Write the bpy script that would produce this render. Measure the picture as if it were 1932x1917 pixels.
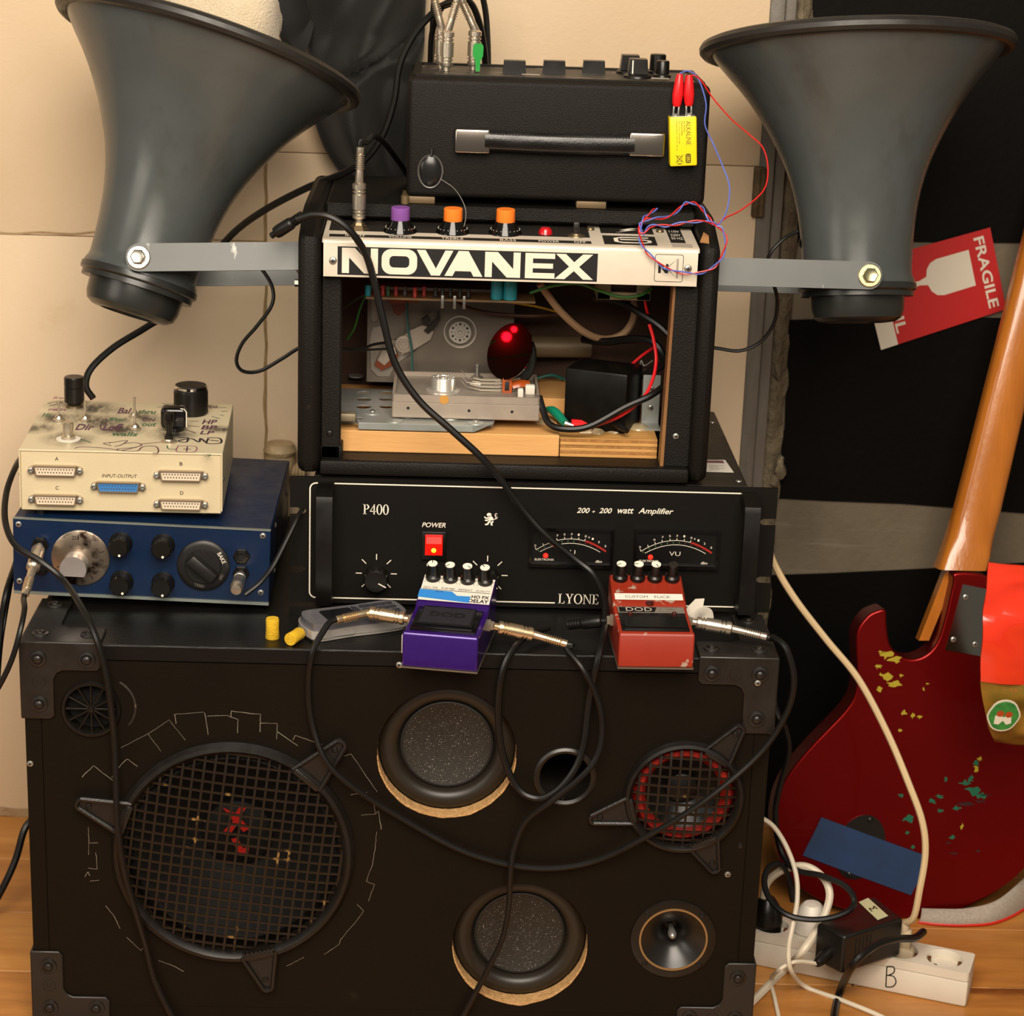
import bpy, bmesh, math, random
from mathutils import Vector as V, Matrix as M, noise as NZ
random.seed(11)
for o in list(bpy.data.objects): bpy.data.objects.remove(o)
sc = bpy.context.scene
COL = sc.collection
K = 0.001                                   # everything below is written in millimetres

# ------------------------------------------------------------------ camera
F = 4044.0
PITCH, YAW, ROLL = map(math.radians, (17.3, 2.0, 2.0))
FW = V((math.sin(YAW)*math.cos(PITCH), math.cos(YAW)*math.cos(PITCH), -math.sin(PITCH)))
R0 = V((math.cos(YAW), -math.sin(YAW), 0)); U0 = R0.cross(FW)
RI = math.cos(ROLL)*R0 + math.sin(ROLL)*U0
UP = -math.sin(ROLL)*R0 + math.cos(ROLL)*U0
def ray(x, y): return FW + (x-966)/F*RI + (958.5-y)/F*UP
CAM = -ray(1005, 1030)*2135.0               # the middle of the rack panel is the origin
def PY(x, y, Y): d = ray(x, y); return CAM + d*((Y-CAM.y)/d.y)
def PZ(x, y, Z): d = ray(x, y); return CAM + d*((Z-CAM.z)/d.z)
def FX(x, y, Y=0): p = PY(x, y, Y); return (p.x, p.z)
cd = bpy.data.cameras.new('camera'); co = bpy.data.objects.new('camera', cd); COL.objects.link(co)
cd.sensor_fit = 'HORIZONTAL'; cd.sensor_width = 36; cd.lens = F/1932*36
cd.clip_start = .05; cd.clip_end = 50
mw = M((RI, UP, -FW)).transposed().to_4x4(); mw.translation = CAM*K
co.matrix_world = mw
cd.dof.use_dof = True; cd.dof.focus_distance = 2.07; cd.dof.aperture_fstop = 9
sc.camera = co

# ------------------------------------------------------------------ light
w = bpy.data.worlds.new('room'); sc.world = w; w.use_nodes = True
bg = w.node_tree.nodes['Background']; bg.inputs[0].default_value = (1.0, .88, .75, 1); bg.inputs[1].default_value = .16
def area(name, loc, target, size, power, col, sy=None):
    l = bpy.data.lights.new(name, 'AREA'); l.shape = 'RECTANGLE'; l.size = size; l.size_y = sy or size
    l.energy = power; l.color = col
    o = bpy.data.objects.new(name, l); COL.objects.link(o); o.location = V(loc)*K
    o.rotation_euler = (V(target)-V(loc)).to_track_quat('-Z', 'Y').to_euler()
    return o
area('ceiling_light', (-100, -1800, 1500), (-30, 0, 60), 1.5, 100, (1, .885, .75))
area('side_light', (-1900, -1500, 700), (0, 100, 100), 0.9, 9, (1, .90, .78))  # weak warm area light from the front left
sc.view_settings.view_transform = 'Standard'; sc.view_settings.look = 'None'
sc.view_settings.gamma = 1; sc.view_settings.use_curve_mapping = False
sc.view_settings.exposure = 0.0

# ------------------------------------------------------------------ materials
def c(h):
    h = h.lstrip('#'); r = [int(h[i:i+2], 16)/255 for i in (0, 2, 4)]
    return tuple((x/12.92 if x <= .04045 else ((x+.055)/1.055)**2.4) for x in r)
MATS = {}
def nd(nt, t, **k):
    n = nt.nodes.new(t)
    for a, b in k.items(): setattr(n, a, b)
    return n
def noise_fac(nt, scale, detail=4, lo=.35, hi=.65, stretch=None, rough=.6):
    tc = nd(nt, 'ShaderNodeTexCoord'); src = tc.outputs['Object']
    if stretch:
        mp = nd(nt, 'ShaderNodeMapping'); mp.inputs['Scale'].default_value = stretch
        nt.links.new(src, mp.inputs[0]); src = mp.outputs[0]
    n = nd(nt, 'ShaderNodeTexNoise'); n.inputs['Scale'].default_value = scale; n.inputs['Detail'].default_value = detail
    n.inputs['Roughness'].default_value = rough
    nt.links.new(src, n.inputs['Vector'])
    r = nd(nt, 'ShaderNodeMapRange'); r.inputs['From Min'].default_value = lo; r.inputs['From Max'].default_value = hi
    nt.links.new(n.outputs['Fac'], r.inputs['Value'])
    return r.outputs[0]
def mix(nt, fac, a, b):
    m = nd(nt, 'ShaderNodeMix', data_type='RGBA')
    if hasattr(fac, 'node'): nt.links.new(fac, m.inputs[0])
    else: m.inputs[0].default_value = fac
    for s, v in ((m.inputs[6], a), (m.inputs[7], b)):
        if hasattr(v, 'node'): nt.links.new(v, s)
        else: s.default_value = (*v, 1)
    return m.outputs[2]
def mat(name, col, rough=.5, metal=0, var=None, vscale=12, vstretch=None, wear=None, bump=0, bscale=300, bstretch=None,
        spec=.5, coat=0, emit=None, trans=0, alpha=1, sheen=0, rvar=0):
    """plain procedural material: base colour, a second tone (var), chips or stains (wear: list of (colour, scale, lo, hi, stretch)), fine relief"""
    if name in MATS: return MATS[name]
    m = bpy.data.materials.new(name); m.use_nodes = True; nt = m.node_tree; b = nt.nodes['Principled BSDF']
    if isinstance(col, str): col = c(col)
    s = None
    b.inputs['Base Color'].default_value = (*col, 1)
    if var:
        v = c(var) if isinstance(var, str) else var
        s = mix(nt, noise_fac(nt, vscale, 5, .3, .7, vstretch), col, v)
    for wr in (wear or []):
        wc, ws, lo, hi = wr[:4]; st = wr[4] if len(wr) > 4 else None
        s = mix(nt, noise_fac(nt, ws, 6, lo, hi, st), s if s is not None else col, c(wc) if isinstance(wc, str) else wc)
    if s is not None: nt.links.new(s, b.inputs['Base Color'])
    b.inputs['Roughness'].default_value = rough
    if rvar:
        r = nd(nt, 'ShaderNodeMapRange'); nt.links.new(noise_fac(nt, 30, 5, .3, .7), r.inputs[0])
        r.inputs[3].default_value = max(0, rough-rvar); r.inputs[4].default_value = min(1, rough+rvar)
        nt.links.new(r.outputs[0], b.inputs['Roughness'])
    b.inputs['Metallic'].default_value = metal
    b.inputs['Specular IOR Level'].default_value = spec
    b.inputs['Coat Weight'].default_value = coat; b.inputs['Coat Roughness'].default_value = .06
    b.inputs['Transmission Weight'].default_value = trans
    b.inputs['Alpha'].default_value = alpha
    if sheen: b.inputs['Sheen Weight'].default_value = sheen
    if emit:
        b.inputs['Emission Color'].default_value = (*(c(emit[0]) if isinstance(emit[0], str) else emit[0]), 1); b.inputs['Emission Strength'].default_value = emit[1]
    if bump:
        bp = nd(nt, 'ShaderNodeBump'); bp.inputs['Strength'].default_value = 1; bp.inputs['Distance'].default_value = bump*K
        nt.links.new(noise_fac(nt, bscale, 3, .2, .8, bstretch), bp.inputs['Height']); nt.links.new(bp.outputs[0], b.inputs['Normal'])
    MATS[name] = m
    return m
def wood(name, a, b, stretch=(3, 3, 30), scale=6, rough=.45, knot=None, coat=0):
    if name in MATS: return MATS[name]
    m = mat(name, a, rough, var=b, vscale=scale, vstretch=stretch, bump=.15, bscale=scale*8, bstretch=stretch, coat=coat,
            wear=[(knot, scale*.8, .64, .74, tuple(x*.5 for x in stretch))] if knot else None)
    return m

MATS_READY = True
# ------------------------------------------------------------------ mesh helpers (mm)
FRONT = M(((1, 0, 0, 0), (0, 0, -1, 0), (0, 1, 0, 0), (0, 0, 0, 1)))      # local x,y,z -> X, Z, towards the viewer
def FR(Y, x=0, z=0): return M.Translation((x, Y, z)) @ FRONT
def TR(x, y, z): return M.Translation((x, y, z))
def RX(a): return M.Rotation(math.radians(a), 4, 'X')
def RY(a): return M.Rotation(math.radians(a), 4, 'Y')
def RZ(a): return M.Rotation(math.radians(a), 4, 'Z')
def along(p, d):
    d = V(d).normalized(); q = V((0, 0, 1)).rotation_difference(d)
    return M.Translation(p) @ q.to_matrix().to_4x4()
def circ(r, n=32, cx=0, cy=0, jit=0, ry=None, ph=0):
    out = []
    for i in range(n):
        a = 2*math.pi*i/n+ph; k = 1+random.uniform(-jit, jit)
        out.append((cx+r*k*math.cos(a), cy+(ry or r)*k*math.sin(a)))
    return out
def rrect(x0, x1, y0, y1, r, n=5):
    out = []
    for cx, cy, a0 in ((x1-r, y0+r, -90), (x1-r, y1-r, 0), (x0+r, y1-r, 90), (x0+r, y0+r, 180)):
        for i in range(n+1):
            a = math.radians(a0+90*i/n); out.append((cx+r*math.cos(a), cy+r*math.sin(a)))
    return out
def smooth(pts, k=6, closed=False):
    P = [V(p) for p in pts]; out = []; n = len(P)
    for i in range(n if closed else n-1):
        p1, p2 = P[i], P[(i+1) % n]
        p0 = P[i-1] if (i > 0 or closed) else p1*2-p2
        p3 = P[(i+2) % n] if (i+2 < n or closed) else p2*2-p1
        for j in range(k):
            t = j/k
            out.append(.5*((2*p1)+(p2-p0)*t+(2*p0-5*p1+4*p2-p3)*t*t+(3*p1-p0-3*p2+p3)*t**3))
    if not closed: out.append(P[-1])
    return out
_BOX = {}; _TXT = {}
class MB:
    def __init__(s, T=None): s.v = []; s.f = []; s.mi = []; s.m = 0; s.T = T or M.Identity(4)
    def add(s, vs, fs, T=None):
        o = len(s.v); X = s.T @ T if T is not None else s.T
        s.v += [X @ V((*p, 0)) if len(p) == 2 else X @ V(p) for p in vs]
        s.f += [[i+o for i in f] for f in fs]; s.mi += [s.m]*len(fs); return s
    def box(s, x0, x1, y0, y1, z0, z1, b=0, seg=2, T=None):
        sx, sy, sz = x1-x0, y1-y0, z1-z0
        b = min(b, .49*min(sx, sy, sz)); key = (round(sx, 3), round(sy, 3), round(sz, 3), round(b, 3), seg)
        if key not in _BOX:
            bm = bmesh.new(); bmesh.ops.create_cube(bm, size=1)
            for v in bm.verts: v.co = V((v.co.x*sx, v.co.y*sy, v.co.z*sz))
            if b > 0: bmesh.ops.bevel(bm, geom=list(bm.edges), offset=b, segments=seg, affect='EDGES', profile=.5)
            bm.verts.index_update()
            _BOX[key] = ([tuple(v.co) for v in bm.verts], [[v.index for v in f.verts] for f in bm.faces]); bm.free()
        vs, fs = _BOX[key]; cx, cy, cz = (x0+x1)/2, (y0+y1)/2, (z0+z1)/2
        return s.add([(a+cx, bb+cy, cc+cz) for a, bb, cc in vs], fs, T)
    def cbox(s, cx, cy, cz, sx, sy, sz, b=0, seg=2, T=None):
        return s.box(cx-sx/2, cx+sx/2, cy-sy/2, cy+sy/2, cz-sz/2, cz+sz/2, b, seg, T)
    def prism(s, poly, h0, h1, T=None):
        n = len(poly); vs = [(x, y, h0) for x, y in poly]+[(x, y, h1) for x, y in poly]
        fs = [list(range(n))[::-1], list(range(n, 2*n))]+[[i, (i+1) % n, n+(i+1) % n, n+i] for i in range(n)]
        return s.add(vs, fs, T)
    def flat(s, poly, h=0, T=None): return s.add([(x, y, h) for x, y in poly], [list(range(len(poly)))], T)
    def plate(s, outer, holes, h0, h1, T=None, side_m=None):
        bm = bmesh.new(); loops = []
        for lp in [outer]+holes:
            vs = [bm.verts.new((x, y, 0)) for x, y in lp]; loops.append(vs)
            for i in range(len(vs)): bm.edges.new((vs[i], vs[(i+1) % len(vs)]))
        bmesh.ops.triangle_fill(bm, use_beauty=True, use_dissolve=False, edges=list(bm.edges), normal=(0, 0, 1))
        bm.verts.index_update(); N = len(bm.verts)
        pts = [(v.co.x, v.co.y) for v in bm.verts]; tr = [[v.index for v in f.verts] for f in bm.faces]
        vv = [(x, y, h0) for x, y in pts]+[(x, y, h1) for x, y in pts]
        side = [[[vs[i].index, vs[(i+1) % len(vs)].index, N+vs[(i+1) % len(vs)].index, N+vs[i].index] for i in range(len(vs))] for vs in loops]
        bm.free(); s.add(vv, [f[::-1] for f in tr]+[[i+N for i in f] for f in tr], T); o = len(s.v)-2*N
        for k, fl in enumerate(side):
            s.f += [[i+o for i in f] for f in fl]; s.mi += [s.m if side_m is None else side_m[k]]*len(fl)
        return s
    def lathe(s, prof, n=24, T=None, a0=0, a1=360):
        full = abs(a1-a0) >= 359.9; m = n if full else n+1; vs = []; fs = []; idx = []
        for r, z in prof:
            if r < 1e-6: idx.append([len(vs)]); vs.append((0, 0, z))
            else:
                idx.append(list(range(len(vs), len(vs)+m)))
                for i in range(m):
                    a = math.radians(a0+(a1-a0)*i/n); vs.append((r*math.cos(a), r*math.sin(a), z))
        for A, B in zip(idx, idx[1:]):
            for i in range(n):
                j = (i+1) % m
                if len(A) == 1 and len(B) == 1: continue
                if len(A) == 1: fs.append([A[0], B[i], B[j]])
                elif len(B) == 1: fs.append([A[i], A[j], B[0]])
                else: fs.append([A[i], A[j], B[j], B[i]])
        return s.add(vs, fs, T)
    def cyl(s, p0, p1, r0, r1=None, n=20, T=None):
        p0, p1 = V(p0), V(p1); L = (p1-p0).length; r1 = r0 if r1 is None else r1
        X = along(p0, p1-p0)
        return s.lathe([(0, 0), (r0, 0), (r1, L), (0, L)], n, (T @ X) if T is not None else X)
    def tube(s, pts, r, n=8, closed=False, T=None, flat=None):
        P = [V(p) for p in pts]; m = len(P); rs = r if isinstance(r, (list, tuple)) else [r]*m
        t0 = (P[1]-P[0]).normalized(); u = t0.orthogonal().normalized(); vs = []; fs = []
        for i in range(m):
            a = P[(i-1) % m] if (closed or i > 0) else P[0]; b = P[(i+1) % m] if (closed or i < m-1) else P[-1]
            t = (b-a).normalized(); u = (u-t*u.dot(t))
            u = u.normalized() if u.length > 1e-6 else t.orthogonal().normalized(); w_ = t.cross(u)
            for j in range(n):
                an = 2*math.pi*j/n; vs.append(tuple(P[i]+(u*math.cos(an)+w_*math.sin(an)*(flat or 1))*rs[i]))
        for i in range(m if closed else m-1):
            for j in range(n):
                a, b = i*n+j, i*n+(j+1) % n; i2 = ((i+1) % m)*n
                fs.append([a, b, i2+(j+1) % n, i2+j])
        if not closed: fs += [list(range(n))[::-1], [(m-1)*n+j for j in range(n)]]
        return s.add(vs, fs, T)
    def ribbon(s, pts, w_, h=0, T=None, closed=False):
        P = [V((p[0], p[1])) for p in pts]; m = len(P); vs = []; fs = []
        for i in range(m):
            a = P[(i-1) % m] if (closed or i > 0) else P[0]; b = P[(i+1) % m] if (closed or i < m-1) else P[-1]
            t = (b-a); t = t.normalized() if t.length > 1e-9 else V((1, 0)); nn = V((-t.y, t.x))*w_/2
            vs += [(P[i].x+nn.x, P[i].y+nn.y, h), (P[i].x-nn.x, P[i].y-nn.y, h)]
        for i in range(m if closed else m-1):
            j = (i+1) % m; fs.append([2*i, 2*i+1, 2*j+1, 2*j])
        return s.add(vs, fs, T)
    def text(s, txt, x0, x1, y0, y1, h=0, T=None, shear=0, bold=0):
        key = (txt, shear, bold)
        if key not in _TXT:
            cu = bpy.data.curves.new('t', 'FONT'); cu.body = txt; cu.shear = shear; cu.offset = bold; cu.resolution_u = 3
            ob = bpy.data.objects.new('t', cu); COL.objects.link(ob)
            bpy.context.view_layer.update()
            me = ob.to_mesh(); vs = [tuple(v.co) for v in me.vertices]; fs = [list(p.vertices) for p in me.polygons]
            ob.to_mesh_clear(); bpy.data.objects.remove(ob); bpy.data.curves.remove(cu)
            _TXT[key] = (vs, fs)
        vs, fs = _TXT[key]; ax = [p[0] for p in vs]; ay = [p[1] for p in vs]
        a, b, d, e = min(ax), max(ax), min(ay), max(ay)
        return s.add([(x0+(p[0]-a)/(b-a)*(x1-x0), y0+(p[1]-d)/(e-d)*(y1-y0), h) for p in vs], fs, T)

ORG = {}
def mesh_of(mb, mats, name, org=V((0, 0, 0)), ang=35, flatn=False):
    me = bpy.data.meshes.new(name)
    me.from_pydata([tuple((p-org)*K) for p in mb.v], [], mb.f)
    for m in (mats if isinstance(mats, (list, tuple)) else [mats]): me.materials.append(m)
    me.polygons.foreach_set('material_index', mb.mi)
    bm = bmesh.new(); bm.from_mesh(me)
    if not flatn: bmesh.ops.recalc_face_normals(bm, faces=list(bm.faces))
    bm.to_mesh(me); bm.free()
    me.polygons.foreach_set('use_smooth', [True]*len(me.polygons))
    me.set_sharp_from_angle(angle=math.radians(ang))
    me.update(); return me
def thing(name, label, cat, loc=(0, 0, 0), rot=(0, 0, 0), group=None, local=False, R=None):
    o = bpy.data.objects.new(name, None); COL.objects.link(o); o.empty_display_size = .02
    if R is not None: o.matrix_world = M.Translation(V(loc)*K) @ R
    else: o.location = V(loc)*K; o.rotation_euler = tuple(math.radians(a) for a in rot)
    o['label'] = label; o['category'] = cat
    if group: o['group'] = group
    ORG[o.name] = V((0, 0, 0)) if local else V(loc)
    return o
def part(name, mb, mats, parent, label=None, ang=35):
    org = ORG[parent.name]
    me = mesh_of(mb, mats, name, org, ang); o = bpy.data.objects.new(name, me); COL.objects.link(o)
    o.parent = parent; ORG[o.name] = org
    if label: o['label'] = label
    return o
def solo(name, mb, mats, label, cat, group=None, kind=None, ang=35):
    xs = [p.x for p in mb.v]; ys = [p.y for p in mb.v]; zs = [p.z for p in mb.v]
    org = V(((min(xs)+max(xs))/2, (min(ys)+max(ys))/2, min(zs)))
    me = mesh_of(mb, mats, name, org, ang); o = bpy.data.objects.new(name, me); COL.objects.link(o)
    o.location = org*K; ORG[o.name] = org
    if label: o['label'] = label
    if cat: o['category'] = cat
    if group: o['group'] = group
    if kind: o['kind'] = kind
    return o
def inst(name, me, parent, T, label=None):
    """another piece that shares mesh data; T places it in the thing's own millimetre frame"""
    o = bpy.data.objects.new(name, me); COL.objects.link(o); o.parent = parent; ORG[o.name] = ORG[parent.name]
    org = ORG[parent.name]; X = M.Translation(-org) @ T; X = X.copy(); X.translation = X.translation*K
    o.matrix_local = X
    if label: o['label'] = label
    return o

# ------------------------------------------------------------------ common materials
black_pl = mat('black_plastic', '#0f0d0a', .32, var='#14110d', rvar=.1, spec=.4)
matt_black = mat('matt_black', '#13110d', .6)
rubber = mat('rubber', '#0c0b0a', .40, var='#11100e', vscale=30, spec=.35)
tolex = mat('tolex', '#14110d', .48, var='#100d0a', bump=.35, bscale=900, spec=.17, wear=[('#2e2a21', 60, .70, .80)])
novt = mat('worn_tolex', '#120f0b', .5, var='#0d0b08', bump=.3, bscale=700, spec=.22, wear=[('#3a3329', 90, .70, .82)])
steel = mat('steel', '#b5b2aa', .32, .8, var='#9d9a92', vscale=40)
dull_steel = mat('dull_steel', '#8e8d86', .42, .9, var='#76756f', vscale=30)
nickel = mat('nickel', '#cfc3b0', .25, .9, bump=.05, bscale=2500)
gold_n = mat('warm_nickel', '#dcc5a0', .25, .9, bump=.05, bscale=2500)
chrome = mat('chrome', '#d8d2c8', .10, 1)
white_ink = mat('white_ink', '#e6ddcb', .6)
black_ink = mat('black_ink', '#0d0b0a', .45)
dark_hole = mat('dark_hole', '#030302', .8)
red_glow = mat('lit_red', '#ff1a14', .4, emit=('#ff1408', 6))

# shared little pieces
def screw_mesh(name, r, m, h=None, slot=True):
    b = MB(); h = h or r*.45
    b.lathe([(0, h), (r*.5, h*.95), (r*.85, h*.6), (r, 0)], 14)
    if slot:
        b.m = 1
        b.cbox(0, 0, h, r*1.05, r*.24, h*.3).cbox(0, 0, h, r*.24, r*1.05, h*.3)
    return mesh_of(b, [m, dark_hole], name)
SCREW = screw_mesh('screw', 3.2, steel)
BSCREW = screw_mesh('black_screw', 3.2, black_pl)
RIVET = (lambda b: mesh_of(b.lathe([(8.2, 0), (7.8, 1.6), (5.6, 2.2), (5, 1.2), (4.2, 1.2), (3.6, 3.4), (2, 4.4), (0, 4.6)], 18), mat('protector', '#1b1815', .38, rvar=.12), 'rivet'))(MB())

def knob_mesh(name, prof, m, n=24, extra=None):
    b = MB(); b.lathe(prof, n)
    if extra: extra(b)
    return mesh_of(b, m, name)
def cable_path(pts, k=7):
    return smooth([tuple(PY(*p)) if len(p) == 3 and not isinstance(p, V) else p for p in pts], k)
def cord(name, label, pts, r, m, cat='cable', group=None, n=8, k=7, flat=None):
    b = MB(); b.tube(cable_path(pts, k), r, n, flat=flat); return solo(name, b, m, label, cat, group)
def plug_parts(root, p, d, d2=None, m=nickel, s=1.0, group=None):
    """quarter inch plug: knurled barrel from p along d, then neck and spring along d2; returns where the cord leaves"""
    p, d = V(p), V(d).normalized(); d2 = V(d2).normalized() if d2 is not None else d
    b = MB(); pr = [(0, 0), (3.4, 0), (3.4, 4), (5.2, 4), (5.9, 5), (5.9, 8), (4.7, 8.3), (4.7, 9.5), (5.9, 9.8), (5.9, 11), (4.7, 11.3), (4.7, 12.5), (6.1, 12.7), (6.1, 26), (4.8, 26.3), (4.8, 27.5), (6, 27.8), (6, 29.2), (4.8, 29.5), (4.8, 30.7), (6.1, 31), (6.1, 35), (4, 36.5), (0, 36.5)]
    b.lathe([(a*s, z*s) for a, z in pr], 20, along(p, d)); q = p+d*36*s
    o = part('plug', b, m, root)
    b = MB(); b.lathe([(a*s, z*s) for a, z in [(0, -1.5), (3.6, -1.5), (3.9, 0), (3.4, 12), (0, 12)]], 16, along(q, d2)); q2 = q+d2*12*s
    part('neck', b, m, o)
    b = MB(); pr = [(0, 0)]
    for i in range(7): pr += [(2.9, i*2), (4.2, i*2+.4), (4.2, i*2+1.0), (2.9, i*2+1.5)]
    pr += [(3.4, 14), (3.6, 15), (3.6, 19.5), (3, 20), (0, 20)]
    b.lathe([(a*s, z*s) for a, z in pr], 14, along(q2, d2)); part('spring', b, m, o)
    return q2+d2*19*s
# ------------------------------------------------------------------ the setting
FLOOR = -475.0; WALL = 352.0
plaster = mat('painted_plaster', '#cfb99c', .62, var='#c8b08e', vscale=3, bump=.22, bscale=170, wear=[('#b69b77', 9, .66, .90)])
grimy = mat('grimy_plaster', '#b79c76', .7, var='#8d7350', vscale=8, bump=1.2, bscale=120)
bare = mat('bare_board', '#6c6250', .6, var='#564c3c', vscale=6, bump=.4, bscale=120, wear=[('#6d6656', 5, .60, .72, (1, 1, 14))])
frame_grey = mat('frame_paint', '#6e695f', .55, var='#565048', vscale=14, vstretch=(3, 3, .6), bump=.5, bscale=90, wear=[('#8b857a', 40, .68, .76, (1, 1, .3))])
mortar = mat('mortar', '#70654f', .85, var='#4c4333', vscale=30, bump=3, bscale=90, wear=[('#a89876', 45, .62, .72)])
sheet = mat('black_sheet', '#060504', .55, var='#090806', vscale=4, bump=.3, bscale=60, spec=.08, wear=[('#54493a', 55, .76, .81)])
xe = PY(1427, 400, WALL).x; xc = PY(503, 600, WALL).x
b = MB(); b.box(-1500, xe-4, WALL, WALL+120, FLOOR-20, 1300)
wall = solo('wall_back', b, plaster, 'cream painted block wall behind the stack of amplifiers', None, kind='structure')
zl = PY(100, 443, WALL).z; zr = PY(1395, 312, WALL).z
for x0, x1, z0, z1 in ((-1500, xc-.5, FLOOR+1, zl-.4), (-1500, xc-.5, zl+.4, 1300), (xc+.5, xe, FLOOR+1, zr-.4), (xc+.5, xe, zr+.4, 1300)):
    bb = MB(); bb.box(x0, x1, WALL-5, WALL+2, z0, z1, 1.0, 2); part('block', bb, plaster, wall)
bb = MB(); bb.ribbon([(x, zl+NZ.noise((x*.02, 3, 0))*5+3) for x in range(-760, int(xc)-60, 9)], 2.4, 0, FR(WALL-5.3)); part('crack', bb, grimy, wall)
bb = MB(); zz = [PY(503, y, WALL).z for y in range(290, 900, 20)]
bb.ribbon([(xc+NZ.noise((z*.03, 7, 1))*2.5-1, z) for z in zz], 3.2, 0, FR(WALL-5.4)); part('crack', bb, mat('rusty_crack', '#7a5f35', .8, var='#9c8258', vscale=60), wall)
# dark boards on the right
b = MB(); b.box(xe, 1500, WALL+34, WALL+150, FLOOR-20, 1300)
wr = solo('wall_right', b, bare, 'grey brown boarded wall carrying black sheets', None, kind='structure')
ys = WALL+32
def sheet_poly(px): return [FX(x, y, ys) for x, y in px]
for pl in ([(1508, -80), (1507, 60), (1500, 250), (1497, 330), (1493, 430), (1492, 458), (1700, 456), (2300, 462), (2300, -80)],
           [(1487, 604), (1600, 601), (1800, 599), (2300, 604), (2300, 1004), (1932, 968), (1700, 950), (1560, 945), (1466, 940), (1478, 870), (1463, 808), (1480, 812)],
           [(1440, 1086), (1560, 1082), (1750, 1073), (1932, 1062), (2300, 1040), (2300, 2000), (1440, 2000)]):
    bb = MB(); bb.prism(sheet_poly(pl), 0, 2.2, FR(ys+1.5)); part('sheet', bb, sheet, wr)
# grey metal frame with lumpy mortar between plaster and boards
b = MB(); X = lambda px, y=500: PY(px, y, WALL).x
b.box(xe-1, X(1447), WALL-8, WALL+60, FLOOR, 1300, 3); b.box(X(1449), X(1470), WALL+4, WALL+60, FLOOR, 1300, 2)
tr = solo('trim_1', b, frame_grey, 'grey painted metal frame strip at the end of the plaster wall', None, kind='structure')
bb = MB(); n = 90; vs = []; fs = []
for i in range(n+1):
    z = -300+i*(1100/n)
    for j in range(7):
        x = X(1462)+(X(1506)-X(1462))*j/6+(NZ.noise((z*.03, j, 2))*5 if j in (5, 6) else 0)
        vs.append((x, WALL+26-10*math.sin(math.pi*j/6)-9*abs(NZ.noise((x*.05, z*.025, 5)))-4*NZ.noise((x*.15, z*.09, 9)), z))
for i in range(n):
    for j in range(6): a = i*7+j; fs.append([a, a+1, a+8, a+7])
bb.add(vs, fs); part('mortar_strip', bb, mortar, tr)
bb = MB(); h = PY(1428, 356, WALL); bb.box(h.x-6, h.x+7, WALL-14, WALL-6, h.z-30, h.z+26, 2); bb.cyl((h.x+4, WALL-15, h.z-28), (h.x+4, WALL-15, h.z+24), 3.4, n=12)
part('hinge', bb, mat('rust', '#6e5a3c', .7, .5, var='#3f3120', vscale=80), tr)
for px, py, r in ((1440, 480, 11), (1452, 505, 8), (1468, 700, 7), (1472, 885, 9), (1462, 905, 7)):
    bb = MB(); q = PY(px, py, WALL+10); pr = [(0, -r)]+[(r*math.cos(t)*.8, r*1.5*math.sin(t)) for t in (-1, -.5, 0, .5, 1)]+[(0, r*1.5)]
    bb.lathe(pr, 10, TR(q.x, WALL+14, q.z)); bb.v = [p+V((NZ.noise(p*.12), 0, NZ.noise(p*.1+V((9, 0, 0)))))*6 for p in bb.v]; part('mortar_lump', bb, mortar, tr)
# floor planks
pine = wood('pine_floor', '#b57a38', '#96602a', (1.2, 9, 9), 5, .38, knot='#6d3d17', coat=.15)
pine2 = wood('pine_floor_pale', '#c08743', '#a46b2e', (1.2, 9, 9), 4, .38, knot='#74431b', coat=.15)
b = MB(); b.box(-1500, 1500, -1500, WALL+140, FLOOR-60, FLOOR-20)
fl = solo('floor', b, mat('subfloor', '#2a1a0c', .8), 'bare varnished pine plank floor', None, kind='structure')
yy = WALL+140; i = 0
while yy > -900:
    wd = 128; cuts = [-1500, random.uniform(-700, -560) if i % 2 else -250, random.uniform(300, 420) if i % 2 else 900, 1500]
    for x0, x1 in zip(cuts, cuts[1:]):
        bb = MB(); bb.box(x0+.6, x1-.6, yy-wd+.7, yy-.7, FLOOR-20, FLOOR, .7, 1); part('plank', bb, (pine, pine2)[(i+int(x0 > 0)) % 2], fl)
    yy -= wd; i += 1
# grubby plaster foot of the wall and the fitting beside the pipe line
bb = MB(); bb.ribbon([(x, FLOOR+6+4*NZ.noise((x*.03, 0, 4))) for x in range(-900, 300, 12)], 11, 0, FR(WALL-5.5)); part('grime_line', bb, grimy, wall)
t = thing('pipe_fitting', 'cream painted pipe fitting on the wall beside the open amplifier', 'pipe fitting', PY(530, 900, 325))
q = PY(528, 862, 325); b = MB(); pl = mat('fitting_paint', '#b8a27e', .6, var='#8a744f', vscale=40, bump=1, bscale=150)
b.lathe([(0, -20), (17, -20), (19, -12), (16, 2), (19, 8), (16, 16), (0, 18)], 18, TR(q.x, 325, q.z)); part('collar', b, pl, t)
b = MB(); b.lathe([(0, 0), (9, 0), (9, 3), (11, 4), (11, 7), (9, 8), (9, 11), (11, 12), (11, 15), (8, 16), (0, 16)], 14, along((q.x+14, 322, q.z-16), (1, 0, -.1))); part('union_nut', b, pl, t)
b = MB(); b.cyl((q.x, 325, q.z-90), (q.x, 325, q.z-18), 9, n=14); part('pipe', b, pl, t)

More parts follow.
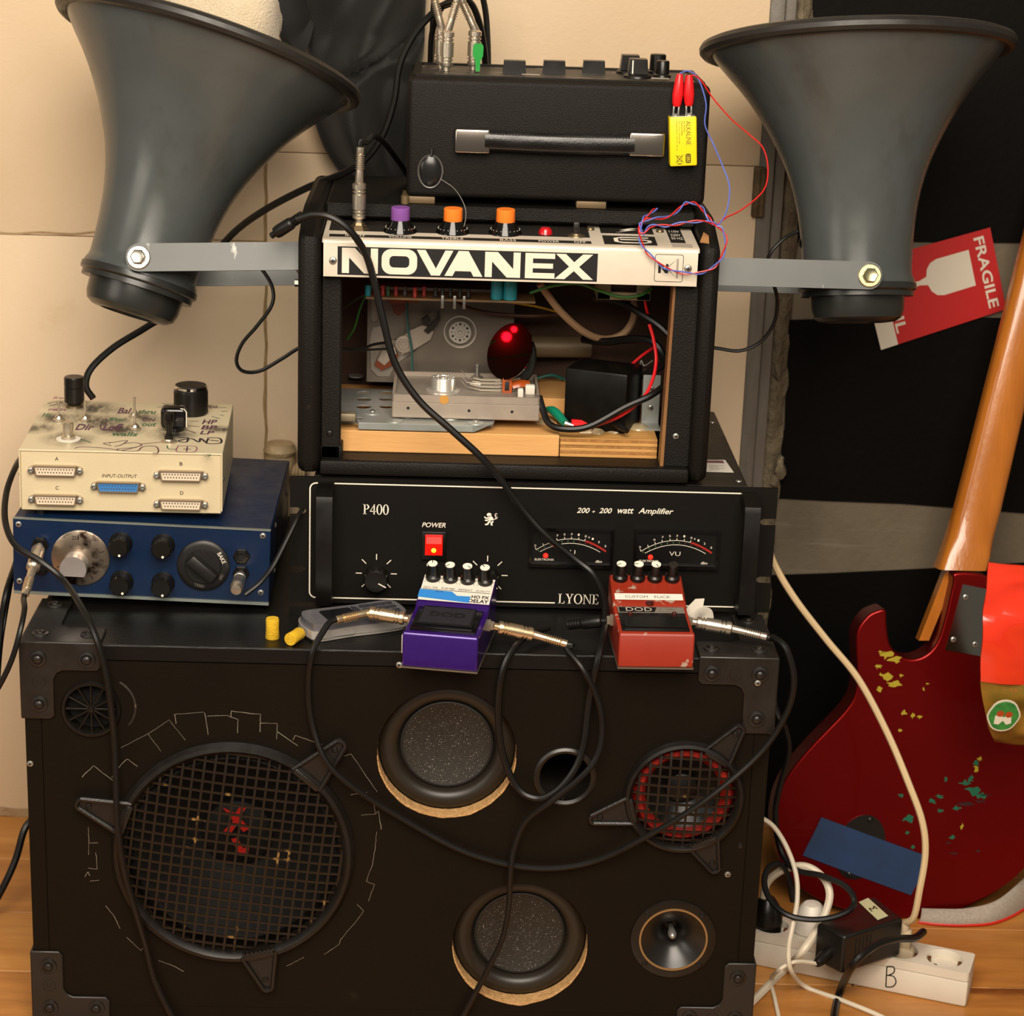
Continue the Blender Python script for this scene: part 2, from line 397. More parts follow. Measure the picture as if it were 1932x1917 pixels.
# ------------------------------------------------------------------ big home made speaker cabinet
YC = -123.0; CX0, CX1, CZ0, CZ1 = -484.0, 231.0, -468.0, -68.0
cab_m = mat('cabinet_paint', '#120d06', .5, var='#0e0a05', vscale=7, bump=.12, bscale=350, spec=.14, wear=[('#1f190f', 40, .70, .82)])
cab_top = mat('cabinet_top', '#0a0908', .38, spec=.3, var='#0e0d0b', vscale=10, vstretch=(.6, 6, 1), bump=.2, bscale=120, bstretch=(.3, 6, 1), wear=[('#7a766c', 140, .765, .80)])
raw = mat('raw_chipboard', '#c79f6a', .8, var='#a67c48', vscale=130, vstretch=(1, 1, 3), bump=1.2, bscale=420)
prot = MATS['protector']
C = lambda px, py: FX(px, py, YC)
cab = thing('speaker_cabinet', 'large black home-made speaker cabinet carrying the amplifiers, with many round drivers', 'speaker', ((CX0+CX1)/2, 85, FLOOR))
b = MB(); b.box(CX0, CX1, YC, 293, CZ1-16, CZ1, 1.2, 1); part('top_board', b, cab_top, cab)
for x0, x1 in ((CX0, CX0+16), (CX1-16, CX1)):
    b = MB(); b.box(x0, x1, YC, 293, CZ0, CZ1-16.3, .8, 1); part('side_board', b, cab_m, cab)
b = MB(); b.box(CX0+16, CX1-16, YC, 293, CZ0, CZ0+16); part('bottom_board', b, cab_m, cab)
b = MB(); b.box(CX0+16, CX1-16, 277, 292, CZ0+16, CZ1-16); part('back_board', b, cab_m, cab)
for x in (CX0+40, CX1-40):
    for y in (YC+40, 250):
        b = MB(); b.cyl((x, y, FLOOR), (x, y, CZ0), 15, 17); part('foot', b, rubber, cab)
hv, hw, h1, h2, hp, hr, ht = C(172, 1338), C(440, 1609), C(843, 1421), C(981, 1780), C(1066, 1465), C(1290, 1502), C(1270, 1771)
b = MB()
b.plate([(CX0+16.2, CZ0+16.2), (CX1-16.2, CZ0+16.2), (CX1-16.2, CZ1-16.2), (CX0+16.2, CZ1-16.2)],
        [circ(25, 32, *hv), circ(103, 64, *hw), circ(67, 120, *h1, jit=.004), circ(67, 120, *h2, jit=.004), circ(26, 32, *hp), circ(50, 48, *hr), circ(33, 32, *ht)],
        -20, 0, FR(YC), side_m=[0, 0, 0, 1, 1, 0, 0, 0])
part('baffle', b, [cab_m, raw], cab)
# ragged chipboard lips round the two open holes
for hx, hz in (h1, h2):
    b = MB(); n = 110; vs = []; fs = []
    for i in range(n):
        a = 2*math.pi*i/n; k = max(0, -math.sin(a)); r1 = 67+.9*min(1, k*3)+2.4*k*max(0, NZ.noise((i*.21, hx, 0)))+.9*k*abs(NZ.noise((i*.9, hx, 2)))
        zz_ = .4 if k > .02 else -.6
        for r, z in ((66.2, -2), (66.6, zz_-.1), (r1, zz_), (r1+.5, -.7)): vs.append((hx+r*math.cos(a), hz+r*math.sin(a), z))
    for i in range(n):
        if math.sin(2*math.pi*(i+.5)/n) > -.05: continue
        for j in range(3): p, q = i*4+j, ((i+1) % n)*4+j; fs.append([p, p+1, q+1, q])
    b.add(vs, fs, FR(YC)); part('torn_edge', b, raw, cab, 'torn bare chipboard edge')
# open drivers behind those holes
cone = mat('driver_cone', '#26221b', .6, var='#1d1a14', vscale=60)
roll = mat('driver_surround', '#211c14', .42, var='#1a160f', vscale=20)
speck = mat('speckled_cap', '#1d1912', .55, wear=[('#b9b4aa', 900, .635, .675)], bump=.3, bscale=900)
for i, (hx, hz) in enumerate((h1, h2)):
    b = MB(FR(YC+19, hx, hz)); pr = [(72, -3), (70, 1), (66.5, 2)]
    for k in range(1, 12): t_ = k/12*math.pi; pr.append((57+9.5*math.cos(t_), -1+7.5*math.sin(t_)))
    pr += [(47, -2), (46, -4), (44.5, -3.5)]; b.lathe(pr, 64); dr = part('driver', b, roll, cab)
    b = MB(FR(YC+19, hx, hz)); b.lathe([(46, -4), (45, -1.4), (43.6, -1), (43.4, -2.2), (42.8, -2.4)], 56); part('cap_rim', b, matt_black, dr)
    b = MB(FR(YC+19, hx, hz)); b.lathe([(43, -2.4)]+[(43*k/8, -2.4-5*(1-(k/8)**2)) for k in range(7, -1, -1)], 48); part('dust_cap', b, speck, dr)
# vent with spokes
b = MB(FR(YC, *hv)); b.lathe([(24, -14), (24, 1.5), (25, 3), (27.5, 3), (28.5, 1.6), (29, 0), (29, -1)], 40); vt = part('vent', b, black_pl, cab, 'round vent with radial spokes')
b = MB(FR(YC, *hv)); b.cyl((0, 0, -16), (0, 0, -14), 25); part('vent_back', b, dark_hole, vt)
sp = MB(); sp.box(2, 24.4, -.9, .9, -5, 0, .3, 1); spm = mesh_of(sp, black_pl, 'spoke')
for k in range(12): inst('spoke', spm, vt, FR(YC-.5, *hv) @ RZ(30*k))
b = MB(FR(YC, *hv)); b.lathe([(0, 3), (2.5, 2.6), (3.4, 1), (3.4, -5), (0, -5)], 14); part('hub', b, black_pl, vt)
b = MB(FR(YC, hv[0]+13, hv[1]+3)); b.lathe([(28.0, 0), (28.3, .5), (29.5, .3), (30, 0)], 40, a0=-40, a1=60); part('old_ring_mark', b, mat('scuffed_paint', '#1b150d', .7, wear=[('#4a3f2e', 120, .58, .66)]), vt)
# port tube
b = MB(FR(YC, *hp)); b.lathe([(31, 0), (30.5, 2), (28, 3.6), (25, 2), (24, -2), (23.5, -90)], 40)
po = part('port_tube', b, mat('port_plastic', '#1a1713', .35, wear=[('#6f624c', 70, .66, .76)]), cab)
b = MB(FR(YC, *hp)); b.cyl((0, 0, -92), (0, 0, -90), 23.5); part('port_end', b, dark_hole, po)
# grilled drivers
def grille(R, pitch, rot, dome, bar, Y, cx, cz):
    g = MB(FR(Y, cx, cz) @ RZ(rot)); k = int(R/pitch)+1
    for ax in (0, 1):
        for i in range(-k, k+1):
            o = i*pitch+pitch*.3
            if abs(o) >= R-.5: continue
            L = math.sqrt(R*R-o*o); n = 14; vs = []; fs = []
            for j in range(n+1):
                t = -L+2*L*j/n; r2 = (t*t+o*o)/(R*R); z = dome*(1-r2**2.2)+(.35 if ax else 0)
                for s in (-bar/2, bar/2):
                    for dz in (-.8, .8): vs.append((t, o+s, z+dz) if ax == 0 else (o+s, t, z+dz))
            for j in range(n):
                a = j*4; bq = a+4
                for e, f in ((0, 1), (1, 3), (3, 2), (2, 0)): fs.append([a+e, a+f, bq+f, bq+e])
            g.add(vs, fs)
    return g
def ear(parent, hx, hz, tip, Y, R, s=1.0, teeth=False):
    tx, tz = tip; a = math.degrees(math.atan2(tz-hz, tx-hx)); L = math.hypot(tx-hx, tz-hz)
    T = FR(Y, hx, hz) @ RZ(a)
    w1 = 17*s; w2 = 6.5*s; x0, x1 = R-4*s, L
    b = MB(T); out = [(x0, -w1), (x0+6*s, -w1*.95), (x1, -w2)]+[(x1+w2*math.cos(t), w2*math.sin(t)) for t in (-1, -.4, .4, 1)]+[(x1, w2), (x0+6*s, w1*.95), (x0, w1)]
    b.plate(out, [circ(2.6*s, 12, x1-6*s, 0)], 0, 5*s)
    rim = [(x0, -w1), (x0+6*s, -w1*.92), (x1, -w2*.9)]+[(x1+w2*.9*math.cos(t), w2*.9*math.sin(t)) for t in (-1, -.4, .4, 1)]+[(x1, w2*.9), (x0+6*s, w1*.92), (x0, w1)]
    b.tube(smooth([(x, y, 6.5*s) for x, y in rim], 3), [2.4*s]*(len(rim)*3-2), 6)
    b.box(x0-3*s, x0+4*s, -w1*.92, w1*.92, 0, 9*s, 2*s)
    if teeth:
        for k in range(8): b.box(x0-5*s, x0-2*s, -w1*.9+k*w1*.25, -w1*.9+k*w1*.25+w1*.14, 5*s, 10*s)
    e = part('clamp_ear', b, mat('ear_plastic', '#0e0c0a', .42, var='#14110e', vscale=50, bump=.2, bscale=400), parent)
    inst('screw', BSCREW, e, FR(Y-5.2*s, hx, hz) @ RZ(a) @ TR(x1-6*s, 0, 0) @ RZ(20))
    return e
grm = mat('grille_metal', '#1b140c', .40, .25, wear=[('#8a6b3c', 22, .66, .70)])
rim_m = mat('driver_rim', '#100d0a', .42, rvar=.12, spec=.4)
b = MB(FR(YC, *hw)); b.lathe([(118, 0), (118.5, 3), (115, 8), (111, 9), (108, 6), (106, 2), (105.5, -3)], 80); wo = part('woofer', b, rim_m, cab, 'big woofer behind a square mesh grille')
part('grille', grille(107, 10.2, -7, 5, 2.3, YC-2, *hw), grm, wo)
b = MB(FR(YC+4, *hw)); b.lathe([(104, -6), (97, -2), (90, -8), (60, -32), (34, -48), (34, -40), (24, -34), (0, -31)], 56); part('cone', b, mat('woofer_cone', '#0d0c0a', .7, var='#121110', vscale=18, spec=.25), wo)
b = MB(FR(YC+4, *hw) @ TR(0, 0, -18))
for pl in ([(-12, 48), (-2, 34), (-14, 20), (-6, 18), (2, 30), (8, 22), (14, 26), (4, 38), (12, 50), (6, 52), (0, 42)], [(-4, 14), (2, 16), (8, 4), (14, 8), (12, -4), (4, -2)]):
    b.prism([(x, y-10) for x, y in pl], 0, 1)
part('red_mark', b, mat('red_print', '#a3120c', .45), wo)
for tp in ((640, 1402), (158, 1512), (505, 1852)): ear(wo, *hw, C(*tp), YC-1, 113, 1.0, tp[1] > 1800)
b = MB(FR(YC, *hr)); b.lathe([(59, 0), (59.5, 3), (57, 8), (54, 9), (51.5, 6), (50.5, 2), (50.5, -3)], 64); rs = part('small_driver', b, rim_m, cab, 'small red-edged driver behind a square mesh grille')
part('grille', grille(51, 9.6, -2, 5, 2.2, YC-1.5, *hr), grm, rs)
b = MB(FR(YC+4, *hr)); b.lathe([(50, -5), (46, 1), (41, 1), (37, -4)], 48); part('surround', b, mat('red_rubber', '#8e1a12', .42), rs)
b = MB(FR(YC+4, *hr)); b.lathe([(38, -4), (28, -12), (15, -20), (15, -14), (8, -11), (0, -10)], 40); part('cone', b, mat('small_cone', '#14120f', .35), rs)
for tp in ((1392, 1374), (1122, 1540), (1346, 1632)): ear(rs, *hr, C(*tp), YC-1, 55, .85, tp[1] > 1600)
b = MB(FR(YC, *ht)); b.lathe([(43, 0), (42.5, 1.6), (40, 2.2), (34.5, 2.4)], 48); tw = part('tweeter', b, black_pl, cab, 'round horn tweeter with a pale ring')
b = MB(FR(YC, *ht)); b.lathe([(34.5, 1.5), (34.2, 3), (32.4, 3), (32, 1.5)], 48); part('ring', b, mat('tweeter_ring', '#9a7b50', .4, .6), tw)
b = MB(FR(YC, *ht)); b.lathe([(32.2, 2.2)]+[(6+26*(k/9)**1.7, -32+34*(k/9)**.75) for k in range(8, -1, -1)]+[(0, -32)], 40); part('horn_throat', b, mat('throat', '#161411', .3), tw)
b = MB(FR(YC, *ht)); b.lathe([(0, -2), (2, -3), (4, -6), (4.5, -10), (3, -20), (3, -32)], 18); part('phase_plug', b, steel, tw)
for k in range(4): inst('screw', BSCREW, tw, FR(YC-2, *ht) @ RZ(45+90*k) @ TR(38.6, 0, 0))
for px, py in ((57, 1441), (1373, 1650), (1397, 1596)): inst('screw', SCREW if py != 1596 else BSCREW, cab, FR(YC, *C(px, py)))
# chalky scoring around the woofer
b = MB(FR(YC-.35)); CR = lambda pts: [C(.4157*x, 1120+.4157*y) for x, y in pts]
for pl in ([(372, 832), (425, 780), (515, 850)], [(505, 835), (555, 770), (578, 750), (625, 785)], [(550, 698), (672, 636), (768, 573), (842, 665)], [(672, 636), (730, 715)],
           [(790, 548), (925, 537)], [(793, 548), (800, 590)], [(930, 540), (945, 640)], [(940, 556), (1030, 552), (1080, 570), (1078, 632)], [(1047, 562), (1050, 533), (1183, 548), (1180, 628)],
           [(1183, 588), (1258, 588), (1256, 660)], [(1262, 628), (1352, 690)], [(1330, 665), (1340, 643), (1462, 685)], [(1560, 738), (1594, 727), (1690, 868), (1712, 900)],
           [(1590, 912), (1665, 901)], [(1695, 930), (1703, 1000), (1640, 1005)], [(1704, 1000), (1718, 985), (1730, 1070)], [(1710, 1080), (1702, 1160), (1690, 1230), (1662, 1305), (1700, 1320), (1672, 1395)],
           [(1620, 1408), (1650, 1440), (1630, 1470), (1545, 1570), (1540, 1590), (1470, 1638)], [(400, 1058), (405, 1132), (445, 1130)], [(403, 1130), (402, 1185)], [(435, 1175), (442, 1250), (400, 1245)],
           [(385, 1285), (400, 1262), (408, 1280)], [(408, 1305), (450, 1300)], [(480, 1415), (520, 1465), (545, 1520)], [(575, 1560), (640, 1620), (660, 1590)], [(720, 1665), (790, 1690), (835, 1714)], [(1380, 1650), (1300, 1690)]):
    dense = []
    P_ = CR(pl)
    for p, q in zip(P_, P_[1:]):
        for k in range(8): t_ = k/8; dense.append((p[0]+(q[0]-p[0])*t_+random.uniform(-.25, .25), p[1]+(q[1]-p[1])*t_+random.uniform(-.25, .25)))
    dense.append(P_[-1]); b.ribbon(dense, random.uniform(.3, .6))
part('scored_lines', b, mat('chalk', '#8f8778', .8, var='#57503f', vscale=90), cab, 'thin pale scored lines around the woofer')['kind'] = 'stuff'
# dented corner protectors
def protector(sx, sz, ex, ez, name_label):
    g = MB(); t_ = 3.0; fy = YC; o = ex+sx*t_; oz = ez+sz*t_; pm_ = (lambda l: l if sx*sz < 0 else l[::-1])
    ell = lambda a, w, L1, L2, r=9: [(0, 0), (L1, 0), (L1, w-4), (L1-4, w), (a+r, w), (a+3, w+3), (a, w+r), (a, L2-4), (a-4, L2), (0, L2)]
    F_ = [(o-sx*x, oz-sz*z) for x, z in ell(32, 29, 77, 79)]
    g.prism(F_, -.2, t_, FR(fy))
    tz0, tz1 = sorted((ez-sz*.2, oz-sz*.12))
    g.prism([(o-sx*x, fy-t_+.12+y) for x, y in ell(32, 42, 77, 121)], tz0, tz1)
    xa, xb = sorted((ex-sx*.2, o-sx*.12))
    g.prism([(fy-t_+.12+y, oz-sz*.12-sz*z) for y, z in ell(32, 29, 121, 79)], xa, xb, M(((0, 0, 1, 0), (1, 0, 0, 0), (0, 1, 0, 0), (0, 0, 0, 1))))
    p = part('corner_protector', g, prot, cab)
    m_ = p.modifiers.new('round', 'BEVEL'); m_.width = 1.6*K; m_.segments = 3; m_.limit_method = 'ANGLE'; m_.angle_limit = math.radians(70)
    for x, z in ((15, 14), (61, 14), (15, 60)): inst('rivet', RIVET, p, FR(fy-t_, ex-sx*x, ez-sz*z))
    if sz > 0:
        for x, y in ((14, 18), (60, 18), (14, 98)): inst('rivet', RIVET, p, TR(ex-sx*x, fy+y, oz-.2))
    b = MB(FR(fy-t_, ex-sx*(15 if sx < 0 else 38), ez-sz*(38 if sx < 0 else 14))); b.lathe([(6.6, 0), (6.4, .5), (5.8, .5), (5.6, 0)], 20); b.cbox(-2, 1, .3, 1.4, 2.4, .6).cbox(2, 1, .3, 1.4, 2.4, .6).cbox(0, -2, .3, 4, 1, .6); part('emblem', b, prot, p)
    return p
protector(-1, 1, CX0, CZ1, ''); pr_ = protector(1, 1, CX1, CZ1, '')
inst('screw', SCREW, pr_, FR(YC-5.5, CX1-17, CZ1-22))
protector(-1, -1, CX0, CZ0, ''); protector(1, -1, CX1, CZ0, '')
# ------------------------------------------------------------------ rack power amplifier
rk = thing('rack_amplifier', 'black rack power amplifier with two level meters and a lit red switch', 'amplifier', (0, 150, -68))
pan = mat('rack_panel', '#0e0b07', .5, var='#0b0906', vscale=8, spec=.2)
lid = mat('rack_lid', '#15130f', .45, var='#12100d', vscale=10, rvar=.08)
slots = []
for sx in (-1, 1):
    for z in (30.5, -30.5):
        x1 = sx*241.5; x0 = sx*227
        pts = [(x1+sx*3, z-3.6), (x0+sx*2, z-3.6), (x0-sx*1.4, z-2), (x0-sx*2, z), (x0-sx*1.4, z+2), (x0+sx*2, z+3.6), (x1+sx*3, z+3.6)]
        slots.append((sx, z, pts))
out = [(-241.3, -65)]
out = [(-241.3, -65), (241.3, -65)]+[(241.3, -34.2), (229, -34.2), (226, -32.5), (225, -30.5), (226, -28.5), (229, -26.8), (241.3, -26.8)]+[(241.3, 26.8), (229, 26.8), (226, 28.5), (225, 30.5), (226, 32.5), (229, 34.2), (241.3, 34.2)]
out += [(241.3, 66), (-241.3, 66)]+[(-241.3, 34.2), (-229, 34.2), (-226, 32.5), (-225, 30.5), (-226, 28.5), (-229, 26.8), (-241.3, 26.8)]+[(-241.3, -26.8), (-229, -26.8), (-226, -28.5), (-225, -30.5), (-226, -32.5), (-229, -34.2), (-241.3, -34.2)]
b = MB(); b.prism(out, -3, 0, FR(0)); part('front_panel', b, pan, rk)
b = MB(); b.box(-218, 212, 3, 296, -60, 66, 1.5, 1); ch = part('chassis', b, lid, rk)
for x in (-180, 180):
    for y in (30, 260): b = MB(); b.cyl((x, y, -68), (x, y, -60), 9); part('foot', b, rubber, rk)
RK = lambda px, py: FX(px, py, 0)
b = MB(FR(0)); (x0, z1), (x1, _), (_, z0) = RK(585, 917), RK(1431, 930), RK(900, 1136)
z0 = (RK(700, 1133)[1]+RK(1400, 1142)[1])/2; z1 = (RK(700, 918)[1]+RK(1400, 927)[1])/2
gx0, gx1 = RK(1047, 1132)[0], RK(1252, 1138)[0]
lp = rrect(x0, x1, z0, z1, 6); k0 = max(range(len(lp)), key=lambda i: -abs(lp[i][1]-z0)+lp[i][0]*.0001)
# outline open at the maker's name
pts = [(gx1, z0)]+lp[0:6]+lp[6:]+[(gx0, z0)]
b.ribbon(pts, 1.3, .12); part('outline', b, white_ink, rk)
# serif lettering drawn from strokes
def serif(mb, txt, x, y, h, T=None, gap=.12, hh=.15):
    g = {'L': (.62, [((0, 0, .30, .05)), (0, .95, .32, 1), (.09, 0, .22, 1), (.2, 0, .60, .05), (.54, 0, .60, .26)]),
         'E': (.62, [(0, 0, .3, .05), (0, .95, .3, 1), (.09, 0, .22, 1), (.2, 0, .6, .05), (.54, 0, .6, .24), (.2, .95, .57, 1), (.52, .78, .57, 1), (.2, .49, .42, .54), (.38, .4, .42, .62)]),
         'P': (.6, [(0, 0, .32, .05), (0, .95, .3, 1), (.09, 0, .22, 1)]), '4': (.56, []), '0': (.56, []), 'O': (.8, []), 'Y': (.74, [(.0, .95, .28, 1), (.5, .95, .76, 1), (.24, 0, .52, .05), (.315, 0, .445, .48)]),
         'N': (.82, [(0, 0, .24, .05), (.09, 0, .15, 1), (0, .95, .2, 1), (.6, .95, .84, 1), (.68, 0, .74, 1)])}
    def oval(cx, cy, rx, ry, ix, iy, a0=0, a1=360):
        n = 28; o = []; i_ = []
        for k in range(n+1):
            a = math.radians(a0+(a1-a0)*k/n); o.append((cx+rx*math.cos(a), cy+ry*math.sin(a))); i_.append((cx+ix*math.cos(a), cy+iy*math.sin(a)))
        mb.add([(x+h*p[0], y+h*p[1], hh) for p in o+i_], [[k, k+1, n+2+k, n+1+k] for k in range(n)], T)
    def poly(ps): mb.flat([(x+h*p, y+h*q) for p, q in ps], hh, T)
    for ch_ in txt:
        if ch_ == ' ': x += h*.5; continue
        wd, rc = g[ch_]
        for a, b_, c_, d_ in rc: poly([(a, b_), (c_, b_), (c_, d_), (a, d_)])
        if ch_ == 'P': oval(.22, .73, .36, .27, .22, .22, -90, 90)
        if ch_ in '0O': oval(wd/2, .5, wd/2, .52, wd/2-.13, .47)
        if ch_ == '4': poly([(.34, 0), (.45, 0), (.45, 1), (.36, 1), (.34, .97)]); poly([(.0, .26), (.56, .26), (.56, .33), (.0, .33)]); poly([(.0, .33), (.07, .33), (.40, .93), (.40, 1)])
        if ch_ == 'Y': poly([(.08, .97), (.22, .97), (.44, .46), (.32, .46)]); poly([(.6, .97), (.67, .97), (.44, .44), (.40, .5)])
        if ch_ == 'N': poly([(.06, 1), (.2, 1), (.74, 0), (.68, 0)])
        x += h*(wd+gap)
def fin(nm):
    global ink
    part(nm, ink, white_ink, rk); ink = MB(FR(0))
ink = MB(FR(0)); x, z = RK(685, 970); serif(ink, 'P400', x, z, RK(685, 951)[1]-z, gap=.05)
fin('lettering'); x, z = RK(1053, 1138.5); serif(ink, 'LYONE', x, z, RK(1053, 1120)[1]-z, gap=.07); fin('lettering')
def rtext(s, px0, px1, py0, py1, **k):
    x0, z0 = RK(px0, py1); x1, z1 = RK(px1, py0); zc = (z0+z1)/2; hh = abs(RK(px0, py0)[1]-RK(px0, py1)[1])/2
    ink.text(s, x0, x1, zc-hh, zc+hh, .15, **k); fin('lettering')
rtext('POWER', 796, 841, 986, 995, shear=.25, bold=.01); rtext('ON', 805, 823, 1061, 1069, shear=.25, bold=.01)
for s, a, e in (('200', 1088, 1113), ('+', 1117, 1123), ('200', 1130, 1155), ('watt', 1165, 1196), ('Amplifier', 1204, 1271)):
    yo = (a-1088)*.012
    rtext(s, a, e, (958 if s != '+' else 963)+yo-(.5 if s == 'Amplifier' else 0), (968 if s != 'Amplifier' else 971.5)+yo-(0 if s != '+' else 1), shear=.3, bold=.012)
for kx, ky in ((710, 1084), (919, 1087)):
    cx, cz = RK(kx, ky-2)
    if kx > 800: fin('scale_ticks')
    for a in (-135, -90, -45, 0, 45, 90, 135):
        s, cc = math.sin(math.radians(a)), math.cos(math.radians(a)); ink.ribbon([(cx+14.5*s, cz+14.5*cc), (cx+20.5*s, cz+20.5*cc)], .9, .12)
fin('scale_ticks')
# rampant lion emblem
b = MB(FR(0)); lx, lz = RK(926, 979); S = .145
def lp_(ps): b.flat([(lx+S*(p-50), lz+S*(45-q)) for p, q in ps], .15)
lp_([(20, 12), (32, 2), (48, 4), (54, 14), (50, 26), (40, 30), (26, 26)]); lp_([(30, 24), (52, 22), (68, 40), (66, 58), (52, 66), (40, 54), (34, 40)])
lp_([(34, 32), (20, 36), (8, 28), (2, 32), (10, 42), (22, 46), (38, 42)]); lp_([(36, 44), (24, 52), (12, 50), (8, 58), (20, 62), (38, 56)])
lp_([(46, 58), (64, 54), (70, 66), (60, 78), (66, 92), (52, 92), (48, 78), (52, 68)]); lp_([(42, 56), (30, 66), (26, 78), (10, 82), (14, 92), (34, 88), (40, 74), (52, 66)])
for tl in ([(66, 52), (80, 46), (84, 30), (76, 18), (82, 6), (94, 8)], [(80, 46), (92, 40), (94, 28)], [(76, 18), (88, 20)]): b.ribbon([(lx+S*(p-50), lz+S*(45-q)) for p, q in tl], .7, .15)
part('lion_emblem', b, white_ink, rk)
# level knobs
kn = MB(); kn.lathe([(0, 17), (10.5, 17), (11.5, 16), (12, 3), (12.6, 0)], 28); kn.m = 1; kn.box(-.5, .5, 3, 11.5, 16.9, 17.3)
knm = mesh_of(kn, [black_pl, white_ink], 'level_knob')
for kx, ky in ((710, 1088), (919, 1090)): inst('level_knob', knm, rk, FR(0, *RK(kx, ky)) @ RZ(-118))
# rocker switch
x0, z1 = RK(796, 1001); x1, z0 = RK(841, 1056)
b = MB(); b.box(x0, x1, -3.5, 0, z0, z1, 1); sw = part('power_switch', b, black_pl, rk)
zm = z0+(z1-z0)*.60
b = MB(); b.prism([(-6, zm), (-3, z0+3), (0, z0+3), (0, z1-3), (-8.5, z1-3)], x0+3.6, x1-3.6, M(((0, 0, 1, 0), (1, 0, 0, 0), (0, 1, 0, 0), (0, 0, 0, 1))))
part('lit_rocker', b, mat('lit_rocker', '#d8140c', .3, emit=('#ff1206', .9)), sw)
b = MB(); b.add([(x0+4.6, -8.3, z1-3.6), (x1-4.6, -8.3, z1-3.6), (x1-4.6, -6.2, zm+.4), (x0+4.6, -6.2, zm+.4)], [[0, 1, 2, 3]]); b.v = [p+V((0, -.35, 0)) for p in b.v]; part('rocker_top', b, mat('lit_rocker_top', '#e0504a', .3, emit=('#ff5048', .45)), sw)
b = MB(); b.lathe([(0, 1.2), (1.6, .8), (2.4, 0)], 12, FR(-5, (x0+x1)/2, z0+11)); part('lamp_spot', b, mat('lamp_spot', '#ffb020', .4, emit=('#ff9a18', 5)), sw)
# handles
for px0, px1, cy in ((600, 630, 1030), (1391, 1420, 1038)):
    x0 = RK(px0, cy)[0]; x1 = RK(px1, cy)[0]; b = MB()
    prof = [(0, 62), (0, 50), (-24, 46), (-24, -46), (0, -50), (0, -62), (-14, -62), (-34, -56), (-36, -50), (-36, 50), (-34, 56), (-14, 62)]
    b.prism([(y, z) for y, z in prof], x0, x1, M(((0, 0, 1, 0), (1, 0, 0, 0), (0, 1, 0, 0), (0, 0, 0, 1)))); part('handle', b, mat('handle_black', '#0a0806', .4, rvar=.1, spec=.35), rk)
# level meters
meter_face = mat('meter_face', '#070605', .35); meter_red = mat('meter_red', '#9c1a12', .5); meter_green = mat('meter_green', '#2c4a2a', .5)
glassy = mat('meter_window', '#0a0908', .12)
for (ax, ay), (bx_, by) in (((1000, 993), (1154, 1071)), ((1198, 996), (1353, 1074))):
    x0, z1 = RK(ax, (ay)); x1, z0 = RK(bx_, by)
    b = MB(FR(0)); b.plate([(x0, z0), (x1, z0), (x1, z1), (x0, z1)], [[(x0+2.4, z0+4), (x1-2.4, z0+4), (x1-2.4, z1-3), (x0+2.4, z1-3)]], 0, 5); mt = part('level_meter', b, glassy, rk)
    b = MB(FR(0)); b.box(x0+2, x1-2, z0+3.5, z1-2.5, .4, 1.6); part('dial', b, meter_face, mt)
    Wd, Hd = x1-x0, z1-z0; U = lambda u, v: (x0+u*Wd, z0+v*Hd)
    arc = lambda u0, u1, dv, n=16: [U(u0+(u1-u0)*i/n, .72+dv-.30*((2*(u0+(u1-u0)*i/n)-1.0)/.84)**2) for i in range(n+1)]
    b = MB(FR(0)); b.ribbon(arc(.08, .66, 0), .5, 1.75); b.ribbon(arc(.13, .85, -.11), .5, 1.75)
    for u in (.085, .17, .25, .33, .42, .50, .585, .66):
        p = arc(u, u+.001, 0, 1)[0]; b.ribbon([p, (p[0]+(u-.5)*3, p[1]+2.2)], .6, 1.75)
    for s, u in (('20', .07), ('10', .235), ('7', .33), ('5', .415), ('3', .50), ('1', .585), ('0', .67), ('+', .71), ('1', .755), ('2', .83), ('3', .91)):
        p = arc(u, u+.001, .12, 1)[0]; b.text(s, p[0]-.9, p[0]+.9, p[1]-.9, p[1]+1.2, 1.75)
    p = U(.42, .33); b.text('VU', p[0], p[0]+11, p[1], p[1]+4.4, 1.75, bold=-.01)
    p = U(.07, .155); b.text('ELEKTRONIK', p[0], p[0]+19.5, p[1], p[1]+2.2, 1.75)
    p = U(.80, .13); b.text('dBm', p[0], p[0]+6.5, p[1], p[1]+2.6, 1.75)
    part('scale', b, white_ink, mt)
    b = MB(FR(0)); b.ribbon(arc(.67, .92, 0), 1.9, 1.75); part('red_band', b, meter_red, mt)
    b = MB(FR(0))
    for k in range(11): p = arc(.11+.07*k, .112+.07*k, -.055, 1)[0]; b.m = 0 if k < 7 else 1; b.flat(circ(.9, 8, *p), 1.78)
    part('segment_lamp', b, [meter_green, mat('dim_red', '#3a0c09', .5)], mt)
    b = MB(FR(0, *U(.20, .28))); b.lathe([(0, 3.4), (1.6, 3), (2.5, 1.6)], 14); part('red_lamp', b, red_glow, mt)
# sticker and screw on the lid
q0, q1, q2 = PZ(1325, 868, 66), PZ(1368, 868, 66), PZ(1381, 892, 66)
b = MB(); b.flat([(q0.x-4, q0.y), (q1.x, q1.y), (q2.x+2, q2.y), (q0.x-4, q2.y)], 66.2)
st = part('sticker', b, mat('paper_label', '#cfc9bd', .6), rk)
b = MB(); b.flat([(q0.x, q0.y-3), (q1.x-3, q1.y-3), (q1.x-2, q1.y-13), (q0.x, q1.y-13)], 66.3); part('print', b, mat('maroon_print', '#6a4048', .6), st)
b = MB(); yy_ = q1.y-22
for k in range(4): b.ribbon([(q0.x+4, yy_-k*5), (q1.x-4-6*(k % 2), yy_-k*5)], 1.2, 66.3)
part('fine_print', b, mat('grey_print', '#77716a', .6), st)
inst('screw', SCREW, rk, TR(*PZ(1394, 908, 66)))
inst('screw', SCREW, rk, TR(*PZ(1344, 797, 66)))
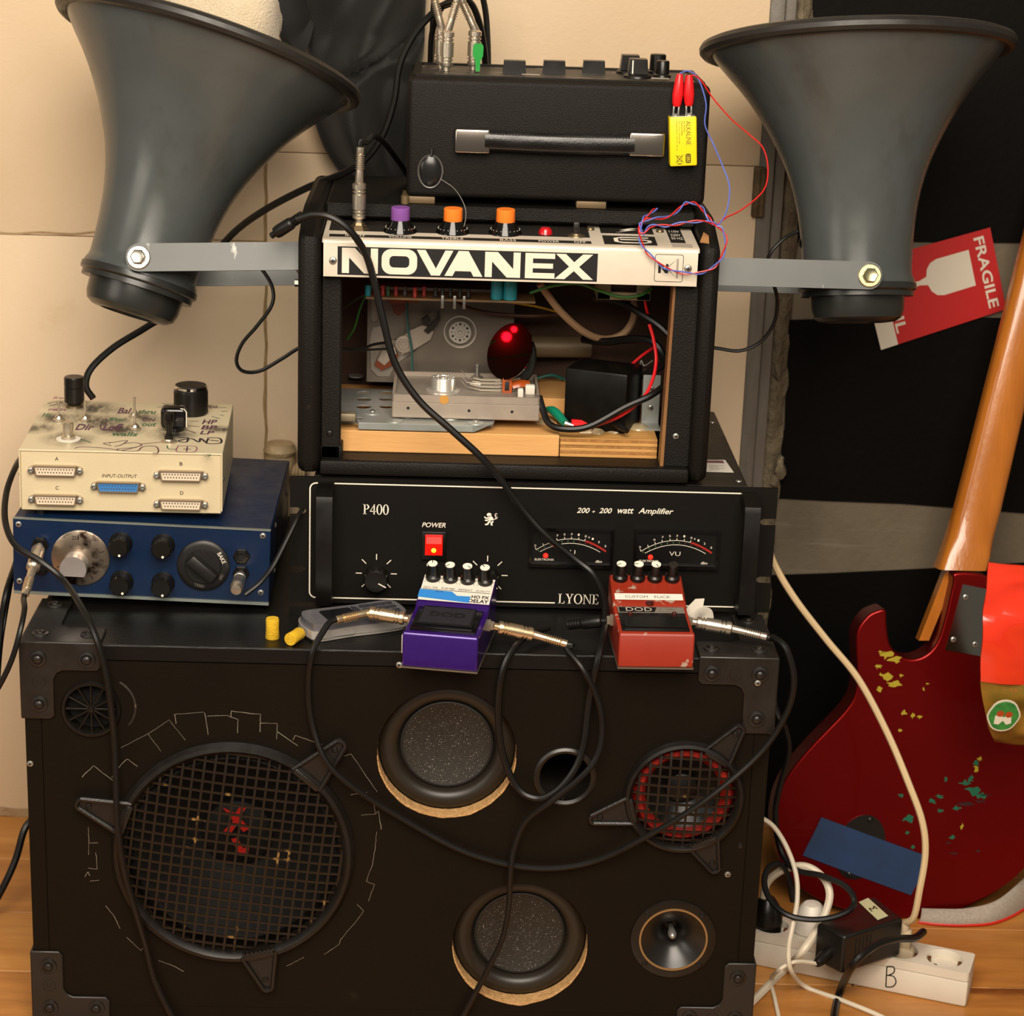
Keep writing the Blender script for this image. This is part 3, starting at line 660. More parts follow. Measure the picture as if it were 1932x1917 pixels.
# ------------------------------------------------------------------ open combo amplifier
NY = -6.0; NX0, NX1, NZ0, NZ1 = -234.0, 169.0, 69.0, 326.0; NB = 250.0
nv = thing('combo_amplifier', 'open-fronted black combo amplifier with cream control panel and its speaker removed', 'amplifier', ((NX0+NX1)/2, 120, 66))
N_ = lambda px, py, Y=NY: FX(px, py, Y)
SIDE = M(((0, 0, 1, 0), (1, 0, 0, 0), (0, 1, 0, 0), (0, 0, 0, 1)))       # local (y,z) outline, thickness along x
def cheek_prof():
    return [(NY, NZ0+14), (NY+4, NZ0+4), (NY+14, NZ0), (NB-10, NZ0), (NB, NZ0+10), (NB, NZ1-10), (NB-10, NZ1), (72, NZ1), (60, NZ1-1), (6, 310), (NY+1, 305), (NY, 298)]
for x0, x1 in ((NX0, NX0+22), (NX1-18, NX1)):
    b = MB(); b.prism(cheek_prof(), x0, x1, SIDE); o = part('side_panel', b, novt, nv)
    m_ = o.modifiers.new('round', 'BEVEL'); m_.width = 7*K; m_.segments = 3; m_.limit_method = 'ANGLE'; m_.angle_limit = math.radians(60)
b = MB(); b.box(NX0+22, NX1-18, NY+4, NB, NZ0, NZ0+14, 1.5, 1); part('bottom_panel', b, novt, nv)
b = MB(); b.box(NX0+22, NX1-18, NY, NY+12, NZ0+1, NZ0+16, 3); part('front_lip', b, novt, nv)
b = MB(); b.box(NX0+22, NX1-18, 66, NB, NZ1-14, NZ1, 2, 1); part('top_panel', b, novt, nv)
b = MB(); b.box(NX0+22, NX1-18, NB-8, NB-2, NZ0+14, NZ1-14); part('back_panel', b, mat('hardboard', '#452a14', .7, var='#372110', vscale=14, bump=.2, bscale=200), nv)
b = MB(); b.box(NX0+22, NX1-18, 92, 98, 300, NZ1-13); part('riser', b, novt, nv)
# black battens behind the opening
bl = N_(643, 700, 8)[0]; br = N_(1258, 760, 8)[0]
b = MB(); b.box(NX0+22, bl, 8, 26, NZ0+14, 268, 1.2, 1); bt = part('batten', b, novt, nv)
inst('screw', BSCREW, bt, FR(8, *N_(622, 818, 8)))
brt = N_(1274, 560, 8)[0]
b = MB(); b.add([(br, 8, 84), (NX1-18, 8, 84), (NX1-18, 8, 270), (brt, 8, 270), (br, 26, 84), (NX1-18, 26, 84), (NX1-18, 26, 270), (brt, 26, 270)], [[0, 1, 2, 3], [4, 7, 6, 5], [0, 3, 7, 4], [1, 5, 6, 2], [0, 4, 5, 1], [3, 2, 6, 7]])
bt = part('batten', b, novt, nv); inst('screw', SCREW, bt, FR(8, *N_(1275, 823, 8)))
b = MB(); b.add([(br-3.5, 7, 84), (br, 7, 84), (brt, 7, 268), (brt-2.5, 7, 268), (br-3.5, 28, 84), (br, 28, 84), (brt, 28, 268), (brt-2.5, 28, 268)], [[0, 1, 2, 3], [4, 7, 6, 5], [0, 3, 7, 4], [1, 5, 6, 2], [0, 4, 5, 1], [3, 2, 6, 7]])
part('bare_edge', b, wood('edge_wood', '#8a6238', '#6f4a28', (8, 8, 1)), nv)
b = MB(); b.box(NX0+22, bl+2, 8, 33, NZ0+14, NZ0+27, 1); part('corner_block', b, novt, nv)
for xa in (NX0+22.5, NX1-20): b = MB(); b.box(xa, xa+1.5, 28, NB-8, NZ0+14, 300); part('inner_lining', b, MATS['hardboard'], nv)
# chipped wood on the right shoulder
b = MB(); q = N_(1327, 447, 10); b.prism([(q[0]-4, q[1]-4), (q[0]+5, q[1]-5), (q[0]+4, q[1]+3), (q[0]-1, q[1]+6)], 0, 1.5, FR(3)); part('chip', b, wood('chip_wood', '#a6763f', '#7d5227'), nv)
# folded control panel
cream = mat('panel_cream', '#cfc4b2', .42, .15, var='#c5b9a6', vscale=25, wear=[('#7d7466', 110, .74, .80)])
x0, x1 = N_(608, 490)[0], N_(1318, 505)[0]; zb, zt = 268.0, 304.3
ang = 6.0; dz = lambda y: math.tan(math.radians(2.5))*y
b = MB(); prof = [(0, zb), (0, zt-4), (.6, zt-1.8), (2, zt-.6), (4, zt), (92, zt+dz(92)), (92, zt+dz(92)-1.5), (4, zt-1.6), (1.6, zt-3.6), (1.6, zb)]
b.prism([(NY-2+y, z) for y, z in prof], x0, x1, SIDE)
b.box(x0, x0+1.2, NY-2, NY+60, zb, zt-1); b.box(x1-1.2, x1, NY-2, NY+60, zb, zt-1)
cp = part('control_panel', b, cream, nv)
PF = FR(NY-2)
def pz(px, py): return FX(px, py, NY-2)
b = MB(PF); (ax, az), (bx_, bz) = pz(637, 468), pz(1126, 530)
zt_, zb_ = pz(640, 467)[1], pz(640, 518)[1]
nz1 = (pz(640, 466)[1]+pz(1124, 477)[1])/2; nz0 = (pz(640, 520)[1]+pz(1124, 530)[1])/2
b.flat([(ax, nz0), (bx_, nz0), (bx_, nz1), (ax, nz1)], .12); part('name_block', b, black_ink, cp)
b = MB(PF); H0, H1 = nz0+1.8, nz1-1.2
def LT(px0, px1, polys):
    a, e = pz(px0, 495)[0], pz(px1, 495)[0]
    for pl in polys: b.flat([(a+u*(e-a), H0+v*(H1-H0)) for u, v in pl], .22)
n_poly = [[(0, 0), (.2, 0), (.2, .62), (.62, 0), (.78, 0), (1, 0), (1, 1), (.8, 1), (.8, .34), (.36, 1), (0, 1)]]
LT(645, 713, n_poly); LT(915, 982, n_poly)
a, e = pz(720, 495)[0], pz(787, 495)[0]
b.plate(rrect(a, e, H0, H1, 9, 6), [rrect(a+7.4, e-7.4, H0+6.6, H1-6.6, 4, 5)], .2, .22)
LT(786, 855, [[(0, 1), (.24, 1), (.53, .28), (.78, 1), (1, 1), (.64, 0), (.40, 0)]])
LT(839, 911, [[(0, 0), (.36, 1), (.62, 1), (1, 0), (.76, 0), (.69, .2), (.28, .2), (.21, 0)]])
LT(991, 1047, [[(0, 0), (1, 0), (1, .22), (.26, .22), (.26, .4), (.94, .4), (.94, .6), (.26, .6), (.26, .79), (1, .79), (1, 1), (0, 1)]])
LT(1047, 1120, [[(0, 0), (.26, 0), (.5, .33), (.74, 0), (1, 0), (.63, .5), (.98, 1), (.72, 1), (.5, .68), (.28, 1), (.02, 1), (.37, .5)]])
part('name_lettering', b, mat('name_cream', '#d9cebb', .45), cp)
b = MB(PF); q = pz(612, 505)
for px, py in ((628, 492), (1298, 507)): inst('screw', SCREW, cp, FR(NY-2, *pz(px, py)) @ M.Scale(1.25, 4))
# N badge
b = MB(PF); x_, z_ = pz(1262, 506); s_ = 12.8
lp = rrect(x_-s_*1.05, x_+s_*1.05, z_-s_*1.02, z_+s_*1.02, 2, 4); b.ribbon(lp+[lp[0]], .55, .12)
b.ribbon([(x_-1, z_+1.2), (x_+8.6, z_+9.4), (x_+8.6, z_-10), (x_-1, z_-1.4)], .6, .12); b.ribbon([(x_+7.6, z_+9), (x_+7.6, z_-9.4)], .45, .12)
nw = 9.5
b.flat([(x_-10.2, z_-5), (x_-7.6, z_-5), (x_-7.6, z_+.8), (x_-3.4, z_-5), (x_-.6, z_-5), (x_-.6, z_+4), (x_-3, z_+4), (x_-3, z_-1.4), (x_-7.2, z_+4), (x_-10.2, z_+4)], .14)
part('badge', b, black_ink, cp)
# printed top of the panel
PT = M.Translation((0, NY-2, zt)) @ RX(2.5)
b = MB(PT); ptx = lambda px: FX(px, 440, 40)[0]
def strip(px0, px1, y0, y1): b.flat([(ptx(px0), y0), (ptx(px1), y0), (ptx(px1), y1), (ptx(px0), y1)], .15)
strip(625, 1112, 3.5+6, 20); strip(622, 1112, 36, 90); strip(1136, 1235, 10, 48); strip(1135, 1236, 58, 90); strip(1262, 1290, 24, 90)
b.m = 1; strip(1262, 1300, 7, 20)
part('black_bands', b, [mat('band_ink', '#171410', .5, var='#25211b', vscale=60), mat('label_grey', '#a59c8f', .5)], cp)
b = MB(PT)
def ptext(s, px0, px1, y0, y1, **k): b = MB(PT); b.text(s, ptx(px0), ptx(px1), y0, y1, .3, **k); part('panel_print', b, white_ink, cp)
ptext('VOLUME', 735, 778, 10.5, 18); ptext('TREBLE', 833, 874, 10.5, 18); ptext('BASS', 942, 972, 10.5, 18); ptext('POWER', 1014, 1052, 10.5, 18); ptext('OFF', 1080, 1102, 10.5, 18); ptext('INPUT', 655, 692, 10.5, 18)
ptext('AUTOMATIC', 1145, 1226, 49.5, 56.5, bold=.01)
sx_ = ptx(1160); ex_ = ptx(1222); b.ribbon([(ex_, 40), (sx_+6, 40), (sx_, 36), (sx_, 22), (sx_+6, 18), (ex_-5, 18), (ex_, 21), (ex_, 28), (ex_-5, 31), (sx_+4, 31)], 4.4, .3); part('panel_print', b, white_ink, cp); b = MB(PT)
b.flat([(ptx(1195), 84), (ptx(1172), 72), (ptx(1186), 72), (ptx(1163), 61), (ptx(1205), 75), (ptx(1190), 75), (ptx(1212), 84)], .3)
part('panel_print', b, white_ink, cp)
ptext('220V', 1267, 1286, 52, 62); ptext('50 HZ', 1266, 1288, 38, 48); ptext('110V', 1267, 1286, 68, 78)
# skirted knobs
skirt = MB(); skirt.lathe([(16.4, 0), (16.2, 1.6), (11, 8), (9.4, 12), (0, 12)], 32)
skm = mesh_of(skirt, mat('gloss_black', '#0d0c0b', .12), 'skirt'); dots = MB()
for k in range(20): a = 2*math.pi*k/20; dots.cbox(0, 0, 0, .6, 1.5, .3, T=RZ(math.degrees(a)) @ TR(0, -14.0, 4.35) @ RX(-51))
dtm = mesh_of(dots, white_ink, 'scale_marks')
cap = MB(); cap.lathe([(0, 24), (8.4, 24), (9, 23.4), (9.3, 11), (9, 10.5)], 28)
for px, col_, nm in ((755, '#7c4a93', 'purple'), (854, '#f07a22', 'orange'), (953, '#f07a22', 'orange')):
    q = PZ(px, 436+(px-755)*.02, zt+2)
    T = M.Translation((q.x, q.y, zt+dz(q.y-NY)-.2)) @ RX(2.5)
    o = inst('tone_knob', skm, nv, T, nm+' capped knob with a black numbered skirt')
    inst('cap', mesh_of(cap, mat('cap_'+nm, col_, .42), 'cap'), o, M.Translation(V(ORG[nv.name])))
    inst('scale_marks', dtm, o, M.Translation(V(ORG[nv.name])))
q = PZ(1029, 441, zt+2); b = MB(M.Translation((q.x, q.y, zt+dz(q.y)))); b.lathe([(0, 7), (4, 6.6), (6.4, 4), (6.8, 1.5), (7.2, 0)], 18); part('pilot_lamp', b, mat('red_lens', '#b3121a', .18, coat=.5), nv)
q = PZ(1087, 445, zt+2); b = MB(M.Translation((q.x, q.y, zt+dz(q.y)))); b.lathe([(9, 0), (8.5, 1.2), (5.5, 1.6), (5, 3), (0, 3)], 20); ts = part('toggle_switch', b, mat('brown_steel', '#77684f', .4, .8), nv)
b = MB(M.Translation((q.x, q.y, zt+dz(q.y)))); b.box(-3, 3, -2, 2, 2, 14, .6); part('toggle', b, black_pl, ts)
for px, py in ((1114, 433), (1245, 437)): inst('screw', screw_mesh('rusty_screw', 4, MATS['brown_steel'], 3), cp, TR(*PZ(px, py, zt+3.5)))
q = PZ(677, 432, zt+2); jack0 = V((q.x, q.y, zt+dz(q.y)))
b = MB(M.Translation(jack0)); b.lathe([(10, 0), (10, 1), (8, 1.6), (8, 4), (6, 4.4), (5.2, 7), (0, 7)], 6); part('jack_nut', b, MATS['brown_steel'], nv)
# wiring board and transformer under the panel
b = MB(); pa, pb_ = FX(690, 575, 40)[0], FX(1010, 575, 40)[0]; b.box(pa, pb_, 40, 78, 237, 239)
pc = part('circuit_board', b, mat('board_brown', '#6b4f2a', .6, var='#4d3820', vscale=40), nv)
cap_m = mat('cap_teal', '#1f7c86', .35, var='#1a6a74', vscale=50)
for px, r, l, mm in ((938, 6, 20, cap_m), (963, 7, 22, cap_m), (694, 3, 11, cap_m)):
    x = FX(px, 545, 38)[0]; b = MB(); b.lathe([(0, 0), (r*.8, 0), (r, 1), (r, l), (0, l)], 18, TR(x, 45, 239)); part('capacitor', b, mm, pc)
for px, cl in ((706, '#7a1d16'), (722, '#8a241b'), (732, '#20402a'), (747, '#7a1d16'), (764, '#2a2622'), (783, '#8a241b'), (800, '#7a1d16'), (822, '#1b1a18'), (835, '#1b1a18'), (850, '#14130f'), (868, '#14130f'), (884, '#14130f')):
    x = FX(px, 545, 40)[0]; b = MB(); b.lathe([(0, 0), (1.6, 0), (2.2, 1.5), (1.9, 3), (1.9, 8), (2.2, 10), (0, 11)], 10, TR(x, 42+random.uniform(0, 8), 239)); part('resistor', b, mat('res_'+cl, cl, .5), pc)
for px in (835, 858, 876): x = FX(px, 560, 38)[0]; b = MB(); b.box(x-1.5, x+1.5, 38, 40, 230, 243, .4); part('lug', b, dull_steel, pc)
(x0_, z1_), (x1_, z0_) = FX(1126, 535, 60), FX(1226, 566, 60)
b = MB(); b.box(x0_, x1_, 55, 60, z0_, z0_+8, .8); b.box(x0_, x0_+14, 55, 100, z0_, z0_+40, .8); b.box(x1_-14, x1_, 55, 100, z0_, z0_+40, .8)
tf = part('transformer', b, mat('old_cream_steel', '#8f8467', .5, .4, var='#6f6448', vscale=40), nv)
b = MB(); b.box(x0_+14, x1_-14, 60, 100, z0_+6, z0_+40, 1); part('winding', b, mat('winding_brown', '#3a1c10', .5), tf)
b = MB(); q = PY(1040, 655, 205); b.cyl((q.x-35, 205, q.z), (q.x+42, 212, q.z), 12, n=20); part('tube_capacitor', b, mat('old_can', '#6c5b43', .5, .2), nv)
# ------------------------------------------------------------------ things inside the open amplifier
WZ = 83.2; WT = 105.0
pale = wood('planed_pine', '#d8a667', '#c99355', (1.5, 12, 12), 4, .6)
b = MB(); b.box(NX0+24.8, 24.2, 34, 222, WZ, WT, .8, 1)
solo('wood_block', b, pale, 'planed pine board under the open hard drives', 'wood block')
ply = thing('plywood_block', 'rough plywood block under the black power adapter', 'wood block', (76, 120, WZ))
xr = br-4
plyA = wood('ply_a', '#c99a58', '#b07e3e', (2, 8, 30), 6, .75, knot='#5c3a18'); plyB = wood('ply_b', '#a87840', '#8a5d2c', (20, 20, 20), 8, .85)
for k in range(6):
    z0 = WZ+k*3.05; jit = random.uniform(-.8, .8)
    b = MB(); b.box(25.2, xr, 36+jit, 222, z0, z0+3.0, .3, 1); part('ply', b, (plyA, plyB)[k % 2], ply)
b = MB(); b.box(24.6, xr, 36, 222, WZ+18.3, WZ+19.3, .2, 1); part('ply', b, plyA, ply)
PT_ = WZ+19.3
# loose pine offcut at the back
b = MB(); q = PY(1040, 775, 150); b.box(8, 50, 130, 215, PT_+.2, PT_+16, .8, 1); solo('wood_offcut', b, pale, 'small pine offcut behind the power adapter', 'wood block')
# perforated steel plate
pl = thing('steel_plate', 'perforated zinc steel plate carrying the open hard drive', 'bracket', (-150, 110, WT))
zinc = mat('zinc', '#a6a9a6', .36, .4, var='#94988f', vscale=25, rvar=.08)
hz = WT+8.5
def hole(px, py, r=8): q = PZ(px, py, hz); return circ(r, 20, q.x, q.y)
hs = [hole(687, 741), hole(729, 741), hole(687, 753), hole(729, 753), hole(686, 767), hole(729, 767, 7.5), hole(672, 708), hole(677, 789, 5)]
p0 = PZ(643, 800, hz); xa = NX0+25
q1 = PZ(676, 797, hz); q2 = PZ(931, 803, hz); fy_ = q1.y
b = MB(); b.plate([(xa, fy_+14), (q1.x-4, fy_+14), (q1.x, fy_), (q2.x-16, fy_), (q2.x, fy_+10), (q2.x+2, fy_+24), (q2.x+2, 170), (xa, 170)], hs, hz-1.4, hz); pm = part('plate', b, zinc, pl)
b = MB(); b.box(q1.x, q2.x-20, fy_-1, fy_+.4, hz-7, hz-.2, .4, 1); b.add([(q2.x-20, fy_-1, hz-7), (q2.x-20, fy_-1, hz-.2), (q2.x, fy_+9, hz-.2), (q2.x-20, fy_+.4, hz-7), (q2.x-20, fy_+.4, hz-.2), (q2.x, fy_+10, hz-.2)], [[0, 1, 2], [3, 5, 4], [0, 3, 4, 1], [1, 4, 5, 2], [0, 2, 5, 3]]); part('flange', b, zinc, pm)
bs = MB(); bs.lathe([(9, 0), (8.6, .7), (5, 1), (4.2, 1.1), (0, 1.1)], 22); bsm = mesh_of(bs, zinc, 'boss')
for px, py, s in ((703, 779, 1), (745, 794, 1), (898, 798, 1), (770, 785, 1.1), (850, 787, 1.4)):
    q = PZ(px, py, hz); inst('boss', bsm, pm, M.Translation((q.x, q.y, hz)) @ M.Scale(s, 4))
for px, py in ((703, 776), (898, 795)): inst('screw', SCREW, pm, TR(*PZ(px, py, hz+1)))
b = MB(); q = PZ(660, 793, hz); b.box(xa, q.x+6, q.y-6, q.y+6, hz+.3, hz+8, 1); part('tab', b, mat('tan_tab', '#8f836c', .5, .5), pm)
b = MB()
for y in (60, 150): b.box(xa, q2.x, y, y+8, WT+.1, hz-1.4)
part('spacer', b, zinc, pl)
# ----- hard drive lying flat
alu = mat('cast_alu', '#ac9f8f', .42, .3, var='#988d80', vscale=20, rvar=.1)
alu_in = mat('cast_alu_floor', '#9c9286', .42, .35, var='#877e73', vscale=18)
alu_dark = mat('dark_cast_alu', '#766c60', .45, .4, var='#5f574d', vscale=14, rvar=.1)  # darker copy of the casting alloy, toned down for the standing drive's face
HX0, HX1, HY0, HY1, HZ0, HZ1 = -143.5, 4.0, 50.0, 150.0, hz+1.5, 140.5
hd = thing('hard_drive', 'opened hard drive lying flat with bare spindle and head comb', 'hard drive', ((HX0+HX1)/2, 100, HZ0))
b = MB(); b.box(HX0, HX1, HY0, HY1, HZ0, HZ1-9, 1, 1); part('casting', b, alu, hd)
b = MB(); b.plate(rrect(HX0, HX1, HY0, HY1, 3), [rrect(HX0+3, HX1-2.5, HY0+2.2, HY1-3, 7)], HZ1-9, HZ1-1.5); part('wall', b, alu, hd)
b = MB(); b.box(HX0+2, HX1-2, HY0+2, HY1-2, HZ1-9.2, HZ1-6); part('deck', b, alu_in, hd)
b = MB()
for px, py in ((770, 770), (885, 775), (966, 777)): x, z = FX(px, py, HY0); b.cyl((x, HY0-.15, z), (x, HY0+.3, z), 1.5, n=12)
part('screw_hole', b, dark_hole, hd)
b = MB(); x, z = FX(838, 754, HY0); b.cyl((x, HY0-.3, z), (x, HY0+.1, z), 4.6, n=20); part('paper_dot', b, mat('amber_dot', '#b9863a', .6), hd)
q = PZ(836, 738, HZ1-6); b = MB(M.Translation((q.x, q.y, HZ1-6)))
b.lathe([(18, 0), (17.6, 1.6), (13, 2.4), (12.6, 3), (12.4, 14), (11.8, 15), (8, 15), (7.6, 13.6), (4, 13.6), (3.6, 15), (0, 15)], 36); spn = part('spindle', b, mat('spindle_alu', '#c3bdb2', .28, .6), hd)
for k in range(6): inst('screw', screw_mesh('spindle_screw', 1.3, steel, 1, False), spn, M.Translation((q.x, q.y, HZ1+9)) @ RZ(60*k) @ TR(9.8, 0, 0))
hx, hy = PZ(925, 735, HZ1-4).x, PZ(925, 735, HZ1-4).y
b = MB()
for k in range(4): z = HZ1-5+k*3.6; b.tube([(hx-22+k*1.5, hy+2-k, z+2.2), (hx-10, hy-1, z+.6), (hx+8, hy, z+.4), (hx+30, hy+6, z+.6)], [.8, 1.2, 1.5, 1.8], 6)
for k in range(3): z = HZ1-3+k*4.6; b.tube([(hx-30, hy+4+k*3, z+7), (hx-24, hy+1, z+1), (hx-10, hy-2, z)], .45, 5)
part('head_comb', b, mat('comb_alu', '#c0b8a8', .25, .7), hd)
b = MB(); b.box(hx+12, hx+22, hy-5, hy-3.6, HZ1-6, HZ1+9, .4); b.tube(smooth([(hx+22, hy-3, HZ1+2), (hx+30, hy-2, HZ1+4), (hx+40, hy+2, HZ1+2)], 4), 4.5, 8, flat=.2); fx = part('ribbon_cable', b, mat('kapton', '#a2481a', .3), hd)
b = MB(); b.box(hx+14.5, hx+19, hy-5.4, hy-5, HZ1-3.5, HZ1+6, .1); part('chip', b, matt_black, fx)
q = PZ(900, 712, HZ1-4); b = MB(M.Translation((q.x, q.y, HZ1-5))); b.lathe([(6, 0), (6, 2), (2.4, 3), (2, 12), (3, 13), (3, 15), (0, 15)], 14); part('post', b, steel, hd)
for px, py, w_, h_ in ((1000, 735, 10, 8), (982, 742, 6, 8)):
    q = PZ(px, py, HZ1-2); b = MB(); b.box(q.x-w_/2, q.x+w_/2, q.y-4, q.y+4, HZ1-7, HZ1+h_*.4, 1.5); part('bumper', b, mat('white_nylon', '#cfc7bb', .5), hd)
b = MB(); b.box(HX0+104, HX0+112, HY1-26, HY1-18, HZ1-7, HZ1+5, 1); b.box(-40, -8, HY1-40, HY1-22, HZ1-7, HZ1+1, 2); part('stop', b, alu, hd)
# ----- hard drive standing behind it
Y2 = 172.0
(ax, az1), (bx2, az0) = FX(694, 548, Y2), FX(966, 716, Y2); az0 = FX(694, 720, Y2)[1]
h2_ = thing('hard_drive', 'opened hard drive standing on edge with round spindle hub', 'hard drive', ((ax+bx2)/2, Y2, az0))
b = MB(); b.box(ax, bx2, Y2+5, Y2+24, az0, az0+102, 1, 1); part('casting', b, alu_in, h2_)
slot = rrect(*sorted((FX(700, 580, Y2)[0], FX(713, 580, Y2)[0])), FX(700, 608, Y2)[1], FX(700, 564, Y2)[1], 3)
well = [FX(x, y, Y2) for x, y in ((700, 700), (697, 645), (703, 617), (722, 613), (735, 640), (775, 640), (790, 655), (772, 672), (745, 690), (735, 712), (712, 712))]
b = MB(); b.plate([(ax, az0), (bx2, az0), (bx2, az0+102), (ax, az0+102)], [slot, well], 0, 6, FR(Y2+6)); part('face', b, alu_dark, h2_)
b = MB(FR(Y2, *FX(868, 626, Y2))); b.lathe([(17.5, 0), (17.2, .8), (16, .9), (12.5, -1.8), (12.3, 4), (11.6, 4.6), (5.4, 4.6), (5, 3.6), (2.4, 3.6), (2, 4.6), (0, 2)], 40); hub = part('spindle', b, MATS['spindle_alu'], h2_)
b = MB(FR(Y2-4.7, *FX(868, 625, Y2)))
for k in range(12): a = k*math.pi/6; b.flat(circ(1.3 if k % 2 else .8, 10, 8.6*math.cos(a), 8.6*math.sin(a)), 0)
part('hub_hole', b, dark_hole, hub)
P2 = lambda px, py: FX(px, py, Y2-6)
b = MB(FR(Y2-1)); b.prism([P2(*p) for p in ((758, 668), (752, 640), (775, 622), (800, 612), (818, 625), (812, 640), (780, 660))], 0, 7); aa = part('actuator_arm', b, alu, h2_)
b = MB(FR(Y2-9)); b.prism([P2(*p) for p in ((800, 622), (822, 600), (828, 583), (831, 600), (822, 616), (808, 628))], 0, 3); b.prism([P2(*p) for p in ((796, 600), (806, 592), (812, 602), (800, 612))], 0, 6); part('head_stack', b, mat('burnt_metal', '#2b2620', .5, .5), aa)
b = MB(FR(Y2-8, *P2(762, 648))); b.lathe([(9, 0), (9, 2), (6, 2.4), (5.4, 1.4), (3, 1.4), (2.6, 2.6), (0, 2.6)], 20); part('pivot', b, alu, aa)
b = MB(FR(Y2+1)); ar = [P2(*p) for p in ((706, 690), (716, 672), (735, 665), (752, 672), (742, 690), (720, 700))]; b.prism(ar, 0, 4); part('voice_coil', b, mat('coil_copper', '#7c3b1c', .4, .5), h2_)
b = MB(FR(Y2+0)); b.prism([P2(*p) for p in ((712, 680), (722, 660), (745, 655), (748, 668), (725, 690))], 0, 5); part('magnet_plate', b, alu, h2_)
b = MB(FR(Y2-1)); b.prism([P2(*p) for p in ((738, 575), (772, 572), (768, 585), (752, 598), (742, 592))], 0, 1); fo = part('ribbon_cable', b, mat('dark_kapton', '#6d2d12', .35), h2_)
b = MB(FR(Y2-2)); b.prism([P2(*p) for p in ((727, 560), (804, 558), (798, 566), (730, 568))], 0, 2); b.prism([P2(*p) for p in ((735, 568), (792, 566), (790, 572), (735, 574))], 0, 3); part('connector', b, mat('connector_orange', '#8d4319', .5), fo)
b = MB(FR(Y2-4.2)); (u0, v1), (u1, v0) = P2(743, 557), P2(779, 565); b.flat([(u0, v0), (u1, v0), (u1, v1), (u0, v1)], 0); part('barcode_label', b, mat('label_white', '#a89f8f', .6), fo)
b = MB(FR(Y2-4.3))
for k in range(14): x = u0+1+k*(u1-u0-2)/14; b.flat([(x, v0+.8), (x+.3+.5*(k % 3 == 0), v0+.8), (x+.3+.5*(k % 3 == 0), v1-.6), (x, v1-.6)], 0)
part('barcode', b, black_ink, fo)
b = MB(); sx0 = PY(778, 705, Y2-18); b.tube(smooth([tuple(PY(767, 570, Y2-12)), tuple(PY(770, 620, Y2-14)), tuple(PY(777, 660, Y2-16)), tuple(sx0)], 4), 1.6, 6, flat=.4); solo('wire_strip', b, mat('green_glass', '#35605a', .25), 'thin green strip hanging in front of the standing hard drive', 'strip')
# ----- mirror platter leaning between them
pc_ = PY(962, 663, 96)
nrm = V((-.66, -.64, .39)).normalized()
plt = thing('disk_platter', 'small mirror-polished hard disk platter reflecting red lamps', 'disk', pc_-V((0, 0, 33)))
b = MB(along(pc_, nrm)); b.lathe([(0, .6), (29.6, .6), (29.6, -.6), (0, -.6)], 56); part('platter', b, mat('mirror', '#d6d3cb', .04, 1), plt)
b = MB(); b.tube(smooth([tuple(pc_+V((14, 14, 14))), tuple(pc_+V((22, 16, -2))), tuple(pc_+V((20, 14, -24))), tuple(pc_+V((6, 8, -34)))], 5), 5.5, 8); part('holder', b, matt_black, plt)
# unseen lamps added for its red reflections, along the mirrored sight lines behind the panel
for px, py, rr in ((957, 636, 5.2), (971, 622, 3.2)):
    d = ray(px, py).normalized(); tt = ((pc_-CAM).dot(nrm))/d.dot(nrm); hit = CAM+d*tt; rf = (d-2*d.dot(nrm)*nrm).normalized()
    q = hit+rf*184
    b = MB(TR(*q)); b.lathe([(0, -rr)]+[(rr*math.cos(a), rr*math.sin(a)) for a in (-1, -.5, 0, .5, 1)]+[(0, rr)], 14); solo('hidden_lamp', b, mat('lamp_red', '#ff1020', .4, emit=('#ff0818', 9)), ('larger' if rr > 4 else 'smaller')+' unseen red lamp added for its reflection in the platter', 'lamp')
# ----- black power adapter
ad = thing('power_adapter', 'black plastic power adapter glued on the plywood block', 'power adapter', (70, 90, PT_), (0, 0, -22), local=True)
b = MB(); b.box(-33, 33, -26, 26, 0, 62, 2.5); part('body', b, mat('adapter_black', '#0a0907', .4, rvar=.1, spec=.18), ad)
b = MB(); b.tube([(20, -26, 12), (30, -34, 10), (40, -40, 8)], [4, 3.6, 2.6], 10); part('strain_relief', b, black_pl, ad)
glue = mat('hot_glue', '#d8c59c', .2, trans=.45, coat=.3)
for k, (px, py, s) in enumerate(((1105, 812, 7), (1160, 812, 8), (1205, 806, 11), (1128, 815, 6), (1028, 800, 8), (1090, 778, 9))):
    q = PZ(px, py, PT_+1); b = MB(TR(q.x, q.y, PT_+(2.6 if px < 1060 else .2))); b.lathe([(s*1.2, 0), (s*1.1, 1.5), (s*.7, 3.4), (s*.3, 4.4), (0, 4.6)], 14)
    b.v = [V((p.x+3*NZ.noise(p*.15), p.y*1+2*NZ.noise(p*.2+V((4, 0, 0))), p.z)) for p in b.v]
    solo('glue_blob', b, glue, ['hot glue blob at the foot of the red clip', 'hot glue blob in front of the power adapter', 'long hot glue blob at the right foot of the power adapter', 'small hot glue blob beside the red clip', 'hot glue blob holding the black lead on the pine board', 'hot glue blob behind the red and green clips'][k], 'glue')
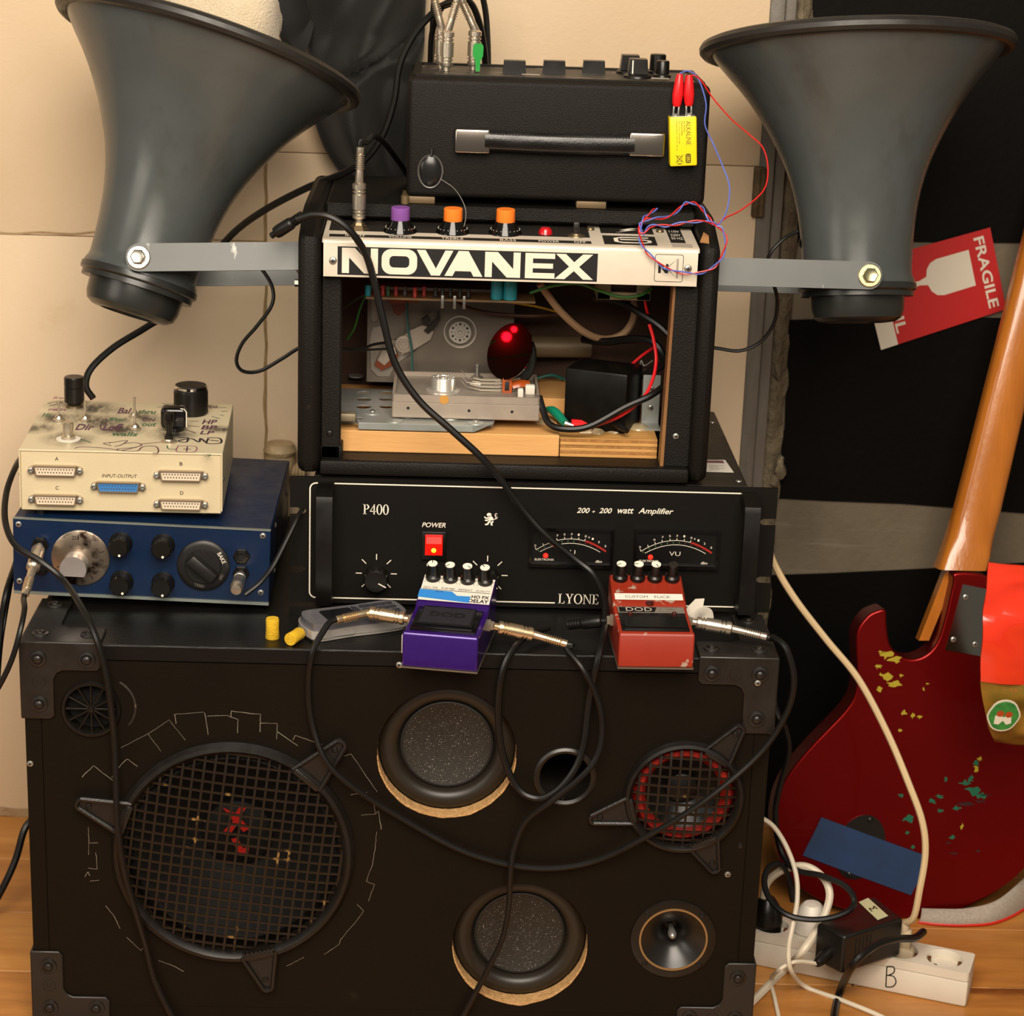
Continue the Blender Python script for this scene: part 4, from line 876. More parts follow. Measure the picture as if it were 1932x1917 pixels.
# alligator boots
b = MB(); a, e = PZ(1033, 772, PT_+12), PZ(1066, 798, PT_+6); b.tube(smooth([a, (a*.6+e*.4)+V((0, 0, 3)), e], 4), [3, 3.6, 4.2, 4.6, 4.8, 4.8, 4.6, 4.2, 4], 10); gc = thing('crocodile_clip', 'green crocodile clip gripping the red clip on the plywood', 'clip', (a+e)/2)
part('boot', b, mat('green_vinyl', '#0e7a5c', .35), gc); b = MB(); f = PZ(1082, 803, PT_+4); b.tube([e, f], [3, 1.2], 8); part('jaw', b, steel, gc)
b = MB(); a, e = PZ(1078, 799, PT_+5), PZ(1112, 800, PT_+5); rc = thing('crocodile_clip', 'red crocodile clip glued to the plywood edge', 'clip', (a+e)/2)
b.tube([a, a*.5+e*.5, e, e+V((12, -4, -1))], [4.4, 5, 5, 3], 10); part('boot', b, mat('red_vinyl', '#d0171c', .3), rc)
# steel angle right of the adapter
b = MB(); q = PY(1228, 760, 95); b.box(q.x-9, q.x+9, 95, 98, PT_, PT_+52, .6, 1); b.box(q.x-9, q.x+9, 70, 98, PT_, PT_+2, .4, 1); t_ = thing('steel_angle', 'small zinc steel angle bracket behind the power adapter', 'bracket', (q.x, 95, PT_)); an = part('angle', b, zinc, t_)
for z in (18, 38): inst('screw', SCREW, an, FR(94.8, q.x, PT_+z))
# wiring inside
blk = rubber
cord('power_lead', 'black twin lead curving across the plywood to the cabinet side', [(1017, 748, 60), (1025, 775, 52), (1035, 798, 42), (1060, 809, 34), (1110, 805, 32), (1180, 768, 40), (1225, 748, 46), (1256, 726, 60)], 3.4, blk)
cord('power_lead', 'thick black twin lead arching above the power adapter', [(1100, 640, 150), (1140, 645, 130), (1190, 640, 110), (1230, 645, 95), (1250, 670, 90), (1248, 690, 95), (1200, 712, 110)], 4.2, blk)
cord('power_lead', 'black lead descending from the transformer to the cabinet side', [(1120, 562, 120), (1170, 570, 110), (1205, 590, 95), (1240, 612, 85), (1262, 632, 80)], 3.6, blk)
cord('mains_sheath', 'flat beige cable looping across the open amplifier', [(1018, 535, 90), (1055, 585, 100), (1100, 625, 120), (1140, 640, 140), (1175, 630, 150), (1195, 600, 160), (1197, 560, 170)], 3.8, mat('beige_pvc', '#a08060', .5))
cord('signal_wire', 'red wire running down to the red clip', [(1225, 612, 80), (1233, 640, 76), (1238, 680, 70), (1230, 720, 62), (1210, 755, 54), (1170, 785, 46), (1125, 803, 44)], 1.7, MATS['red_vinyl'])
cord('signal_wire', 'short red wire crossing behind the power adapter', [(1234, 655, 110), (1210, 672, 118), (1185, 694, 124)], 1.6, MATS['red_vinyl'])
cord('signal_wire', 'red wire hanging from the transformer', [(1216, 562, 90), (1219, 580, 92), (1222, 592, 95)], 1.4, MATS['red_vinyl'])
cord('signal_wire', 'green wire sagging under the control panel', [(1000, 553, 55), (1040, 540, 50), (1090, 535, 48), (1130, 548, 48), (1170, 560, 48), (1205, 558, 50), (1230, 545, 55)], 1.6, mat('green_pvc', '#2f6a24', .4))
cord('signal_wire', 'yellow wire stretched behind the capacitors', [(900, 560, 120), (960, 570, 125), (1010, 578, 130), (1050, 588, 140)], 1.2, mat('yellow_pvc', '#b98a1e', .5))
cord('signal_wire', 'brown wire sagging behind the circuit board', [(845, 560, 150), (880, 580, 150), (930, 592, 150), (1000, 596, 155), (1070, 592, 165)], 2.2, mat('brown_pvc', '#4a2a16', .5))
cord('signal_wire', 'green and white twisted wire along the left inside wall', [(695, 545, 120), (680, 580, 130), (668, 620, 140), (655, 640, 150)], 1.1, MATS['green_pvc'])
cord('signal_wire', 'dark green wire from the panel to the left inside wall', [(725, 543, 70), (690, 555, 90), (665, 570, 110), (648, 582, 130)], 1.0, mat('dark_green_pvc', '#27401c', .5))
cord('signal_wire', 'black pair running from the left wall to the standing drive', [(640, 659, 60), (680, 658, 110), (705, 650, 140), (730, 646, 165)], 1.6, blk)
cord('signal_wire', 'thin black wire beside the pair from the left wall', [(640, 661, 62), (690, 660, 115), (735, 658, 163)], 1.2, blk)
cord('signal_wire', 'green wire drooping behind the flat drive', [(1010, 715, 190), (1040, 708, 195), (1065, 716, 200)], 1.6, mat('teal_pvc', '#12564a', .5))
cord('signal_wire', 'thin silver wire bent behind the power adapter', [(1186, 690, 120), (1205, 692, 118), (1210, 680, 118), (1216, 690, 116), (1232, 680, 112)], .7, steel)
# ------------------------------------------------------------------ small practice amplifier on top, lying on its back
TY0, TY1, TZ0, TZ1 = 72.0, 205.0, 333.0, 449.0; TX0, TX1 = -134.0, 159.5
ta = thing('practice_amplifier', 'small black leathercloth practice amplifier lying on top of the open amplifier, handle forwards', 'amplifier', ((TX0+TX1)/2, 140, NZ1))
b = MB(); b.box(TX0, TX1, TY0, TY1, TZ0, TZ1, 6, 4); part('case', b, tolex, ta)
b = MB(); b.plate(rrect(TX0+5, TX1-5, TY0+8, TY1-6, 3), [rrect(TX0+12, TX1-12, TY0+15, TY1-14, 2)], TZ1-1, TZ1+2.2); part('top_frame', b, tolex, ta)
b = MB(); b.box(TX0+12, TX1-12, TY0+15, TY1-14, TZ1-1, TZ1+.6); part('control_plate', b, mat('control_plate', '#1b1916', .5, wear=[('#8f8678', 25, .60, .66, (1, 4, 1))]), ta)
T_ = lambda px, py, Y=TY0: FX(px, py, Y)
# handle
def cap_box(px0, px1, py0, py1):
    (x0, z1), (x1, z0) = T_(px0, py0), T_(px1, py1); b = MB(); b.box(x0, x1, TY0-13, TY0-.2, z0, z1, 2.4, 3); return b
hb = MB(); (x0, z1), (x1, z0) = T_(915, 250), T_(1195, 284)
pts = [(x0+(x1-x0)*i/12, TY0-9-2*math.sin(math.pi*i/12), (z0+z1)/2-.8*math.sin(math.pi*i/12)) for i in range(13)]
hh = 9.8; vs = []; fs = []
for x, y, z in pts:
    for dy, dz_ in ((-3, -hh+2), (-4.2, -hh+4), (-4.6, 0), (-4.2, hh-4), (-3, hh-2), (-1, hh), (2, hh), (2, -hh), (-1, -hh)): vs.append((x, y+dy, z+dz_))
for i in range(12):
    for j in range(9): a, e = i*9+j, i*9+(j+1) % 9; fs.append([a, e, e+9, a+9])
hb.add(vs, fs); hd_ = part('handle', hb, mat('handle_leather', '#0e0c0a', .30, bump=.12, bscale=500, rvar=.08), ta)
for px0, px1, py0, py1 in ((858, 924, 239, 288), (1186, 1251, 246, 294)): part('end_cap', cap_box(px0, px1, py0, py1), mat('brushed_chrome', '#b0a79c', .2, 1, wear=[('#7b7268', 60, .66, .78)]), hd_)
sb = MB()
for sgn in (-1, 1):
    for k in range(46):
        x = x0+6+(x1-x0-12)*k/45; i = (x-x0)/(x1-x0); sb.cbox(x, TY0-9-2*math.sin(math.pi*i)-3.9, (z0+z1)/2+sgn*(hh-3), 2.2, .7, .7, .2, 1)
part('stitching', sb, mat('thread', '#2c2823', .6), hd_)
# tan feet under it
for px, py, w_ in ((790, 374, 60), (1115, 387, 55)):
    q = PZ(px, py, NZ1+3); b = MB(); b.box(q.x-w_*.27, q.x+w_*.27, TY0+4, TY0+40, NZ1+.2, TZ0+.5, 1)
    if px < 900: b.cyl((q.x-w_*.22, TY0+2, NZ1+.2), (q.x-w_*.22, TY0+2, TZ0+1), 4, n=14)
    part('foot', b, mat('brass_tan', '#6d5b41', .5, .4, wear=[('#a58d66', 50, .6, .7)]), ta)
b = MB(); b.box(TX0+40, TX1-40, TY1-40, TY1-10, NZ1+.2, TZ0+.5); part('foot', b, rubber, ta)
# knobs on the control plate
for px in (971, 1046, 1121):
    q = PZ(px, 139, TZ1+1); b = MB(); b.prism([(q.x-11.4, TZ1+.6), (q.x+11.4, TZ1+.6), (q.x+10.6, TZ1+13), (q.x-10.6, TZ1+13)], -6, 6, FR(q.y+10)); part('rocker_knob', b, black_pl, ta)
def chicken(px, py, dy, line):
    q = PZ(px, py, TZ1+1); b = MB(TR(q.x, q.y+dy, TZ1+.6)); b.lathe([(14, 0), (13.6, 2), (11, 4), (10, 4.6), (0, 4.6)], 24)
    b.prism([(-10, 4), (10, 4), (8.6, 18.5), (-8.6, 18.5)], -8, 8, FRONT); o = part('selector_knob', b, black_pl, ta)
    if line: b = MB(TR(q.x, q.y+dy-8.3, TZ1)); b.box(-6.4, -5.2, -.2, .1, 2, 18); part('pointer_line', b, white_ink, o)
chicken(1203, 146, 2, True); chicken(1194, 146, 42, False)
for px, py, dy, r, h in ((1250, 145, 4, 7, 16), (1247, 145, 40, 8.5, 19)):
    q = PZ(px, py, TZ1+1); b = MB(TR(q.x, q.y+dy, TZ1+.6)); b.lathe([(r+2, 0), (r+1.6, 2), (r, 3), (r*.95, h-1), (r*.85, h), (0, h)], 20); part('tone_knob', b, black_pl, ta)
b = MB(); q = PZ(1245, 148, TZ1+.8); b.box(q.x-9, q.x+9, q.y-3, q.y+6, TZ1+.3, TZ1+.9); part('worn_label', b, mat('worn_label', '#9a9284', .6), ta); b = MB(); b.box(q.x-128-9, q.x-128+9, q.y-3, q.y+4, TZ1+.3, TZ1+.9); part('worn_label', b, mat('worn_label', '#9a9284', .6), ta)
# contact microphone stuck on with clear glue
gx, gz = T_(812, 323); cm = thing('contact_microphone', 'dark disc pickup under a clear glue blob on the practice amplifier', 'microphone', (gx, TY0-2, gz-16))
b = MB(FR(TY0, gx, gz)); pr = [(0, 4)]+[(13.5*math.sin(t)*1.0, 4*math.cos(t)) for t in (.4, .8, 1.15, 1.4, 1.57)]; b.lathe(pr, 28); b.v = [V((p.x*.82+gx*.18, p.y, gz+(p.z-gz)*1.22)) for p in b.v]
b.v = [p+V((NZ.noise(p*.12), 0, NZ.noise(p*.12+V((7, 0, 0)))))*1.2 for p in b.v]; part('glue', b, mat('clear_glue', '#171615', .24, spec=.5), cm)
b = MB(FR(TY0, gx, gz)); lp = [(11.6*math.cos(t)*1.0, 15.6*math.sin(t)) for t in [i*.2618 for i in range(25)]]; b.tube([(x*1.0, y, .8) for x, y in lp[:-1]], 1.7, 6, closed=True, flat=.5); part('glue_rim', b, mat('glue_haze', '#4c4945', .35), cm)
b = MB(); b.cyl((gx+1, TY0-2, gz+15), (gx+1.4, TY0-1, gz+22), 1.4, n=8); part('lug', b, mat('lug', '#2c2a27', .3, .6), cm)
b = MB(); w_ = smooth([PY(832, 338, TY0-3), PY(856, 355, TY0-12), PY(872, 378, TY0-26), PY(879, 400, 40), PY(876, 425, 30), PY(869, 437, 32)], 6); b.tube(w_, .4, 5); part('wire', b, mat('dull_wire', '#77736c', .4), cm)
# battery with crocodile clips
bx_, bz_ = T_(1292, 264, TY0-14); bt = thing('battery', 'yellow nine volt battery hanging on the practice amplifier', 'battery', (bx_, TY0-9, bz_-25), (0, -4, 0), local=True)
b = MB(); b.box(-13.2, 13.2, -8.5, 8.5, 0, 47.5, 1.6, 3); part('case', b, mat('battery_yellow', '#e6cb12', .35), bt)
b = MB(); b.cyl((-6.4, 0, 47.5), (-6.4, 0, 50), 3.2, n=14).cyl((6.4, 0, 47.5), (6.4, 0, 50), 3.6, n=6).box(-12, 12, -7, 7, 47.3, 47.9, .2); part('terminals', b, steel, bt)
TB = FR(-8.5) @ M.Identity(4)
RT = TB @ RZ(-90)
b = MB(RT); b.text('ALKALINE', -43.5, -20.5, 2.8, 7.4, .15); part('lettering', b, mat('grey_ink', '#6b5a1c', .5), bt)
b = MB(RT)
for k, (s, l) in enumerate((('9V 6LR61', 11), ('MADE IN CHINA', 14), ('Do not recharge', 22), ('dispose of in fire', 28))): b.text(s, -43.5, -43.5+l, .4-k*2.4, 1.7-k*2.4, .15)
b.text('IKEA', -10.6, -4.4, 3.2, 5.8, .25, bold=.02); part('small_print', b, black_ink, bt)
b = MB(RT); lp = rrect(-11.6, -3.4, 2.4, 6.6, .6, 2); b.ribbon(lp+[lp[0]], .8, .15); lp = circ(3.6, 20, -7.5, 4.5, ry=1.9); b.ribbon(lp+[lp[0]], .35, .2)
b.ribbon([(-11, -7.5), (-3.4, -.3)], .5, .15); b.ribbon([(-11, -.3), (-3.4, -7.5)], .5, .15); b.ribbon([(-10, -5.6), (-5, -6.4), (-5, -1.4), (-10, -2.2), (-10, -5.6)], .5, .15); b.flat([(-3, -6), (-2.2, -6), (-2.2, -1.8), (-3, -1.8)], .15)
part('symbols', b, black_ink, bt)
rv = MATS['red_vinyl']
bw = bt.matrix_basis
def btw(x, y, z): return V((bx_, TY0-9, bz_-25)) + RY(-4) @ V((x, y, z))
ends = []
for k, (xt, pxt, pyt, lb) in enumerate(((-6.4, 1283, 138, 'left red crocodile clip on the battery, carrying the blue wire'), (6.4, 1300, 147, 'right red crocodile clip on the battery, carrying the red wire'))):
    p0 = btw(xt, 0, 48); p3 = PY(pxt, pyt, TY0-9); d = (p3-p0); L = d.length; d = d.normalized()
    t = thing('crocodile_clip', ['red crocodile clip on the battery, holding the blue wire', 'red crocodile clip on the battery, holding the red wire'][k], 'clip', p0)
    b = MB(); X = along(p0, d)
    b.lathe([(0, 9), (3.6, 9), (4.6, 12), (5.4, 20), (4.6, 30), (3.4, 38), (2.6, L-1), (0, L)], 18, X); part('boot', b, rv, t)
    b = MB(); b.box(-3.4, -1.6, -1.6, 1.6, -1, 11, .4, T=X); b.box(1.4, 3.2, -1.6, 1.6, -1, 11, .4, T=X); part('jaw', b, steel, t)
    ends.append(p0+d*L)
red_w = mat('red_wire', '#c01a18', .35); blue_w = mat('blue_wire', '#5566b8', .35)
Yw = TY0-12
knot = [(1368, 410, 6), (1352, 428, -2)]
base = [(1353, 425, -8), (1335, 418, -11), (1310, 418, -12), (1285, 421, -12), (1262, 426, -12), (1240, 425, -12), (1225, 428, -12), (1214, 442, -12), (1207, 430, -11), (1212, 418, -10), (1230, 412, -8), (1255, 410, 0), (1275, 400, 10), (1290, 385, 15), (1305, 382, 14), (1322, 390, 4), (1333, 405, -6), (1345, 422, -10), (1362, 432, -11), (1370, 455, -13), (1362, 485, -13), (1345, 505, -13), (1320, 515, -14), (1290, 515, -14), (1255, 505, -14), (1230, 485, -14), (1213, 465, -13), (1206, 440, -12), (1212, 415, -9), (1225, 403, 4), (1238, 393, 14)]
for m_, off, st, lb in ((blue_w, 0, [ends[0], PY(1300, 134, Yw), PY(1318, 150, Yw), PY(1332, 195, Yw-2), PY(1330, 235, Yw), PY(1345, 270, Yw), PY(1362, 310, 40), PY(1376, 350, 30), PY(1374, 385, 15), PY(1366, 412, 0)], 'blue hook-up wire from the battery clip tangled over the control panel'),
                    (red_w, 1, [ends[1], PY(1310, 142, Yw), PY(1325, 155, Yw), PY(1345, 185, Yw), PY(1380, 225, Yw), PY(1415, 255, Yw), PY(1440, 280, 50), PY(1449, 320, 45), PY(1440, 360, 35), PY(1400, 395, 18), PY(1366, 412, 0)], 'red hook-up wire from the battery clip tangled over the control panel')):
    pts = list(st)
    tw_ = []
    for i, p in enumerate(smooth([tuple(PY(*p)) for p in base], 6)):
        a = i*.42+off*math.pi; tw_.append(p+V((1.15*math.cos(a), -.6*math.sin(a)-.6, 1.15*math.sin(a))))
    b = MB(); b.tube(smooth([tuple(p) for p in pts], 7)[:-1]+tw_, .72, 6); solo('hookup_wire', b, m_, lb, 'wire')
# ------------------------------------------------------------------ grey horn loudspeakers
horn_m = mat('horn_grey', '#484c4b', .27, var='#3f4341', vscale=6, rvar=.06, wear=[('#8a877f', 30, .775, .80, (1, 1, .5)), ('#3e3f3c', 9, .56, .72, (2, 2, .7))])
horn_d = mat('horn_dark', '#262825', .30, var='#20211f', vscale=12, wear=[('#6e6355', 35, .70, .76)])
rim_blk = mat('horn_rim', '#1f1d1a', .45, rvar=.1)
strap_m = mat('bracket_grey', '#565957', .42, .1, var='#4c4f4d', vscale=10, wear=[('#a6a59e', 30, .63, .66, (1, 1, .45))])
bolt_l = mat('bolt_zinc', '#b9b6aa', .3, .95); bolt_y = mat('bolt_yellow_zinc', '#b8b48e', .3, .95)
HH = 232.0
def horn(label, bolt_px, xside, tilt, back, axis_dx, flange_z, bm, Yf=22, btilt=0):
    s = 1 if xside < bolt_px[2] else -1                               # which way the bracket runs
    fb = PY(bolt_px[0], bolt_px[1], Yf); R = RX(-back)
    org = fb-(R @ V((0, -63, 0)))
    t = thing('horn_loudspeaker', label, 'horn loudspeaker', org, R=R, local=True)
    B = TR(axis_dx, 0, 0) @ RY(tilt) @ TR(0, 0, flange_z)
    prof = [(0, 54), (20, 54.5), (44, 56), (72, 59.5), (100, 66), (129, 77), (163, 95), (191, 114), (215, 134), (HH, 147)]
    sp = smooth([(r, z, 0) for z, r in prof], 4); out = [(p.x, p.y) for p in sp]; inn = [(r-2.6, z) for r, z in out[::-1]]
    b = MB(B); b.lathe([(57, -1), (57, 2), (55, 6)]+out[2:]+inn, 72); part('bell', b, horn_m, t)
    b = MB(B); b.tube([(149.5*math.cos(a), 149.5*math.sin(a), HH+1) for a in [2*math.pi*i/80 for i in range(80)]], 7.2, 10, closed=True); part('rim_edging', b, rim_blk, t)
    b = MB(B); b.lathe([(54, -1), (58.5, -1), (59, -3), (59, -7), (58, -8), (56, -9), (56, -14), (44, -14)], 56); part('flange', b, horn_d, t)
    b = MB(B); b.lathe([(47.5, -12), (46.5, -28), (44, -35), (38, -39), (29, -40), (28, -37.5), (0, -37.5)], 48); part('driver_cover', b, horn_d, t)
    xw = (xside-org.x)
    L = abs(xw)
    b = MB(RY(btilt))
    for sy in (-1, 1):
        y0 = sy*63; d = 1 if xw > 0 else -1
        pts = [(d*(L-2), -13.5), (d*(L-2), 13.5)]+[(d*12.5*math.cos(a)*-1, 13.5*math.sin(a)) for a in [math.pi/2-i*math.pi/10 for i in range(11)]]
        b.prism(pts, -1.6, 1.6, M.Translation((0, y0, 0)) @ FRONT)
    d = 1 if xw > 0 else -1
    xa_, xb_ = sorted((d*(L-5.5), d*(L-2)))
    b.box(xa_, xb_, -64.5, 64.5, -13.5, 13.5, .8, 1)
    br_ = part('bracket', b, strap_m, t)
    for sy in (-1, 1):
        b = MB(M.Translation((0, sy*64.6, 0)) @ (FRONT if sy < 0 else FRONT @ RX(180))); b.lathe([(11.4, 0), (11.4, 1.6), (10.6, 2.2), (7, 2.2)], 28); b.lathe([(7.6, 2.2), (7.6, 6), (6.6, 7), (5.6, 6.6), (0, 6.6)], 6); part('bolt', b, bm, br_)
    g = MB(B @ RZ(0 if d > 0 else 180)); g.lathe([(0, 0), (5, 0), (5.4, 1.5), (3, 3), (0, 3)], 14, along((54, -6, 40), (1, 0, -.05))); part('grommet', g, rubber, t)
    b = MB(); b.cyl((d*(L-14), 60, -6), (d*(L-4), 60, -6), 4, n=6); part('fixing_bolt', b, bm, br_)
    return t, org, R, B
hl = horn('grey horn loudspeaker tilted towards the stack, holding pale cloth', (262, 486, -385), NX0+1, 15.5, 18, -4, -11, bolt_l, btilt=-2.2)
hr_ = horn('grey horn loudspeaker standing upright beside the fragile sign', (1640, 520, 314), NX1-1, -2.0, 14, 0, -4, bolt_y)
# cloth stuffed into the left horn
cl = MB(); q = PY(470, 30, 150); n = 26; vs = []; fs = []
B_ = M.Translation(hl[1]) @ hl[2] @ hl[3]
for i in range(n+1):
    for j in range(n+1):
        th = math.pi*i/n; fi = 2*math.pi*j/n; s_ = lambda a, e: math.copysign(abs(a)**e, a)
        p = V((52*s_(math.sin(th), .45)*s_(math.cos(fi), .5), 52*s_(math.sin(th), .45)*s_(math.sin(fi), .5), 42*s_(math.cos(th), .55)))
        p += V((NZ.noise(p*.02), NZ.noise(p*.02+V((9, 0, 0))), NZ.noise(p*.02+V((0, 9, 0)))))*9+V((NZ.noise(p*.3), NZ.noise(p*.3+V((5, 0, 0))), NZ.noise(p*.3+V((0, 5, 0)))))*1.2
        vs.append(B_ @ (p+V((20, -76, HH+22))))
for i in range(n):
    for j in range(n): a = i*(n+1)+j; fs.append([a, a+1, a+n+2, a+n+1])
cl.add(vs, fs); solo('cloth_wad', cl, mat('fleece', '#cbbb9f', .95, var='#bfae90', vscale=40, bump=1.5, bscale=500, sheen=.4), 'pale fleece cloth stuffed in the tilted horn mouth', 'cloth')
# ------------------------------------------------------------------ black nylon bag hanging behind
bagm = mat('nylon', '#1a1a18', .6, var='#151513', vscale=15, bump=.2, bscale=700, sheen=.15, spec=.16)
vs = []; fs = []; nu, nv_ = 40, 84; bgm = MB()
edge_l = [(668, -420), (612, -330), (575, -200), (568, -60), (572, 40), (582, 120), (578, 170), (590, 220), (612, 280), (640, 325), (665, 350)]; edge_r = [(716, -420), (770, -330), (800, -200), (806, -60), (802, 30), (800, 90), (792, 150), (782, 230), (772, 300), (768, 340), (766, 360)]
el = smooth([tuple(PY(*p, 318)) for p in edge_l], 8); er = smooth([tuple(PY(*p, 318)) for p in edge_r], 8)
for side in (0, 1):
    for i in range(nv_+1):
        k = i/nv_*(len(el)-1); a = el[int(k)].lerp(el[min(int(k)+1, len(el)-1)], k % 1); e = er[int(k)].lerp(er[min(int(k)+1, len(er)-1)], k % 1)
        for j in range(nu+1):
            u = j/nu; p = a.lerp(e, u); bul = math.sin(math.pi*u)**.6
            fold = 0
            if side == 0:
                v = (i/nv_*10-3)/7; fold = 22*bul+12*math.sin(9*u+5*v+2.5*math.sin(4*v))*bul+26*bul*max(0, .55-abs(v-.28-.25*(u-.4)**2)*6)-20*bul*max(0, 1-abs(v-.46+.25*u)*16)+9*NZ.noise((u*2.6, v*4, 2))*bul+2*abs(NZ.noise((u*6+v*3, v*5, 4)))*bul
            vs.append(p+V((0, -fold if side == 0 else 22, 0)))
w1 = nu+1; N0 = (nv_+1)*w1
for s in (0, 1):
    for i in range(nv_):
        for j in range(nu): a = s*N0+i*w1+j; fs.append([a, a+1, a+w1+1, a+w1])
for i in range(nv_):
    for j in (0, nu): a = i*w1+j; fs.append([a, a+w1, a+w1+N0, a+N0])
for j in range(nu):
    for i in (0, nv_): a = i*w1+j; fs.append([a, a+1, a+1+N0, a+N0])
bgm.add(vs, fs); bag = thing('nylon_bag', 'black nylon bag hanging against the wall behind the practice amplifier', 'bag', (-160, 318, 330)); part('bag_body', bgm, bagm, bag, ang=60)
b = MB(); b.tube(smooth([PY(640, -330, 312), PY(575, -180, 300), PY(548, -60, 300), PY(545, 0, 298), PY(552, 35, 300), PY(560, 60, 305), PY(580, 70, 310)], 6), 22, 10, flat=.5); part('strap', b, mat('webbing', '#0c0b0a', .8), bag)
# ------------------------------------------------------------------ blue box with cooker knobs
BO = V((-386, -20, -56.5)); BT = 1.5
blu = thing('effect_box', 'dark blue metal box with cooker knobs and jack sockets', 'effect box', BO, (0, BT, 0), local=True)
def bl_(px, py, Y=-20):
    x, z = FX(px, py, Y); dx, dz_ = x-BO.x, z-BO.z; t = math.radians(BT)
    return (dx*math.cos(t)-dz_*math.sin(t), dx*math.sin(t)+dz_*math.cos(t))
blue_p = mat('blue_paint', '#09213f', .4, spec=.3, var='#071b35', vscale=14, rvar=.1, wear=[('#1d3450', 40, .72, .82)])
blue_f = mat('blue_front', '#08203f', .32, var='#061a35', vscale=8, rvar=.08)
b = MB(); b.box(-125.5, 125.5, 3, 248, 0, 76, 1.2, 1); part('cover', b, blue_p, blu)
b = MB(); b.box(-125.5, 125.5, 0, 3, 1, 75, .4, 1); fp = part('front_panel', b, blue_f, blu)
b = MB(); b.box(-125.5, 125.5, -.4, 3.5, 75, 76.2); b.box(-125, 125.5, -1.5, 3.5, -2, 1); part('bare_edge', b, mat('bare_alu', '#9aa39c', .4, .7), blu)
for sx in (-1, 1):
    for y in (34, 220): b = MB(); h_ = -11.3+sx*3.2*.8; b.cyl((sx*86, y, h_+sx*.35), (sx*86, y, 0), 9); part('foot', b, rubber, blu)
for px, py in ((35, 989), (37, 1096), (496, 1011), (492, 1118)): inst('screw', SCREW, fp, FR(0, *bl_(px, py)))
for px, py in ((535, 912), (536, 985), (511, 1090)): pass
for y, z in ((60, 62), (60, 14), (210, 50)): inst('screw', SCREW, blu, M.Translation((125.5, y, z)) @ RY(90))
def BK(px, py): return FR(0, *bl_(px, py))
# dials
b = MB(BK(152, 1052)); b.lathe([(28.5, 0), (28.5, 1.4), (27.6, 2), (12, 3), (0, 3)], 48); dl = part('chrome_dial', b, mat('burnt_chrome', '#9c8e7d', .3, .9, wear=[('#2a1a10', 38, .50, .60)]), blu, 'burnt chrome cooker dial')
b = MB(BK(144, 1062)); pts = [(13*math.cos(a), 13*math.sin(a)) for a in [math.radians(-35+i*250/20) for i in range(21)]]; b.prism(pts, 2.5, 20); part('grip', b, mat('satin_chrome', '#d8d0cc', .22, .75), dl)
b = MB(BK(152, 1052)); b.text('250', -8, -1, 19, 23, 2.7)
for a in (20, 95, 205, 250, 300): s_, c_ = math.cos(math.radians(a)), math.sin(math.radians(a)); b.ribbon([(20*s_, 20*c_), (25*s_, 25*c_)], .6, 2.7)
part('dial_marks', b, black_ink, dl)
sk = MB(); sk.lathe([(11.6, 0), (11.4, 2), (10, 3.5), (9.6, 16), (8.6, 17.4), (0, 17.4)], 28)
for k in range(18): sk.cbox(9.9, 0, 9, .9, 1.1, 12, T=RZ(20*k))
sk.m = 1; sk.lathe([(0, 17.9), (1.2, 17.8), (1.4, 17.3)], 8, TR(0, -7.2, 0))
skm2 = mesh_of(sk, [black_pl, white_ink], 'small_knob')
for px, py, a in ((228, 1025, 8), (308, 1028, 14), (230, 1097, 25), (308, 1100, 12)): inst('small_knob', skm2, blu, BK(px, py) @ RZ(a))
b = MB(BK(384, 1066)); b.lathe([(26, 0), (26, 2.4), (25, 3.4), (22, 4), (18, 4.4), (17, 6), (0, 6)], 44); ok_ = part('cooker_knob', b, mat('bakelite', '#141210', .45, wear=[('#4a453d', 90, .68, .76)]), blu, 'black cooker knob marked BAKE')
b = MB(BK(384, 1066) @ RZ(-40)); b.box(-16, 16, -6, 6, 4, 17, 2.5); part('grip', b, MATS['bakelite'], ok_)
b = MB(BK(384, 1066) @ RZ(-62)); b.text('BAKE', -6, 6, 18.5, 22.6, 4.6); part('lettering', b, white_ink, ok_)
b = MB(BK(384, 1066) @ RZ(-120)); b.text('OFF', -3, 3, 19, 22, 4.3); b2 = MB(BK(384, 1066) @ RZ(170)); b2.text('GRILL', -5, 5, 19, 22, 4.3); part('faint_lettering', b, mat('faded_ink', '#6e675c', .6), ok_); part('faint_lettering', b2, MATS['faded_ink'], ok_)
hx_ = MB(); hx_.lathe([(8.4, 0), (8.4, 2.6), (7.4, 3.4), (6.2, 3.4), (6, 5), (4, 5), (3.6, 2)], 6); hx_.m = 1; hx_.lathe([(4.2, 3.6), (0, 3.4)], 12)
hxm = mesh_of(hx_, [black_pl, dark_hole], 'jack_socket')
for px, py in ((76, 1027), (78, 1070), (456, 1049), (455, 1081)): inst('jack_socket', hxm, blu, BK(px, py))
def bw_(px, py, y=0): x, z = bl_(px, py); return BO + RY(BT) @ V((x, y, z))
